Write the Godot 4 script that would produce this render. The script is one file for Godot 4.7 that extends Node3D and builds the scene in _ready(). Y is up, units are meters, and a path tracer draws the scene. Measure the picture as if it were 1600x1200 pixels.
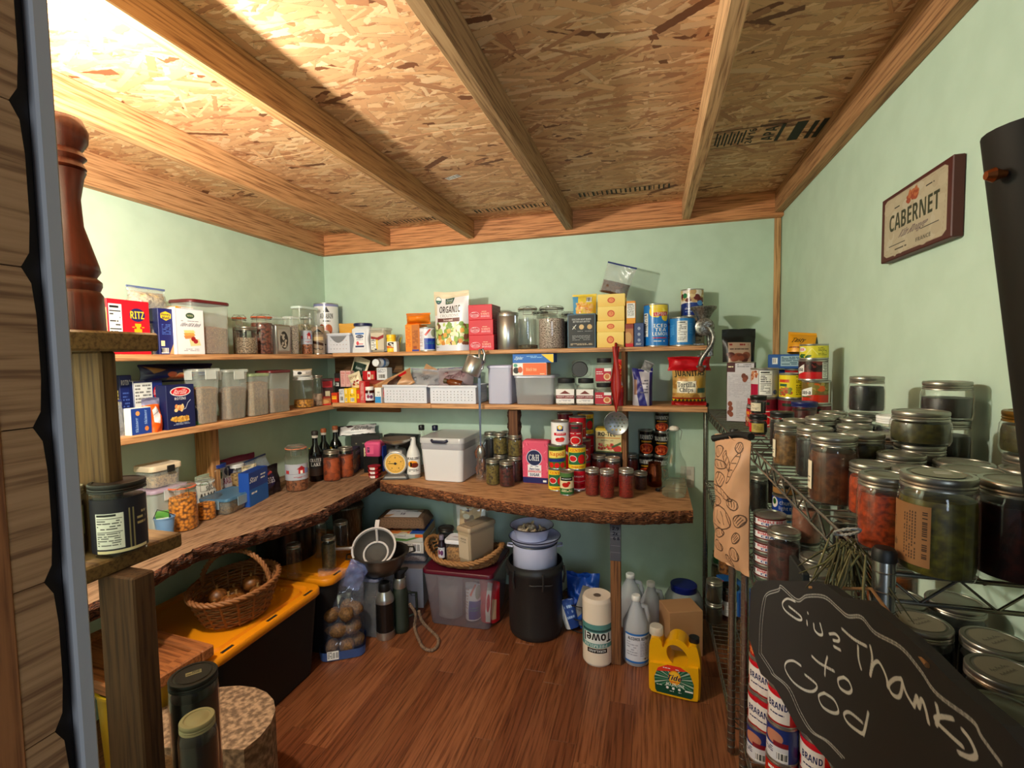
extends Node3D
# A pantry: open shelves on two walls, a live-edge counter below them, wire racks full of canning jars on the right.

const F := 760.0
const EYE := 1.38
const ZB := -2.75
const XL := -2.065
const XR := 0.619
const cam_r := Vector3(0.960558, -0.016842, -0.277569)     # the camera's right, down and forward
const cam_d := Vector3(-0.000367, -0.998240, 0.059299)
const cam_f := Vector3(-0.278079, -0.056858, -0.958874)
var rng := RandomNumberGenerator.new()
var names := {}
var mats := {}
var SP := {}     # shelves: [kind, height, front plane]

# ------------------------------------------------------------------ mesh builder
class M:
	var v := PackedVector3Array()
	var n := PackedVector3Array()
	var t := PackedVector2Array()
	var x := PackedInt32Array()
	func tri(a: Vector3, b: Vector3, c: Vector3, na := Vector3.ZERO, uv := Vector2.ZERO) -> void:
		var g := (b - a).cross(c - a)
		if na != Vector3.ZERO and g.dot(na) < 0.0:
			var s := b
			b = c
			c = s
		var nn := na if na != Vector3.ZERO else g.normalized()
		var k := v.size()
		v.append(a); v.append(b); v.append(c)
		for i in 3:
			n.append(nn)
			t.append(uv)
		x.append(k); x.append(k + 2); x.append(k + 1)
	func q(a: Vector3, b: Vector3, c: Vector3, d: Vector3, r := Rect2(0, 0, 1, 1), ns = null) -> void:
		var k := v.size()
		var nn := (b - a).cross(d - a).normalized()
		v.append(a); v.append(b); v.append(c); v.append(d)
		for i in 4:
			n.append(ns[i] if ns != null else nn)
		t.append(Vector2(r.position.x, r.end.y)); t.append(r.end); t.append(Vector2(r.end.x, r.position.y)); t.append(r.position)
		x.append(k); x.append(k + 2); x.append(k + 1); x.append(k); x.append(k + 3); x.append(k + 2)
	func qo(a: Vector3, b: Vector3, c: Vector3, d: Vector3, out: Vector3, r: Rect2) -> void:
		if (b - a).cross(d - a).dot(out) < 0.0:
			q(b, a, d, c, r)
		else:
			q(a, b, c, d, r)
	# chamfered box; rects: uv of "f","b","l","r","t","d" faces
	func box(c: Vector3, s: Vector3, e := 0.002, rects := {}) -> M:
		var h := s * 0.5
		e = minf(e, minf(h.x, minf(h.y, h.z)) * 0.49)
		var w := h - Vector3.ONE * e
		var dot: Rect2 = rects.get("e", Rect2(0, 0, 1, 1))
		var rf = func(k): return rects.get(k, dot)
		q(c + Vector3(-w.x, -w.y, h.z), c + Vector3(w.x, -w.y, h.z), c + Vector3(w.x, w.y, h.z), c + Vector3(-w.x, w.y, h.z), rf.call("f"))
		q(c + Vector3(w.x, -w.y, -h.z), c + Vector3(-w.x, -w.y, -h.z), c + Vector3(-w.x, w.y, -h.z), c + Vector3(w.x, w.y, -h.z), rf.call("b"))
		q(c + Vector3(h.x, -w.y, w.z), c + Vector3(h.x, -w.y, -w.z), c + Vector3(h.x, w.y, -w.z), c + Vector3(h.x, w.y, w.z), rf.call("r"))
		q(c + Vector3(-h.x, -w.y, -w.z), c + Vector3(-h.x, -w.y, w.z), c + Vector3(-h.x, w.y, w.z), c + Vector3(-h.x, w.y, -w.z), rf.call("l"))
		q(c + Vector3(-w.x, h.y, w.z), c + Vector3(w.x, h.y, w.z), c + Vector3(w.x, h.y, -w.z), c + Vector3(-w.x, h.y, -w.z), rf.call("t"))
		q(c + Vector3(-w.x, -h.y, -w.z), c + Vector3(w.x, -h.y, -w.z), c + Vector3(w.x, -h.y, w.z), c + Vector3(-w.x, -h.y, w.z), rf.call("d"))
		if e <= 0.0:
			return self
		for k in 3:
			var i := (k + 1) % 3
			var j := (k + 2) % 3
			for si in [-1.0, 1.0]:
				for sj in [-1.0, 1.0]:
					var p := [Vector3.ZERO, Vector3.ZERO, Vector3.ZERO, Vector3.ZERO]
					for m in 4:
						var o := Vector3.ZERO
						o[i] = si * (h[i] if m < 2 else w[i])
						o[j] = sj * (w[j] if m < 2 else h[j])
						o[k] = w[k] * (-1.0 if m == 0 or m == 3 else 1.0)
						p[m] = c + o
					var out := Vector3.ZERO
					out[i] = si
					out[j] = sj
					qo(p[0], p[1], p[2], p[3], out, dot)
		for a in [-1.0, 1.0]:
			for b in [-1.0, 1.0]:
				for d in [-1.0, 1.0]:
					var s3 := Vector3(a, b, d)
					tri(c + s3 * Vector3(h.x, w.y, w.z), c + s3 * Vector3(w.x, h.y, w.z), c + s3 * Vector3(w.x, w.y, h.z), s3.normalized(), dot.get_center())
		return self
	# skin over cross-sections [y, half x, half z, corner radius, (offset x, offset z)], smooth where it bends little
	func loft(S: Array, k := 6, cap0 := true, cap1 := true, r := Rect2(0, 0, 1, 1)) -> M:
		var rings := []
		var outs := []
		for s in S:
			var ring := PackedVector3Array()
			var out := PackedVector3Array()
			var ox: float = s[4] if s.size() > 4 else 0.0
			var oz: float = s[5] if s.size() > 5 else 0.0
			var cr := minf(s[3], minf(s[1], s[2]))
			for c in 4:
				var cx: float = (s[1] - cr) * (1.0 if c == 0 or c == 3 else -1.0)
				var cz: float = (s[2] - cr) * (1.0 if c < 2 else -1.0)
				for i in k + 1:
					var an := (c + float(i) / k) * PI / 2.0
					out.append(Vector3(cos(an), 0, sin(an)))
					ring.append(Vector3(cx + cr * cos(an) + ox, s[0], cz + cr * sin(an) + oz))
			rings.append(ring)
			outs.append(out)
		var cnt: int = rings[0].size()
		var tilt := []
		for j in S.size() - 1:
			var dy: float = S[j + 1][0] - S[j][0]
			var dr: float = (S[j + 1][1] - S[j][1] + S[j + 1][2] - S[j][2]) * 0.5
			tilt.append(atan2(-dr, dy))
		for j in S.size() - 1:
			var t0: float = tilt[j]
			var t1: float = tilt[j]
			if j > 0 and absf(angle_difference(tilt[j - 1], tilt[j])) < 0.9:
				t0 = tilt[j] - angle_difference(tilt[j - 1], tilt[j]) * 0.5
			if j < tilt.size() - 1 and absf(angle_difference(tilt[j], tilt[j + 1])) < 0.9:
				t1 = tilt[j] + angle_difference(tilt[j], tilt[j + 1]) * 0.5
			var k0 := v.size()
			for i in cnt:
				for e in 2:
					var o: Vector3 = outs[j + e][i]
					var a := t1 if e else t0
					v.append(rings[j + e][i])
					n.append(Vector3(o.x * cos(a), sin(a), o.z * cos(a)))
					t.append(r.position + r.size * Vector2(1.0 - float(i) / (cnt - 1), 1.0 - float(j + e) / (S.size() - 1)))
			for i in cnt:
				var a0 := k0 + i * 2
				var b0 := k0 + ((i + 1) % cnt) * 2
				x.append(b0); x.append(a0 + 1); x.append(a0)
				x.append(b0); x.append(b0 + 1); x.append(a0 + 1)
		if cap0:
			cap(rings[0], Vector3.DOWN, r)
		if cap1:
			cap(rings[-1], Vector3.UP, r)
		return self
	func cap(ring: PackedVector3Array, nn: Vector3, r := Rect2(0, 0, 1, 1)) -> void:
		var mid := Vector3.ZERO
		for p in ring:
			mid += p
		mid /= ring.size()
		var k := v.size()
		v.append(mid)
		n.append(nn)
		t.append(r.get_center())
		var lo := ring[0]
		var hi := ring[0]
		for p in ring:
			lo = lo.min(p)
			hi = hi.max(p)
		var sz := (hi - lo).max(Vector3.ONE * 1e-6)
		for p in ring:
			v.append(p)
			n.append(nn)
			t.append(r.position + r.size * Vector2((p.x - lo.x) / sz.x, (p.z - lo.z) / sz.z))
		for i in ring.size():
			var a := k + 1 + i
			var b := k + 1 + (i + 1) % ring.size()
			if nn.y > 0.0:
				x.append(k); x.append(a); x.append(b)
			else:
				x.append(k); x.append(b); x.append(a)
	# round profile [r, y]
	func lathe(P: Array, k := 6, cap0 := true, cap1 := true, r := Rect2(0, 0, 1, 1)) -> M:
		var S := []
		for p in P:
			S.append([p[1], p[0], p[0], p[0]])
		return loft(S, k, cap0, cap1, r)
	func band(rad: float, y0: float, y1: float, a0: float, a1: float, r := Rect2(0, 0, 1, 1), seg := 14, rad1 := -1.0) -> M:
		if rad1 < 0.0:
			rad1 = rad
		for i in seg:
			var p := lerpf(a0, a1, float(i) / seg)
			var o := lerpf(a0, a1, float(i + 1) / seg)
			var np := Vector3(sin(p), 0, cos(p))
			var no := Vector3(sin(o), 0, cos(o))
			q(np * rad + Vector3(0, y0, 0), no * rad + Vector3(0, y0, 0), no * rad1 + Vector3(0, y1, 0), np * rad1 + Vector3(0, y1, 0), Rect2(r.position.x + r.size.x * i / seg, r.position.y, r.size.x / seg, r.size.y), [np, no, no, np])
		return self
	func tube(P: Array, rad, k := 8, closed := false) -> M:
		var m := P.size()
		var up := Vector3.UP
		var k0 := v.size()
		for j in m:
			var d: Vector3
			if closed:
				d = (P[(j + 1) % m] - P[(j + m - 1) % m]).normalized()
			else:
				d = (P[mini(j + 1, m - 1)] - P[maxi(j - 1, 0)]).normalized()
			if j == 0:
				up = Vector3.UP if absf(d.y) < 0.9 else Vector3.RIGHT
			var side := d.cross(up).normalized()
			up = side.cross(d).normalized()
			var rr: float = rad[j] if rad is Array else rad
			for i in k:
				var a := TAU * i / k
				var o := side * cos(a) + up * sin(a)
				v.append(P[j] + o * rr)
				n.append(o)
				t.append(Vector2(float(i) / k, float(j) / m))
		for j in (m if closed else m - 1):
			for i in k:
				var a := k0 + j * k + i
				var b := k0 + j * k + (i + 1) % k
				var c := k0 + ((j + 1) % m) * k + (i + 1) % k
				var d := k0 + ((j + 1) % m) * k + i
				x.append(a); x.append(c); x.append(d)
				x.append(a); x.append(b); x.append(c)
		if not closed:
			for e in 2:
				var kk := v.size()
				var j := 0 if e == 0 else m - 1
				var nn: Vector3 = (P[0] - P[1]).normalized() if e == 0 else (P[m - 1] - P[m - 2]).normalized()
				for i in k:
					v.append(v[k0 + j * k + i])
					n.append(nn)
					t.append(Vector2.ZERO)
				for i in k - 2:
					if e == 0:
						x.append(kk); x.append(kk + i + 2); x.append(kk + i + 1)
					else:
						x.append(kk); x.append(kk + i + 1); x.append(kk + i + 2)
		return self
	# outline in x,y drawn out along z
	func prism(P: PackedVector2Array, z0: float, z1: float, uvbox := Rect2()) -> M:
		var tr := Geometry2D.triangulate_polygon(P)
		var bb := uvbox
		if bb.size == Vector2.ZERO:
			bb = Rect2(P[0], Vector2.ZERO)
			for p in P:
				bb = bb.expand(p)
		for s in 2:
			var k := v.size()
			for p in P:
				v.append(Vector3(p.x, p.y, z1 if s else z0))
				n.append(Vector3(0, 0, 1 if s else -1))
				t.append(Vector2((p.x - bb.position.x) / bb.size.x, 1.0 - (p.y - bb.position.y) / bb.size.y))
			for i in range(0, tr.size(), 3):
				var a := P[tr[i]]
				var ccw := (P[tr[i + 1]] - a).cross(P[tr[i + 2]] - a) > 0.0
				var flip := ccw == (s == 1)
				x.append(k + tr[i])
				x.append(k + tr[i + 2] if flip else k + tr[i + 1])
				x.append(k + tr[i + 1] if flip else k + tr[i + 2])
		var area := 0.0
		for i in P.size():
			area += P[i].cross(P[(i + 1) % P.size()])
		for i in P.size():
			var a := P[i]
			var b := P[(i + 1) % P.size()]
			if area < 0.0:
				var s := a
				a = b
				b = s
			q(Vector3(a.x, a.y, z1), Vector3(a.x, a.y, z0), Vector3(b.x, b.y, z0), Vector3(b.x, b.y, z1), Rect2(0, 0, 0.01, 0.01))
		return self
	# grid of points (rows x columns), smooth, front towards (column x row)
	func grid(G: Array, r := Rect2(0, 0, 1, 1)) -> M:
		var rows := G.size()
		var cols: int = G[0].size()
		var k := v.size()
		for j in rows:
			for i in cols:
				var a: Vector3 = G[j][mini(i + 1, cols - 1)] - G[j][maxi(i - 1, 0)]
				var b: Vector3 = G[mini(j + 1, rows - 1)][i] - G[maxi(j - 1, 0)][i]
				v.append(G[j][i])
				n.append(a.cross(b).normalized())
				t.append(r.position + r.size * Vector2(float(i) / (cols - 1), 1.0 - float(j) / (rows - 1)))
		for j in rows - 1:
			for i in cols - 1:
				var a := k + j * cols + i
				x.append(a); x.append(a + cols); x.append(a + cols + 1)
				x.append(a); x.append(a + cols + 1); x.append(a + 1)
		return self
	func q3(hx: float, hz: float, y: float, r: Rect2) -> M:    # a flat patch facing up
		q(Vector3(-hx, y, hz), Vector3(hx, y, hz), Vector3(hx, y, -hz), Vector3(-hx, y, -hz), r)
		return self
	func move(tr: Transform3D, from := 0) -> M:
		for i in range(from, v.size()):
			v[i] = tr * v[i]
			n[i] = (tr.basis * n[i]).normalized()
		return self
	func size() -> int:
		return v.size()
	func done() -> ArrayMesh:
		var a := []
		a.resize(Mesh.ARRAY_MAX)
		a[Mesh.ARRAY_VERTEX] = v
		a[Mesh.ARRAY_NORMAL] = n
		a[Mesh.ARRAY_TEX_UV] = t
		a[Mesh.ARRAY_INDEX] = x
		var m := ArrayMesh.new()
		m.add_surface_from_arrays(Mesh.PRIMITIVE_TRIANGLES, a)
		return m

func v2(x: float, y: float) -> Vector2: return Vector2(x, y)
func v3(x: float, y: float, z: float) -> Vector3: return Vector3(x, y, z)
func rgb(r: float, g: float, b: float, a := 1.0) -> Color: return Color(r, g, b, a)
# ------------------------------------------------------------------ places
func ray(px: float, py: float) -> Vector3:
	return cam_r * (px - 800.0) + cam_d * (py - 600.0) + cam_f * F
func on_y(px: float, py: float, y: float) -> Vector3:
	var r := ray(px, py)
	return Vector3(0, EYE, 0) + r * ((y - EYE) / r.y)
func on_z(px: float, py: float, z: float) -> Vector3:
	var r := ray(px, py)
	return Vector3(0, EYE, 0) + r * (z / r.z)
func on_x(px: float, py: float, xx: float) -> Vector3:
	var r := ray(px, py)
	return Vector3(0, EYE, 0) + r * (xx / r.x)
func scale_at(p: Vector3) -> float:    # metres that one unit of picture angle spans there
	return (p - Vector3(0, EYE, 0)).dot(cam_f) / F
func narrow(p: Vector3) -> float:
	var d := p - Vector3(0, EYE, 0)
	var a := atan2(d.dot(cam_r), d.dot(cam_f))
	return cos(a)
func facing(p: Vector3) -> float:
	return atan2(-p.x, -p.z)

# spot of something standing on a shelf: centre of its base, for a thing of half-depth r
func stand(spec: String, px: float, py: float, off := 0.0, y := -1.0) -> Vector3:
	var s: Array = SP[spec]
	var yy: float = s[1] if y < 0.0 else y
	var p: Vector3
	if s[0] == "z":
		p = on_z(px, py, s[2] - off)
	elif s[0] == "x":
		p = on_x(px, py, s[2] - off)
	else:
		p = on_y(px, py, yy)
	p.y = yy
	return p

# ------------------------------------------------------------------ objects
func numbered(nm: String) -> String:
	var k: int = names.get(nm, 0)
	names[nm] = k + 1
	return nm if k == 0 else "%s_%03d" % [nm, k]
func tag(o: Node3D, label: String, cat: String, group := "") -> Node3D:
	o.set_meta("label", label)
	o.set_meta("category", cat)
	if group != "":
		o.set_meta("group", group)
	return o
func thing(nm: String, label: String, cat: String, at := Vector3.ZERO, turn := 0.0, group := "") -> Node3D:
	var o := Node3D.new()
	o.name = numbered(nm)
	add_child(o)
	o.position = at
	o.rotation.y = turn
	return tag(o, label, cat, group)
func part(nm: String, m, mat: Material, parent: Node3D, label := "") -> MeshInstance3D:
	var o := MeshInstance3D.new()
	o.mesh = m.done() if m is M else m
	o.set_surface_override_material(0, mat)
	o.name = nm
	if parent != self:
		parent.add_child(o, true)
	else:
		o.name = numbered(nm)
		add_child(o)
	if label != "":
		o.set_meta("label", label)
	return o
func single(nm: String, m: M, mat: Material, label: String, cat: String, at := Vector3.ZERO, turn := 0.0, group := "") -> MeshInstance3D:
	var o := part(nm, m, mat, self)
	o.position = at
	o.rotation.y = turn
	tag(o, label, cat, group)
	return o
func struct(nm: String, m: M, mat: Material) -> MeshInstance3D:
	var o := part(nm, m, mat, self)
	o.set_meta("kind", "structure")
	return o

# ------------------------------------------------------------------ materials
func col(c: Color, rough := 0.55, metal := 0.0, key := "") -> StandardMaterial3D:
	var k := "c%s%.2f%.2f" % [c.to_html(), rough, metal]
	if not mats.has(k):
		var m := StandardMaterial3D.new()
		m.albedo_color = c
		m.roughness = rough
		m.metallic = metal
		mats[k] = m
	return mats[k]
func glass(c := Color(1, 1, 1), a0 := 0.06) -> StandardMaterial3D:
	var a := a0 * (0.35 if a0 < 0.1 else 0.55)
	c = c * (0.6 if a0 < 0.1 else 0.85)
	var k := "g%s%.3f" % [c.to_html(), a]
	if not mats.has(k):
		var m := StandardMaterial3D.new()
		m.transparency = BaseMaterial3D.TRANSPARENCY_ALPHA
		m.albedo_color = Color(c.r, c.g, c.b, a)
		m.roughness = 0.04
		mats[k] = m
	return mats[k]
func milky(c := Color(0.86, 0.9, 0.9), a := 0.35, rough := 0.3) -> StandardMaterial3D:
	var k := "m%s%.2f%.2f" % [c.to_html(), a, rough]
	if not mats.has(k):
		var m := StandardMaterial3D.new()
		m.transparency = BaseMaterial3D.TRANSPARENCY_ALPHA
		m.albedo_color = Color(c.r, c.g, c.b, a)
		m.roughness = rough
		mats[k] = m
	return mats[k]
func noise_tex(kind: String) -> NoiseTexture2D:
	if mats.has("t" + kind):
		return mats["t" + kind]
	var f := FastNoiseLite.new()
	f.seed = 11
	var g := Gradient.new()
	var t := NoiseTexture2D.new()
	t.width = 512
	t.height = 512
	t.seamless = true
	if kind == "cells":
		f.noise_type = FastNoiseLite.TYPE_CELLULAR
		f.cellular_return_type = FastNoiseLite.RETURN_DISTANCE
		f.frequency = 0.05
		f.fractal_type = FastNoiseLite.FRACTAL_NONE
		g.colors = PackedColorArray([Color(1, 1, 1), Color(0.92, 0.9, 0.88), Color(0.5, 0.44, 0.38), Color(0.16, 0.12, 0.09)])
		g.offsets = PackedFloat32Array([0.0, 0.3, 0.55, 0.9])
	elif kind == "chips":
		f.noise_type = FastNoiseLite.TYPE_CELLULAR
		f.cellular_return_type = FastNoiseLite.RETURN_CELL_VALUE
		f.frequency = 0.06
		f.fractal_type = FastNoiseLite.FRACTAL_NONE
		f.domain_warp_enabled = true
		f.domain_warp_amplitude = 12.0
		g.colors = PackedColorArray([Color(0.35, 0.3, 0.26), Color(0.8, 0.78, 0.75), Color(1, 1, 1)])
		g.offsets = PackedFloat32Array([0.0, 0.4, 1.0])
	elif kind == "cloud":
		f.noise_type = FastNoiseLite.TYPE_SIMPLEX_SMOOTH
		f.frequency = 0.012
		f.fractal_octaves = 5
		g.colors = PackedColorArray([Color(0.6, 0.58, 0.56), Color(1, 1, 1)])
		g.offsets = PackedFloat32Array([0.25, 0.75])
	elif kind == "soft":
		f.noise_type = FastNoiseLite.TYPE_SIMPLEX_SMOOTH
		f.frequency = 0.008
		f.fractal_octaves = 4
		g.colors = PackedColorArray([Color(0.975, 0.98, 0.975), Color(1, 1, 1)])
		g.offsets = PackedFloat32Array([0.3, 0.7])
	elif kind == "grain":
		f.noise_type = FastNoiseLite.TYPE_SIMPLEX_SMOOTH
		f.frequency = 0.018
		f.fractal_octaves = 5
		f.fractal_gain = 0.6
		g.colors = PackedColorArray([Color(0.68, 0.62, 0.57), Color(0.88, 0.86, 0.83), Color(0.96, 0.95, 0.93), Color(1, 1, 1)])
		g.offsets = PackedFloat32Array([0.2, 0.42, 0.58, 0.8])
	elif kind == "ridge":
		f.noise_type = FastNoiseLite.TYPE_SIMPLEX_SMOOTH
		f.frequency = 0.02
		f.fractal_type = FastNoiseLite.FRACTAL_RIDGED
		f.fractal_octaves = 4
		g.colors = PackedColorArray([Color(1, 0.97, 0.93), Color(0.85, 0.78, 0.7), Color(0.22, 0.15, 0.1)])
		g.offsets = PackedFloat32Array([0.2, 0.5, 0.85])
	t.noise = f
	t.color_ramp = g
	mats["t" + kind] = t
	return t
# a patterned material in the thing's own axes; s = repeats per metre
func pat(kind: String, c: Color, s: Vector3, rough := 0.7, bump := 0.0, metal := 0.0, world := false) -> StandardMaterial3D:
	var k := "p%s%s%s%.2f%.2f%.1f%s" % [kind, c.to_html(), s, rough, bump, metal, world]
	if not mats.has(k):
		var m := StandardMaterial3D.new()
		m.albedo_color = c
		m.albedo_texture = noise_tex(kind)
		m.roughness = rough
		m.metallic = metal
		m.uv1_triplanar = true
		m.uv1_world_triplanar = world
		m.uv1_scale = s
		m.uv1_offset = Vector3(0.37, 0.61, 0.13)
		if bump > 0.0:
			m.heightmap_enabled = true
			m.heightmap_texture = noise_tex(kind)
			m.heightmap_scale = bump
		mats[k] = m
	return mats[k]
func wood(c: Color, axis: int, rough := 0.65, k := 0) -> StandardMaterial3D:
	var s := Vector3(9, 9, 9)
	s[axis] = 0.35
	var key := "w%s%d%d%.2f" % [c.to_html(), axis, k, rough]
	if not mats.has(key):
		var m: StandardMaterial3D = pat("grain", c, s, rough, 0.04).duplicate()
		m.uv1_offset = Vector3(0.31 * k, 0.17 * k, 0.43 * k + 0.2)
		mats[key] = m
	return mats[key]
func grains(c: Color, n := 40.0) -> StandardMaterial3D:      # small seeds and kernels
	return pat("cells", c, Vector3.ONE * (n / 17.0), 0.6, 0.2)
func bits(c: Color, n := 40.0) -> StandardMaterial3D:        # broken pieces of several tones
	return pat("chips", c, Vector3.ONE * (n / 16.0), 0.7, 0.15)
func mush(c: Color) -> StandardMaterial3D:
	return pat("cloud", c, Vector3.ONE * 9.0, 0.45)

# ------------------------------------------------------------------ print: one sheet that holds the artwork of every label
const SHEET := 2048
var sheet := Image.create_empty(SHEET, SHEET, false, Image.FORMAT_RGBA8)
var art_x := 2
var art_y := 2
var art_row := 0
var A := Rect2i()             # the piece being drawn
var art := {}                 # name -> uv rect
var texts := {}
var print_mat: StandardMaterial3D
var gloss_mat: StandardMaterial3D
var foil_mat: StandardMaterial3D

func piece(nm: String, w: int, h: int, bg: Color) -> void:
	if art_x + w + 4 > SHEET:
		art_x = 2
		art_y += art_row + 4
		art_row = 0
	art_row = maxi(art_row, h)
	A = Rect2i(art_x, art_y, w, h)
	sheet.fill_rect(A.grow(2), bg)
	art[nm] = Rect2((art_x + .5) / SHEET, (art_y + .5) / SHEET, (w - 1.0) / SHEET, (h - 1.0) / SHEET)
	art_x += w + 5
func rc(x: float, y: float, w: float, h: float, c: Color) -> void:
	sheet.fill_rect(Rect2i(A.position + Vector2i(roundi(x * A.size.x), roundi(y * A.size.y)), Vector2i(maxi(1, roundi(w * A.size.x)), maxi(1, roundi(h * A.size.y)))).intersection(A), c)
func put(px: int, py: int, c: Color, a: float) -> void:
	if a > .0 and A.has_point(Vector2i(px, py)):
		sheet.set_pixel(px, py, sheet.get_pixel(px, py).lerp(c, minf(a, 1.0)))
func el(cx: float, cy: float, rx: float, ry: float, c: Color) -> void:
	var x0 := A.position.x + cx * A.size.x
	var y0 := A.position.y + cy * A.size.y
	var a := rx * A.size.x
	var b := ry * A.size.y
	for py in range(floori(y0 - b) - 1, ceili(y0 + b) + 2):
		for px in range(floori(x0 - a) - 1, ceili(x0 + a) + 2):
			var d := v2((px + .5 - x0) / maxf(a, .5), (py + .5 - y0) / maxf(b, .5)).length()
			put(px, py, c, clampf((1.0 - d) * minf(a, b) + .5, 0, 1))
func stroke(P: PackedVector2Array, w: float, c: Color, rough := .0) -> void:
	for i in P.size() - 1:
		var a := Vector2(A.position) + P[i] * Vector2(A.size)
		var b := Vector2(A.position) + P[i + 1] * Vector2(A.size)
		var lo: Vector2 = a.min(b) - Vector2.ONE * (w + 1)
		var hi := a.max(b) + Vector2.ONE * (w + 1)
		for py in range(int(lo.y), int(hi.y) + 1):
			for px in range(int(lo.x), int(hi.x) + 1):
				var p := v2(px + .5, py + .5)
				var d := p.distance_to(Geometry2D.get_closest_point_to_segment(p, a, b))
				put(px, py, c, clampf(w * .5 - d + .5, 0, 1) * (1.0 - rough * rng.randf()))
func poly(P: Array, c: Color) -> void:
	var pts := PackedVector2Array()
	for p in P:
		pts.append(Vector2(A.position) + p * Vector2(A.size))
	var tr := Geometry2D.triangulate_polygon(pts)
	for i in range(0, tr.size(), 3):
		fill_tri(pts[tr[i]], pts[tr[i + 1]], pts[tr[i + 2]], c)
func fill_tri(a: Vector2, b: Vector2, c: Vector2, k: Color) -> void:
	var lo := a.min(b).min(c)
	var hi := a.max(b).max(c)
	var ar := (b - a).cross(c - a)
	if absf(ar) < 1e-9:
		return
	for py in range(floori(lo.y), ceili(hi.y) + 1):
		for px in range(floori(lo.x), ceili(hi.x) + 1):
			var hit := 0
			for s in 4:
				var p := v2(px + .25 + .5 * (s & 1), py + .25 + .5 * (s >> 1))
				var u := (b - a).cross(p - a) / ar
				var w := (c - b).cross(p - b) / ar
				var z := (a - c).cross(p - c) / ar
				if u >= .0 and w >= .0 and z >= .0:
					hit += 1
			put(px, py, k, hit * .25)
# lettering, filled into the box; f: 0 sans bold, 1 serif bold, 2 sans; slant leans it, rot 1 = upside down
func tx(s: String, x: float, y: float, w: float, h: float, c: Color, f := 0, slant := .0, rot := 0) -> void:
	var key := s + str(f)
	if not texts.has(key):
		var fo := SystemFont.new()
		fo.font_names = PackedStringArray(["Droid Serif" if f == 1 else "Droid Sans"])
		fo.font_weight = 400 if f == 2 else 700
		var m := TextMesh.new()
		m.font = fo
		m.font_size = 48
		m.pixel_size = .01
		m.depth = .0
		m.curve_step = 2.0
		m.text = s
		texts[key] = m.get_mesh_arrays() if m.has_method("get_mesh_arrays") else m.surface_get_arrays(0)
	var a: Array = texts[key]
	var V: PackedVector3Array = a[Mesh.ARRAY_VERTEX]
	var I: PackedInt32Array = a[Mesh.ARRAY_INDEX] if a[Mesh.ARRAY_INDEX] != null else PackedInt32Array(range(V.size()))
	if V.is_empty():
		return
	var lo := V[0]
	var hi := V[0]
	for p in V:
		lo = lo.min(p)
		hi = hi.max(p)
	var sz := (hi - lo).max(Vector3.ONE * 1e-5)
	var pts := PackedVector2Array()
	for p in V:
		var u := v2((p.x - lo.x) / sz.x, 1.0 - (p.y - lo.y) / sz.y)
		u.x += slant * (.5 - u.y)
		if rot == 1:
			u = Vector2.ONE - u
		elif rot == 2:
			u = v2(u.y, 1.0 - u.x)
		pts.append(Vector2(A.position) + (v2(x, y) + u * v2(w, h)) * Vector2(A.size))
	var x0 := floori((x - .1) * A.size.x) + A.position.x
	var y0 := floori((y - .1) * A.size.y) + A.position.y
	var ww := ceili((w + .2) * A.size.x) + 2
	var hh := ceili((h + .2) * A.size.y) + 2
	var cover := PackedByteArray()
	cover.resize(ww * 4 * hh * 4)
	for i in range(0, I.size(), 3):      # four by four samples to a pixel
		var p := (pts[I[i]] - Vector2(x0, y0)) * 4.0
		var q := (pts[I[i + 1]] - Vector2(x0, y0)) * 4.0
		var r := (pts[I[i + 2]] - Vector2(x0, y0)) * 4.0
		var ar := (q - p).cross(r - p)
		if absf(ar) < 1e-6:
			continue
		var mn := p.min(q).min(r)
		var mx := p.max(q).max(r)
		for yy in range(maxi(0, floori(mn.y)), mini(hh * 4, ceili(mx.y) + 1)):
			for xx in range(maxi(0, floori(mn.x)), mini(ww * 4, ceili(mx.x) + 1)):
				var o := v2(xx + .5, yy + .5)
				if (q - p).cross(o - p) / ar >= .0 and (r - q).cross(o - q) / ar >= .0 and (p - r).cross(o - r) / ar >= .0:
					cover[yy * ww * 4 + xx] = 1
	for yy in hh:
		for xx in ww:
			var sum := 0
			for j in 4:
				for i in 4:
					sum += cover[(yy * 4 + j) * ww * 4 + xx * 4 + i]
			if sum:
				put(x0 + xx, y0 + yy, c, sum / 16.0)
# rows of print too small to read
func fine(x: float, y: float, w: float, h: float, rows: int, c: Color) -> void:
	for r in rows:
		var at := .0
		var rh := h / rows
		while at < w:
			var l := minf(rng.randf_range(.04, .16), w - at)
			if rng.randf() < .8:
				rc(x + at, y + r * rh, maxf(l - .015, .01), rh * .45, c)
			at += l
func bars(x: float, y: float, w: float, h: float) -> void:
	rc(x, y, w, h, rgb(.95, .95, .95))
	var n := int(w * A.size.x)
	for i in n:
		if rng.randf() < .5:
			rc(x + w * i / n, y + h * .08, 1.0 / A.size.x, h * .8, rgb(.1, .1, .1))
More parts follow.
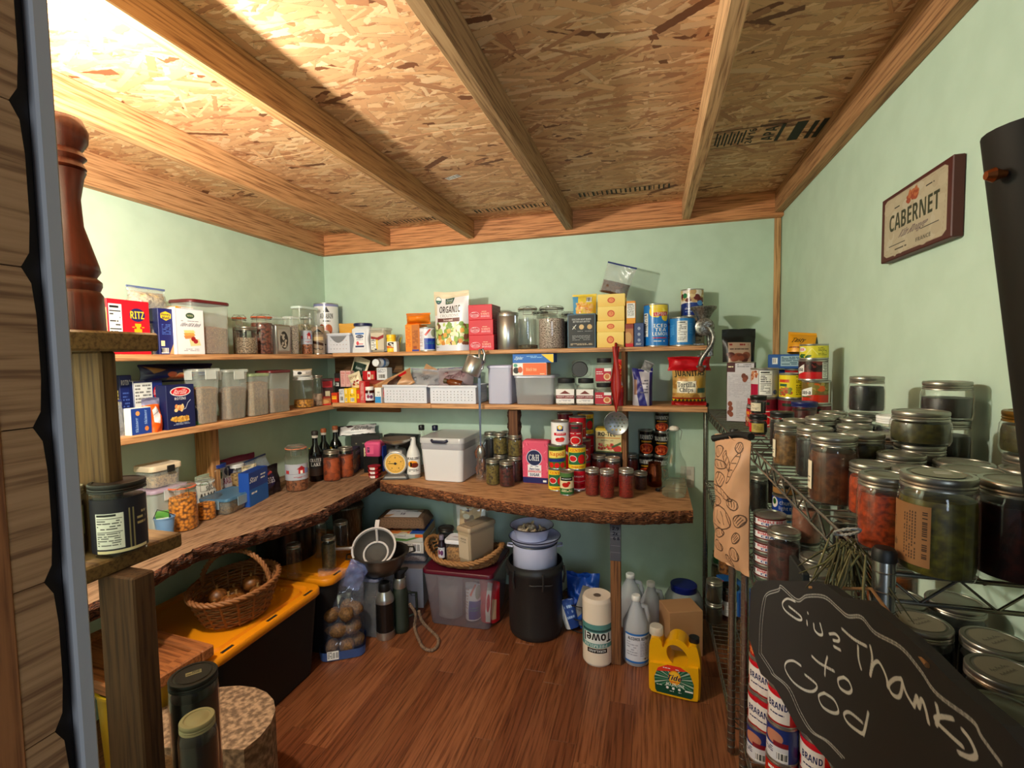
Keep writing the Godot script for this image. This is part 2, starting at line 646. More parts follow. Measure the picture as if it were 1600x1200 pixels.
# a heap of food: blobs of the given colours
func heap(x: float, y: float, w: float, h: float, n: int, r: float, C: Array) -> void:
	for i in n:
		el(x + rng.randf() * w, y + rng.randf() * h, r * rng.randf_range(.6, 1.3), r * rng.randf_range(.6, 1.3) * A.size.x / A.size.y, C[rng.randi() % C.size()])
func fade_down(a: Color, b: Color) -> void:          # printed colour running from top to bottom of the piece
	for i in A.size.y:
		sheet.fill_rect(Rect2i(A.position + Vector2i(-2, i), Vector2i(A.size.x + 4, 1)), a.lerp(b, float(i) / A.size.y))
func finish_sheet() -> void:
	var tex := ImageTexture.create_from_image(sheet)
	print_mat = StandardMaterial3D.new()
	print_mat.albedo_texture = tex
	print_mat.roughness = .5
	gloss_mat = print_mat.duplicate()
	gloss_mat.roughness = .24
	stamp_mat = print_mat.duplicate()
	stamp_mat.transparency = BaseMaterial3D.TRANSPARENCY_ALPHA
	stamp_mat.roughness = .7
	foil_mat = print_mat.duplicate()
	foil_mat.roughness = .4
	foil_mat.metallic = .08
func uv(nm: String) -> Rect2:
	if not art.has(nm):
		push_error("no artwork " + nm)
	return art[nm]

# ------------------------------------------------------------------ the room
const MINT := Color(.785, .875, .80)
const PINE := Color(.84, .63, .44)
func boxed(nm: String, lo: Vector3, hi: Vector3, mat: Material, parent = null, e := .002) -> MeshInstance3D:
	var o: MeshInstance3D = part(nm, M.new().box(Vector3.ZERO, (hi - lo).abs(), e), mat, parent if parent else self)
	o.position = (lo + hi) * .5
	return o
func slab_structure(nm: String, lo: Vector3, hi: Vector3, mat: Material) -> MeshInstance3D:
	var o := boxed(nm, lo, hi, mat)
	o.set_meta("kind", "structure")
	return o

func osb_texture() -> ImageTexture:
	var s := 1024
	var im := Image.create_empty(s, s, false, Image.FORMAT_RGB8)
	im.fill(rgb(.66, .47, .30))
	var tones := [rgb(.86, .69, .51), rgb(.82, .63, .45), rgb(.77, .57, .40), rgb(.90, .75, .58), rgb(.70, .49, .34), rgb(.84, .66, .48), rgb(.79, .60, .43)]
	for i in 3600:
		var c: Color = tones[rng.randi() % tones.size()]
		if rng.randf() < .025:
			c = rgb(.47, .29, .18)
		var an := rng.randfn(.0, .42)
		if rng.randf() < .12:
			an = rng.randf() * PI
		var hl := rng.randf_range(18, 74)
		var hw := rng.randf_range(2.5, 12.0)
		var cx := rng.randf() * s
		var cy := rng.randf() * s
		var d := v2(cos(an), sin(an))
		var k := d.orthogonal()
		var run := rng.randf_range(-.05, .05)
		var rx := absf(d.x) * hl + absf(k.x) * hw
		var ry := absf(d.y) * hl + absf(k.y) * hw
		for yy in range(int(cy - ry), int(cy + ry) + 1):
			for xx in range(int(cx - rx), int(cx + rx) + 1):
				var p := v2(xx - cx, yy - cy)
				var u := p.dot(d)
				var w := p.dot(k)
				if absf(u) < hl and absf(w) < hw + sin(u * .3 + i) * .7:
					var f := 1.0 + run + .05 * sin(w * 2.3 + i) - (.16 if w > hw - 1.2 else .0)
					im.set_pixel(posmod(xx, s), posmod(yy, s), rgb(c.r * f, c.g * f, c.b * f))
	return ImageTexture.create_from_image(im)

func build_room() -> void:
	var wallm := pat("soft", MINT, Vector3.ONE * 1.5, .62, .0, .0, true)
	var T := .08
	# walls
	slab_structure("wall_left", v3(XL - T, 0, ZB - T), v3(XL, 2.2, -.30), wallm)
	slab_structure("wall_back", v3(XL, 0, ZB - T), v3(XR, 2.2, ZB), wallm)
	slab_structure("wall_right", v3(XR, 0, ZB - T), v3(XR + T, 2.2, -.10), wallm)
	var wf := part("wall_front", M.new().box(v3(-1.30, 1.1, -.245), v3(1.55, 2.2, .09), .001).box(v3(.50, 1.1, -.205), v3(.24, 2.2, .09), .001), wallm, self)
	wf.set_meta("kind", "structure")
	# the log-siding reveal of the doorway, board by board
	for i in 17:
		var y0 := .008 + i * .132
		var P := PackedVector2Array([v2(-.19, y0), v2(-.275, y0), v2(-.281, y0 + .012), v2(-.283, y0 + .04), v2(-.283, y0 + .092), v2(-.281, y0 + .119), v2(-.275, y0 + .131), v2(-.19, y0 + .131)])
		var b := part("log_board", M.new().prism(P, -.02, .02), wood(rgb(.66, .49, .33), 0, .7, i), wf)
		b.rotation.y = -PI / 2
		b.position = v3(-.515, 0, 0)
	boxed("frame_board", v3(-.52, 0, -.257), v3(-.494, 2.2, -.05), wood(rgb(.60, .37, .20), 1, .6), wf, .004)
	boxed("gap_shade_strip", v3(-.53, 0, -.295), v3(-.505, 2.2, -.279), col(rgb(.10, .07, .09), .8), wf)  # dark colour stands for the shade between siding and edge strip
	boxed("grey_edge_strip", v3(-.53, 0, -.309), v3(-.497, 2.2, -.295), col(rgb(.62, .60, .59), .7), wf)
	# floor of laminate boards
	var fl := slab_structure("floor", v3(XL - T, -.08, ZB - T), v3(XR + T, -.012, 2.4), col(rgb(.16, .09, .05), .9))
	var kinds := []
	for i in 7:
		var c: Color = [rgb(.49, .285, .175), rgb(.53, .32, .20), rgb(.46, .265, .16), rgb(.50, .30, .185), rgb(.56, .345, .22), rgb(.475, .275, .165), rgb(.51, .31, .19)][i]
		kinds.append(wood(c, 2, .36, i + 1))
	var shapes := {}
	var x := XL
	var row := 0
	while x < XR:
		var w := minf(.095, XR - x)
		var z := ZB - rng.randf() * .5
		while z < -.3:
			var l: float = [.45, .6, .75, .9][rng.randi() % 4]
			var z1 := minf(z + l, -.28)
			var z0 := maxf(z, ZB)
			if z1 - z0 > .05:
				var key := "%.3f %.3f" % [w, z1 - z0]
				if not shapes.has(key):
					shapes[key] = M.new().box(Vector3.ZERO, v3(w - .0006, .012, z1 - z0 - .0006), .0003).done()
				var b := part("plank", shapes[key], kinds[rng.randi() % 7], fl)
				b.position = v3(x + w * .5, -.006, (z0 + z1) * .5) - fl.position
			z = z1 if z1 >= z + l - .001 else z + l
		x += w
		row += 1
	# ceiling: strand board panels on rafters
	var osb := StandardMaterial3D.new()
	osb.albedo_texture = osb_texture()
	osb.roughness = .6
	osb.uv1_triplanar = true
	osb.uv1_scale = Vector3.ONE * .83
	osb.heightmap_enabled = true
	osb.heightmap_texture = osb.albedo_texture
	osb.heightmap_scale = .08
	var ce := slab_structure("ceiling", v3(XL - T, 2.19, ZB - T), v3(XR + T, 2.25, -.1), col(rgb(.3, .22, .15), .9))
	var cuts := [[XL, -.44, ZB, -1.62], [-.437, XR, ZB, -1.62], [XL, -1.03, -1.617, -.12], [-1.027, XR, -1.617, -.12]]
	for i in 4:
		var c: Array = cuts[i]
		var m: StandardMaterial3D = osb.duplicate()
		m.uv1_offset = v3(i * .37, 0, i * .53)
		var p := boxed("strand_board", v3(c[0], 2.172, c[2]), v3(c[1], 2.19, c[3]), m, ce, .0005)
		p.position -= ce.position
	# ink stamps on the strand board
	for s in [["stamp_long", -1.93, -1.60, -2.62, .07], ["stamp_long", -1.52, -1.06, -2.55, .075], ["stamp_long", -.94, -.48, -2.51, .075], ["stamp_long", -.36, .10, -2.42, .085], ["stamp_wide", .215, .46, -1.93, .16], ["stamp_block", .475, .60, -1.93, .17]]:
		var m := M.new()
		m.q(v3(s[1], 2.1712, s[3] - s[4]), v3(s[2], 2.1712, s[3] - s[4]), v3(s[2], 2.1712, s[3]), v3(s[1], 2.1712, s[3]), uv(s[0]))
		var p := part("ink_stamp", m, stamp_mat, ce)
		p.position = -ce.position
	var st := part("barcode_sticker", M.new().box(Vector3.ZERO, v3(.075, .001, .03), .0, {"d": uv("sticker")}), print_mat, ce)
	st.position = on_y(708, 277, 2.1712) - ce.position
	st.rotation.y = -.35
	# rafters and the plates they rest on
	var rx := [-1.568, -1.019, -.442, .165]
	for i in 4:
		var r := boxed("ceiling_rafter", v3(rx[i] - .02, 2.07, ZB + .04), v3(rx[i] + .02, 2.172, -.12), wood([rgb(.80, .61, .42), rgb(.74, .56, .36), rgb(.66, .52, .36), rgb(.86, .68, .50)][i], 2, .75, i), null, .003)
		tag(r, ["rough pine ceiling rafter nearest the left wall", "pine ceiling rafter second from the left wall, brown side face", "weathered grey-brown ceiling rafter at the middle of the ceiling", "pale sawn ceiling rafter nearest the right wall"][i], "rafter", "ceiling rafters")
	slab_structure("trim_1", v3(XL, 2.048, ZB), v3(XR, 2.172, ZB + .04), wood(rgb(.87, .60, .40), 0, .7, 3))
	slab_structure("trim_2", v3(XL, 2.045, ZB + .04), v3(XL + .04, 2.172, -.31), wood(rgb(.80, .60, .42), 2, .7, 4))
	slab_structure("trim_3", v3(XR - .04, 2.066, ZB + .04), v3(XR, 2.172, -.12), wood(rgb(.72, .53, .36), 2, .7, 5))
	slab_structure("trim_4", v3(XR - .034, 1.2, ZB), v3(XR - .004, 2.048, ZB + .008), wood(rgb(.85, .66, .46), 1, .7, 6))

func build_shelving() -> void:
	var y1: float = SP["B1"][1]
	var y2: float = SP["B2"][1]
	var z1: float = SP["B1"][2]
	var z2: float = SP["B2"][2]
	var xf: float = SP["L1"][2]
	var xe := .249
	for s in [["top back wall shelf board of pine above the white baskets", y1, z1, .022], ["lower back wall shelf board of pine holding the white bins", y2, z2, .026]]:
		var b := thing("shelf_board", s[0], "shelf", v3(0, s[1], 0))
		var xs := [xf, -1.18, xe] if s[1] < 1.2 else [xf, -.95, xe]
		for i in 2:
			var p := boxed("board", v3(xs[i] + .001, -s[3], ZB + .002), v3(xs[i + 1], 0, s[2]), wood(PINE, 0, .6, i + int(s[1] * 7)), b, .003)
			p.name = "board"
	var l1 := boxed("shelf_board", v3(XL + .002, SP["L1"][1] - .024, ZB + .002), v3(xf, SP["L1"][1], -.75), wood(PINE, 2, .6, 8), null, .003)
	tag(l1, "top left wall shelf board of pine under the red cracker carton", "shelf")
	var l2 := boxed("shelf_board", v3(XL + .002, SP["L2"][1] - .028, ZB + .002), v3(xf, SP["L2"][1], -.75), wood(PINE, 2, .6, 9), null, .003)
	tag(l2, "lower left wall shelf board of pine under the pasta cartons", "shelf")
	# uprights and braces
	var w1 := wood(rgb(.62, .42, .26), 1, .7, 2)
	tag(boxed("shelf_upright", v3(-.150, y2, -2.70), v3(-.130, y1 - .022, -2.47), w1), "upright board between the two back shelves beside the chip bag", "upright")
	tag(boxed("shelf_upright", v3(-.150, .71, -2.72), v3(-.128, y2 - .026, -2.52), w1), "upright board from the counter to the shelf behind the skimmer", "upright")
	tag(boxed("shelf_brace", v3(-1.99, y2 - .085, ZB + .002), v3(-1.53, y2 - .028, ZB + .025), wood(rgb(.66, .45, .27), 0, .7, 1)), "horizontal brown brace board under the lower shelf in the corner", "brace")
	tag(boxed("shelf_brace", v3(-1.99, y1 - .13, ZB + .002), v3(-1.50, y1 - .024, ZB + .025), wood(rgb(.5, .36, .22), 0, .7, 5)), "horizontal brown brace board under the top shelf in the corner", "brace")
	tag(boxed("shelf_upright", v3(XL + .004, .712, -1.80), v3(XL + .10, SP["L2"][1] - .028, -1.755), wood(rgb(.78, .57, .36), 1, .7, 3)), "upright board under the left shelf beside the lidded oat container", "upright")
	# live-edge plank standing as an upright, bark along both sides
	var up := thing("bark_edged_upright", "dark bark-edged plank standing between counter and shelf right of the white bin", "upright", v3(-.715, .71, -2.50))
	part("plank", M.new().box(v3(0, .193, 0), v3(.05, .386, .05), .003), wood(rgb(.42, .27, .17), 1, .8, 3), up)
	for s in [-1.0, 1.0]:
		var G := []
		for j in 25:
			var r := []
			for i in 6:
				var a := PI * i / 5.0
				var k := .008 + .006 * sin(j * 1.7 + i) + rng.randf() * .004
				r.append(v3(s * (.0245 + sin(a) * k), .386 * j / 24.0, -s * cos(a) * .025))
			G.append(r)
		part("bark", M.new().grid(G), pat("ridge", rgb(.36, .22, .15), v3(14, 5, 14), .9, .6), up)
	# counters with their bark left on the front edge
	live_edge("live_edge_counter", "long left counter slab of weathered wood with a bark front edge", [v2(-.85, -1.50), v2(-1.11, -1.528), v2(-1.23, -1.565), v2(-1.347, -1.583), v2(-1.45, -1.53), v2(-1.545, -1.492), v2(-1.70, -1.44), v2(-1.832, -1.406), v2(-1.84, -1.43), v2(-2.05, -1.44), v2(-2.27, -1.445), v2(-2.36, -1.47), v2(-2.72, -1.48)], true, rgb(.58, .46, .36))
	live_edge("live_edge_counter", "back counter slab of golden wood with a knotty bark front edge", [v2(-1.44, -2.33), v2(-1.36, -2.285), v2(-1.234, -2.275), v2(-1.05, -2.225), v2(-.904, -2.185), v2(-.76, -2.14), v2(-.622, -2.11), v2(-.5, -2.085), v2(-.377, -2.072), v2(-.158, -2.077), v2(-.05, -2.10), v2(.052, -2.135), v2(.165, -2.175)], false, rgb(.74, .55, .38))
	tag(boxed("corner_filler_board", v3(-1.62, .686, -2.40), v3(-1.42, .711, -2.73), wood(rgb(.80, .58, .38), 2, .7, 2)), "pale filler board joining the two counter slabs in the corner", "board")
	tag(boxed("corner_block", v3(-1.46, .64, -2.62), v3(-1.405, .684, -2.36), wood(rgb(.2, .15, .12), 2, .8, 2)), "dark weathered block under the corner filler board", "block")
	# post under the counter, with grey tape round its head
	var po := thing("counter_post", "wooden post under the counter with grey tape wrapped round its top", "post", v3(-.158, 0, -2.15))
	part("post", M.new().box(v3(0, .325, 0), v3(.045, .648, .04), .003), wood(rgb(.50, .33, .19), 1, .75, 4), po)
	part("tape", M.new().box(v3(0, .556, .0008), v3(.047, .165, .0416), .002, {"f": uv("tape"), "e": uv("tape")}), gloss_mat, po, "grey tape")
	tag(boxed("wall_cleat", v3(-.09, .44, ZB + .002), v3(-.04, .64, ZB + .03), wood(rgb(.66, .45, .27), 1, .7, 6)), "short upright cleat on the back wall behind the taped post", "cleat")

# a slab with a wavy front edge; E runs along the front edge as (along, front)
func live_edge(nm: String, label: String, E: Array, left: bool, c: Color) -> void:
	var th := .062
	var y := .71
	var o := thing(nm, label, "counter", v3(0, y, 0))
	var fine_e := []
	for i in E.size() - 1:
		for k in 8:
			var p: Vector2 = E[i].lerp(E[i + 1], k / 8.0)
			p.y += .007 * sin(i * 9.1 + k * 1.9) * (.4 + .6 * sin(p.x * 23.0))
			fine_e.append(p)
	fine_e.append(E[-1])
	var top := M.new()
	var back := XL + .003 if left else ZB + .003
	var tov := func(p: Vector2, yy: float) -> Vector3: return v3(p.y, yy, p.x) if left else v3(p.x, yy, p.y)
	for i in fine_e.size() - 1:
		var a: Vector2 = fine_e[i]
		var b: Vector2 = fine_e[i + 1]
		top.qo(tov.call(a, .0), tov.call(b, .0), tov.call(v2(b.x, back), .0), tov.call(v2(a.x, back), .0), Vector3.UP, Rect2())
		top.qo(tov.call(a - v2(0, .02), -th), tov.call(b - v2(0, .02), -th), tov.call(v2(b.x, back), -th), tov.call(v2(a.x, back), -th), Vector3.DOWN, Rect2())
	for e in [0, -1]:
		var a: Vector2 = fine_e[e]
		top.qo(tov.call(a, .0), tov.call(a, -th), tov.call(v2(a.x, back), -th), tov.call(v2(a.x, back), .0), (tov.call(fine_e[0], .0) - tov.call(fine_e[-1], .0)) * (1.0 if e == 0 else -1.0), Rect2())
	var s := v3(5, 5, .8) if left else v3(.8, 5, 5)
	part("slab", top, pat("grain", c, s, .7, .05), o)
	var G := []
	for j in 9:
		var r := []
		var f := j / 8.0
		for i in fine_e.size():
			var p: Vector2 = fine_e[i]
			var bulge := sin(f * PI) * .014 - (1.0 - f) * .02
			if j > 0 and j < 8:
				bulge += rng.randf_range(-.006, .006) + .006 * sin(i * .9 + j * .7)
			r.append(tov.call(p + v2(0, bulge), -th * (1.0 - f)))
		if left:
			pass
		G.append(r)
	part("bark_edge", M.new().grid(G), pat("ridge", rgb(.50, .31, .21) if left else rgb(.66, .43, .27), v3(4, 9, 3) if left else v3(3, 9, 4), .85, .8), o, "rough bark edge")

func build_rack() -> void:
	var chrome := col(rgb(.62, .61, .58), .25, .9)
	for sp in [[-2.62, -1.74, "chrome wire rack in the far right corner holding the tall cartons"], [-1.665, -.715, "chrome wire rack nearest the doorway crowded with canning jars"]]:
		var o := thing("wire_rack", sp[2], "rack", v3(0, 0, 0), .0, "wire racks along the right wall")
		var x0 := .258 if sp[0] < -2.0 else .284
		var x1 := x0 + .316
		for z in [sp[0], sp[1]]:
			for x in [x0, x1]:
				var m := M.new()
				m.lathe([[.0115, .01], [.0125, .011], [.0125, 1.118], [.012, 1.12]], 4)
				for i in 43:
					m.lathe([[.0125, .03 + i * .0254], [.0132, .0305 + i * .0254], [.0132, .032 + i * .0254], [.0125, .0325 + i * .0254]], 4, false, false)
				var p := part("post", m, chrome, o)
				p.position = v3(x, 0, z)
				var cp := part("post_cap", M.new().lathe([[.0135, 1.112], [.0135, 1.124], [.011, 1.128], [.004, 1.1285]], 4), col(rgb(.05, .05, .05), .5), p)
				cp.name = "post_cap"
		for y in [1.095, .73, .13]:
			var sh := M.new()
			var za: float = sp[0]
			var zb: float = sp[1]
			for x in [x0, x1]:
				for dy in [.0, -.035]:
					sh.tube([v3(x, y + dy, za), v3(x, y + dy, zb)], .003, 6)
				var zig := []
				var n := 22
				for i in n + 1:
					zig.append(v3(x, y - (.035 if i % 2 else .0), lerpf(za, zb, float(i) / n)))
				sh.tube(zig, .0022, 5)
			for z in [za, zb]:
				for dy in [.0, -.035]:
					sh.tube([v3(x0, y + dy, z), v3(x1, y + dy, z)], .003, 6)
				var zig := []
				for i in 9:
					zig.append(v3(lerpf(x0, x1, i / 8.0), y - (.035 if i % 2 else .0), z))
				sh.tube(zig, .0022, 5)
			part("shelf_frame", sh, chrome, o)
			for i in 25:
				var z := lerpf(za, zb, (i + 1) / 26.0)
				part("shelf_wire", M.new().tube([v3(x0, y + .003, z), v3(x1, y + .003, z)], .0018, 5), chrome, o)
			for k in 2:
				part("shelf_rod", M.new().tube([v3(lerpf(x0, x1, (k + 1) / 3.0), y - .002, za), v3(lerpf(x0, x1, (k + 1) / 3.0), y - .002, zb)], .0026, 5), chrome, o)

# ------------------------------------------------------------------ the artwork itself
const WHITE := Color(.93, .93, .92)
const INK := Color(.08, .08, .09)
const RED := Color(.80, .06, .12)
const NAVY := Color(.06, .10, .30)
const BLUE := Color(.08, .28, .65)
const YEL := Color(.97, .80, .16)
const KRAFT := Color(.72, .54, .38)
const CREAM := Color(.93, .88, .72)
const GREEN := Color(.12, .36, .18)
var stamp_mat: StandardMaterial3D

func facts(x: float, y: float, w: float, h: float) -> void:       # a nutrition panel
	rc(x, y, w, h, WHITE)
	rc(x + w * .08, y + h * .04, w * .7, h * .05, INK)
	rc(x + w * .06, y + h * .14, w * .88, h * .02, INK)
	fine(x + w * .08, y + h * .2, w * .84, h * .3, 4, rgb(.25, .25, .25))
	rc(x + w * .06, y + h * .52, w * .88, h * .02, INK)
	fine(x + w * .08, y + h * .57, w * .84, h * .38, 6, rgb(.4, .4, .4))
func plain(nm: String, c: Color) -> void:
	piece(nm, 16, 16, c)
func draw_prints() -> void:
	for c in [["p_white", WHITE], ["p_red", RED], ["p_navy", NAVY], ["p_blue", BLUE], ["p_yellow", YEL], ["p_kraft", KRAFT], ["p_black", rgb(.05, .05, .055)], ["p_cream", CREAM], ["p_green", GREEN], ["p_orange", rgb(.93, .5, .08)], ["p_pink", rgb(.9, .45, .6)], ["p_grey", rgb(.55, .55, .56)]]:
		plain(c[0], c[1])
	# stamps on the strand board
	var SI := rgb(.10, .14, .10, .0)
	var DK := rgb(.10, .14, .10)
	piece("stamp_long", 360, 64, SI)
	rc(0, .04, 1, .03, DK); rc(0, .92, 1, .03, DK)
	for i in 20:
		var w := rng.randf_range(.008, .022)
		rc(.02 + i * .048, .14, w, .7, DK)
		if i % 3 == 0:
			fine(.02 + i * .048 + w, .15, .025, .68, 5, DK)
	piece("stamp_wide", 300, 130, SI)
	rc(0, .02, 1, .02, DK); rc(0, .95, 1, .02, DK)
	tx("APA", .70, .12, .16, .72, DK, 0, .0, 2)
	tx("24/16", .48, .1, .10, .78, DK, 0, .0, 2)
	for i in 9:
		rc(.04 + i * .048, .12 + .1 * (i % 2), .022, .66, DK)
	rc(.90, .06, .05, .86, DK)
	piece("stamp_block", 90, 120, SI)
	rc(.05, .04, .28, .92, rgb(.10, .16, .13)); rc(.5, .1, .12, .85, DK); rc(.7, .05, .25, .9, DK)
	piece("sticker", 60, 26, WHITE)
	fine(.05, .1, .4, .8, 4, INK); bars(.5, .1, .45, .8)
	piece("tape", 40, 150, rgb(.30, .31, .35))
	for i in 5:
		rc(0, rng.randf(), 1, .012, rgb(.42, .43, .47))
	tx("2.9", .2, .06, .65, .09, rgb(.06, .07, .14)); tx("2x", .25, .2, .5, .09, rgb(.06, .07, .14)); tx("6 8", .3, .34, .6, .08, rgb(.06, .07, .14))
	# left wall, top shelf
	piece("crackers", 130, 150, rgb(.83, .03, .13))
	facts(.03, .08, .30, .86)
	el(.70, .26, .19, .125, rgb(.12, .12, .35)); tx("RITZ", .53, .19, .34, .14, YEL)
	for b in [[.63, .42, .15, .06], [.66, .47, .09, .06], [.61, .52, .19, .25]]:
		rc(b[0], b[1], b[2], b[3], rgb(.98, .68, .08))
	rc(.56, .48, .06, .02, rgb(.98, .68, .08)); rc(.8, .48, .06, .02, rgb(.98, .68, .08))
	fine(.58, .82, .26, .12, 3, rgb(1, .85, .85))
	piece("crackers_side", 40, 150, rgb(.83, .03, .13))
	rc(0, .15, 1, .5, rgb(.95, .68, .5)); heap(0, .3, 1, .6, 26, .2, [rgb(.96, .8, .5), rgb(.9, .68, .35), rgb(.98, .86, .62)])
	piece("honey", 70, 150, rgb(.10, .12, .42))
	poly([v2(.5, .05), v2(.85, .1), v2(.85, .2), v2(.5, .26), v2(.15, .2), v2(.15, .1)], YEL)
	tx("Honey", .2, .1, .6, .06, NAVY); tx("Maid", .26, .165, .48, .055, NAVY)
	fine(.2, .34, .6, .24, 7, rgb(.35, .5, .85)); rc(.1, .7, .25, .12, CREAM); bars(.1, .86, .5, .12)
	poly([v2(.62, 1), v2(1, .72), v2(1, 1)], rgb(.85, .6, .4))
	piece("herb", 110, 150, rgb(.93, .93, .96))
	rc(0, 0, .05, 1, rgb(.8, .82, .88)); el(.52, .14, .15, .065, rgb(.16, .28, .2)); tx("PATRON", .42, .115, .2, .05, CREAM)
	fine(.2, .25, .7, .03, 1, rgb(.5, .5, .55)); tx("Olive Oil & Herb", .2, .3, .68, .08, rgb(.3, .3, .36), 1, .15)
	for i in 3:
		poly([v2(.27, .47 + i * .06), v2(.62, .46 + i * .06), v2(.68, .52 + i * .06), v2(.32, .54 + i * .06)], [rgb(.95, .86, .55), rgb(.93, .65, .3), rgb(.85, .55, .3)][i])
	poly([v2(.45, .66), v2(.8, .66), v2(.86, .8), v2(.5, .82)], rgb(.95, .85, .62)); el(.6, .66, .08, .05, rgb(.6, .1, .12)); el(.68, .71, .08, .05, rgb(.65, .12, .15))
	fine(.25, .88, .55, .06, 2, rgb(.6, .6, .65))
	piece("mello", 90, 40, WHITE)
	rc(0, 0, .3, 1, rgb(.95, .6, .12)); tx("Mello", .45, .3, .45, .5, RED)
	piece("spice", 50, 96, rgb(.62, .61, .58))
	el(.5, .5, .38, .42, rgb(.14, .12, .1)); heap(.25, .15, .5, .7, 22, .09, [rgb(.66, .63, .58), rgb(.75, .72, .66)])
	piece("barn", 110, 70, rgb(.66, .68, .74))
	rc(0, .6, 1, .02, rgb(.45, .4, .5)); rc(.55, .3, .2, .3, rgb(.7, .12, .14)); poly([v2(.5, .32), v2(.65, .12), v2(.8, .32)], rgb(.62, .1, .14)); rc(.61, .4, .08, .2, WHITE); rc(.76, .3, .16, .3, rgb(.45, .55, .78)); rc(.12, .38, .14, .2, rgb(.72, .2, .22)); fine(.4, .78, .4, .1, 2, rgb(.6, .2, .25))
	piece("eggs", 150, 140, rgb(.92, .92, .93))
	rc(0, 0, 1, .05, rgb(.55, .55, .75)); tx("AUGASON", .28, .2, .44, .1, INK, 1); fine(.38, .34, .25, .04, 1, INK)
	poly([v2(.4, .17), v2(.5, .06), v2(.6, .17)], rgb(.2, .2, .22)); el(.34, .52, .1, .1, rgb(.72, .36, .24)); el(.56, .52, .12, .1, rgb(.78, .42, .28)); el(.46, .63, .15, .09, rgb(.98, .97, .95)); fine(.25, .82, .45, .05, 1, INK)
	piece("bread_tin", 70, 96, rgb(.58, .50, .42))
	poly([v2(.25, .2), v2(.5, .08), v2(.75, .2)], INK); tx("AUGASON", .15, .2, .7, .09, INK, 1); poly([v2(.1, .52), v2(.85, .62), v2(.85, .72), v2(.1, .62)], rgb(.22, .12, .08)); rc(.1, .38, .75, .14, rgb(.8, .7, .52)); fine(.15, .8, .65, .08, 2, INK)
	# back wall, top shelf
	piece("yeast", 100, 56, rgb(.92, .66, .22))
	rc(0, .0, 1, .25, rgb(.88, .66, .3)); tx("Best", .3, .36, .14, .14, INK, 1); tx("Food Yeast", .34, .5, .6, .3, rgb(.5, .08, .05), 1, .2)
	piece("mayo", 60, 90, rgb(.93, .93, .95))
	rc(.1, .06, .8, .1, rgb(.3, .5, .8)); el(.5, .28, .34, .1, NAVY); tx("MACA", .24, .23, .52, .1, WHITE); fine(.2, .42, .6, .1, 2, rgb(.4, .45, .6)); el(.3, .68, .12, .12, rgb(.85, .3, .35)); rc(.4, .7, .4, .05, rgb(.85, .45, .5)); rc(.08, .82, .8, .1, rgb(.15, .2, .4))
	piece("tub_label", 90, 66, rgb(.80, .76, .68))
	poly([v2(.02, .2), v2(.5, .28), v2(.98, .12), v2(.98, .3), v2(.5, .46), v2(.02, .34)], rgb(.55, .1, .14)); facts(.02, .38, .36, .58); rc(.42, .4, .1, .56, YEL); rc(.3, .92, .15, .08, NAVY)
	piece("yellow_can", 60, 100, YEL)
	rc(0, .22, 1, .5, WHITE); el(.5, .42, .3, .15, rgb(.2, .18, .12)); rc(0, .56, 1, .2, rgb(.9, .45, .12)); fine(.2, .66, .6, .06, 1, INK); heap(.1, .26, .8, .4, 8, .1, [rgb(.9, .6, .2), WHITE])
	piece("orange", 100, 130, rgb(.93, .53, .10))
	fine(.04, .1, .35, .75, 12, rgb(.8, .35, .06)); rc(.46, 0, .54, 1, rgb(.74, .42, .14)); fine(.52, .22, .4, .5, 10, rgb(.5, .22, .05)); rc(.46, .93, .5, .07, rgb(.15, .25, .6)); rc(.55, .8, .25, .1, rgb(.6, .25, .08))
	piece("blue_white", 90, 110, rgb(.86, .86, .90))
	rc(.36, .45, .64, .5, rgb(.07, .2, .62)); fine(.42, .62, .5, .12, 2, rgb(.15, .5, .55)); fine(.04, .16, .26, .7, 9, rgb(.72, .62, .62)); poly([v2(.36, .3), v2(.6, .05), v2(.7, .05), v2(.45, .35)], rgb(.8, .3, .25)); el(.85, .22, .16, .18, rgb(.6, .62, .55))
	piece("croutons", 170, 240, rgb(.89, .88, .90))
	rc(0, 0, 1, .09, rgb(.83, .77, .66)); rc(0, .09, .1, .3, rgb(.85, .8, .7)); el(.14, .13, .085, .065, rgb(.25, .35, .42)); el(.14, .12, .07, .045, WHITE); rc(.07, .13, .14, .03, rgb(.15, .42, .36))
	poly([v2(.34, .10), v2(.60, .09), v2(.56, .19), v2(.36, .2)], rgb(.10, .28, .24)); tx("Fresh", .38, .105, .17, .05, WHITE, 1, .1); fine(.38, .165, .16, .02, 1, CREAM)
	tx("ORGANIC", .18, .235, .60, .115, rgb(.16, .12, .12)); tx("CROUTONS", .2, .375, .54, .05, rgb(.5, .48, .5), 2); rc(.12, .44, .66, .065, rgb(.36, .13, .12)); tx("Seasoned", .3, .452, .28, .042, WHITE, 1)
	heap(.02, .54, .94, .34, 120, .06, [rgb(.55, .68, .3), rgb(.7, .78, .45), rgb(.42, .55, .22), rgb(.45, .25, .18), rgb(.88, .86, .72), rgb(.5, .62, .28)])
	for i in 11:
		var cx := rng.randf_range(.08, .8); var cy := rng.randf_range(.6, .85)
		poly([v2(cx, cy), v2(cx + .1, cy - .015), v2(cx + .13, cy + .05), v2(cx + .02, cy + .075)], [rgb(.88, .62, .28), rgb(.80, .52, .22), rgb(.93, .72, .4)][i % 3])
	rc(0, .90, 1, .1, rgb(.80, .81, .86)); fine(.04, .93, .12, .02, 1, INK)
	piece("rice", 110, 66, rgb(.80, .04, .17))
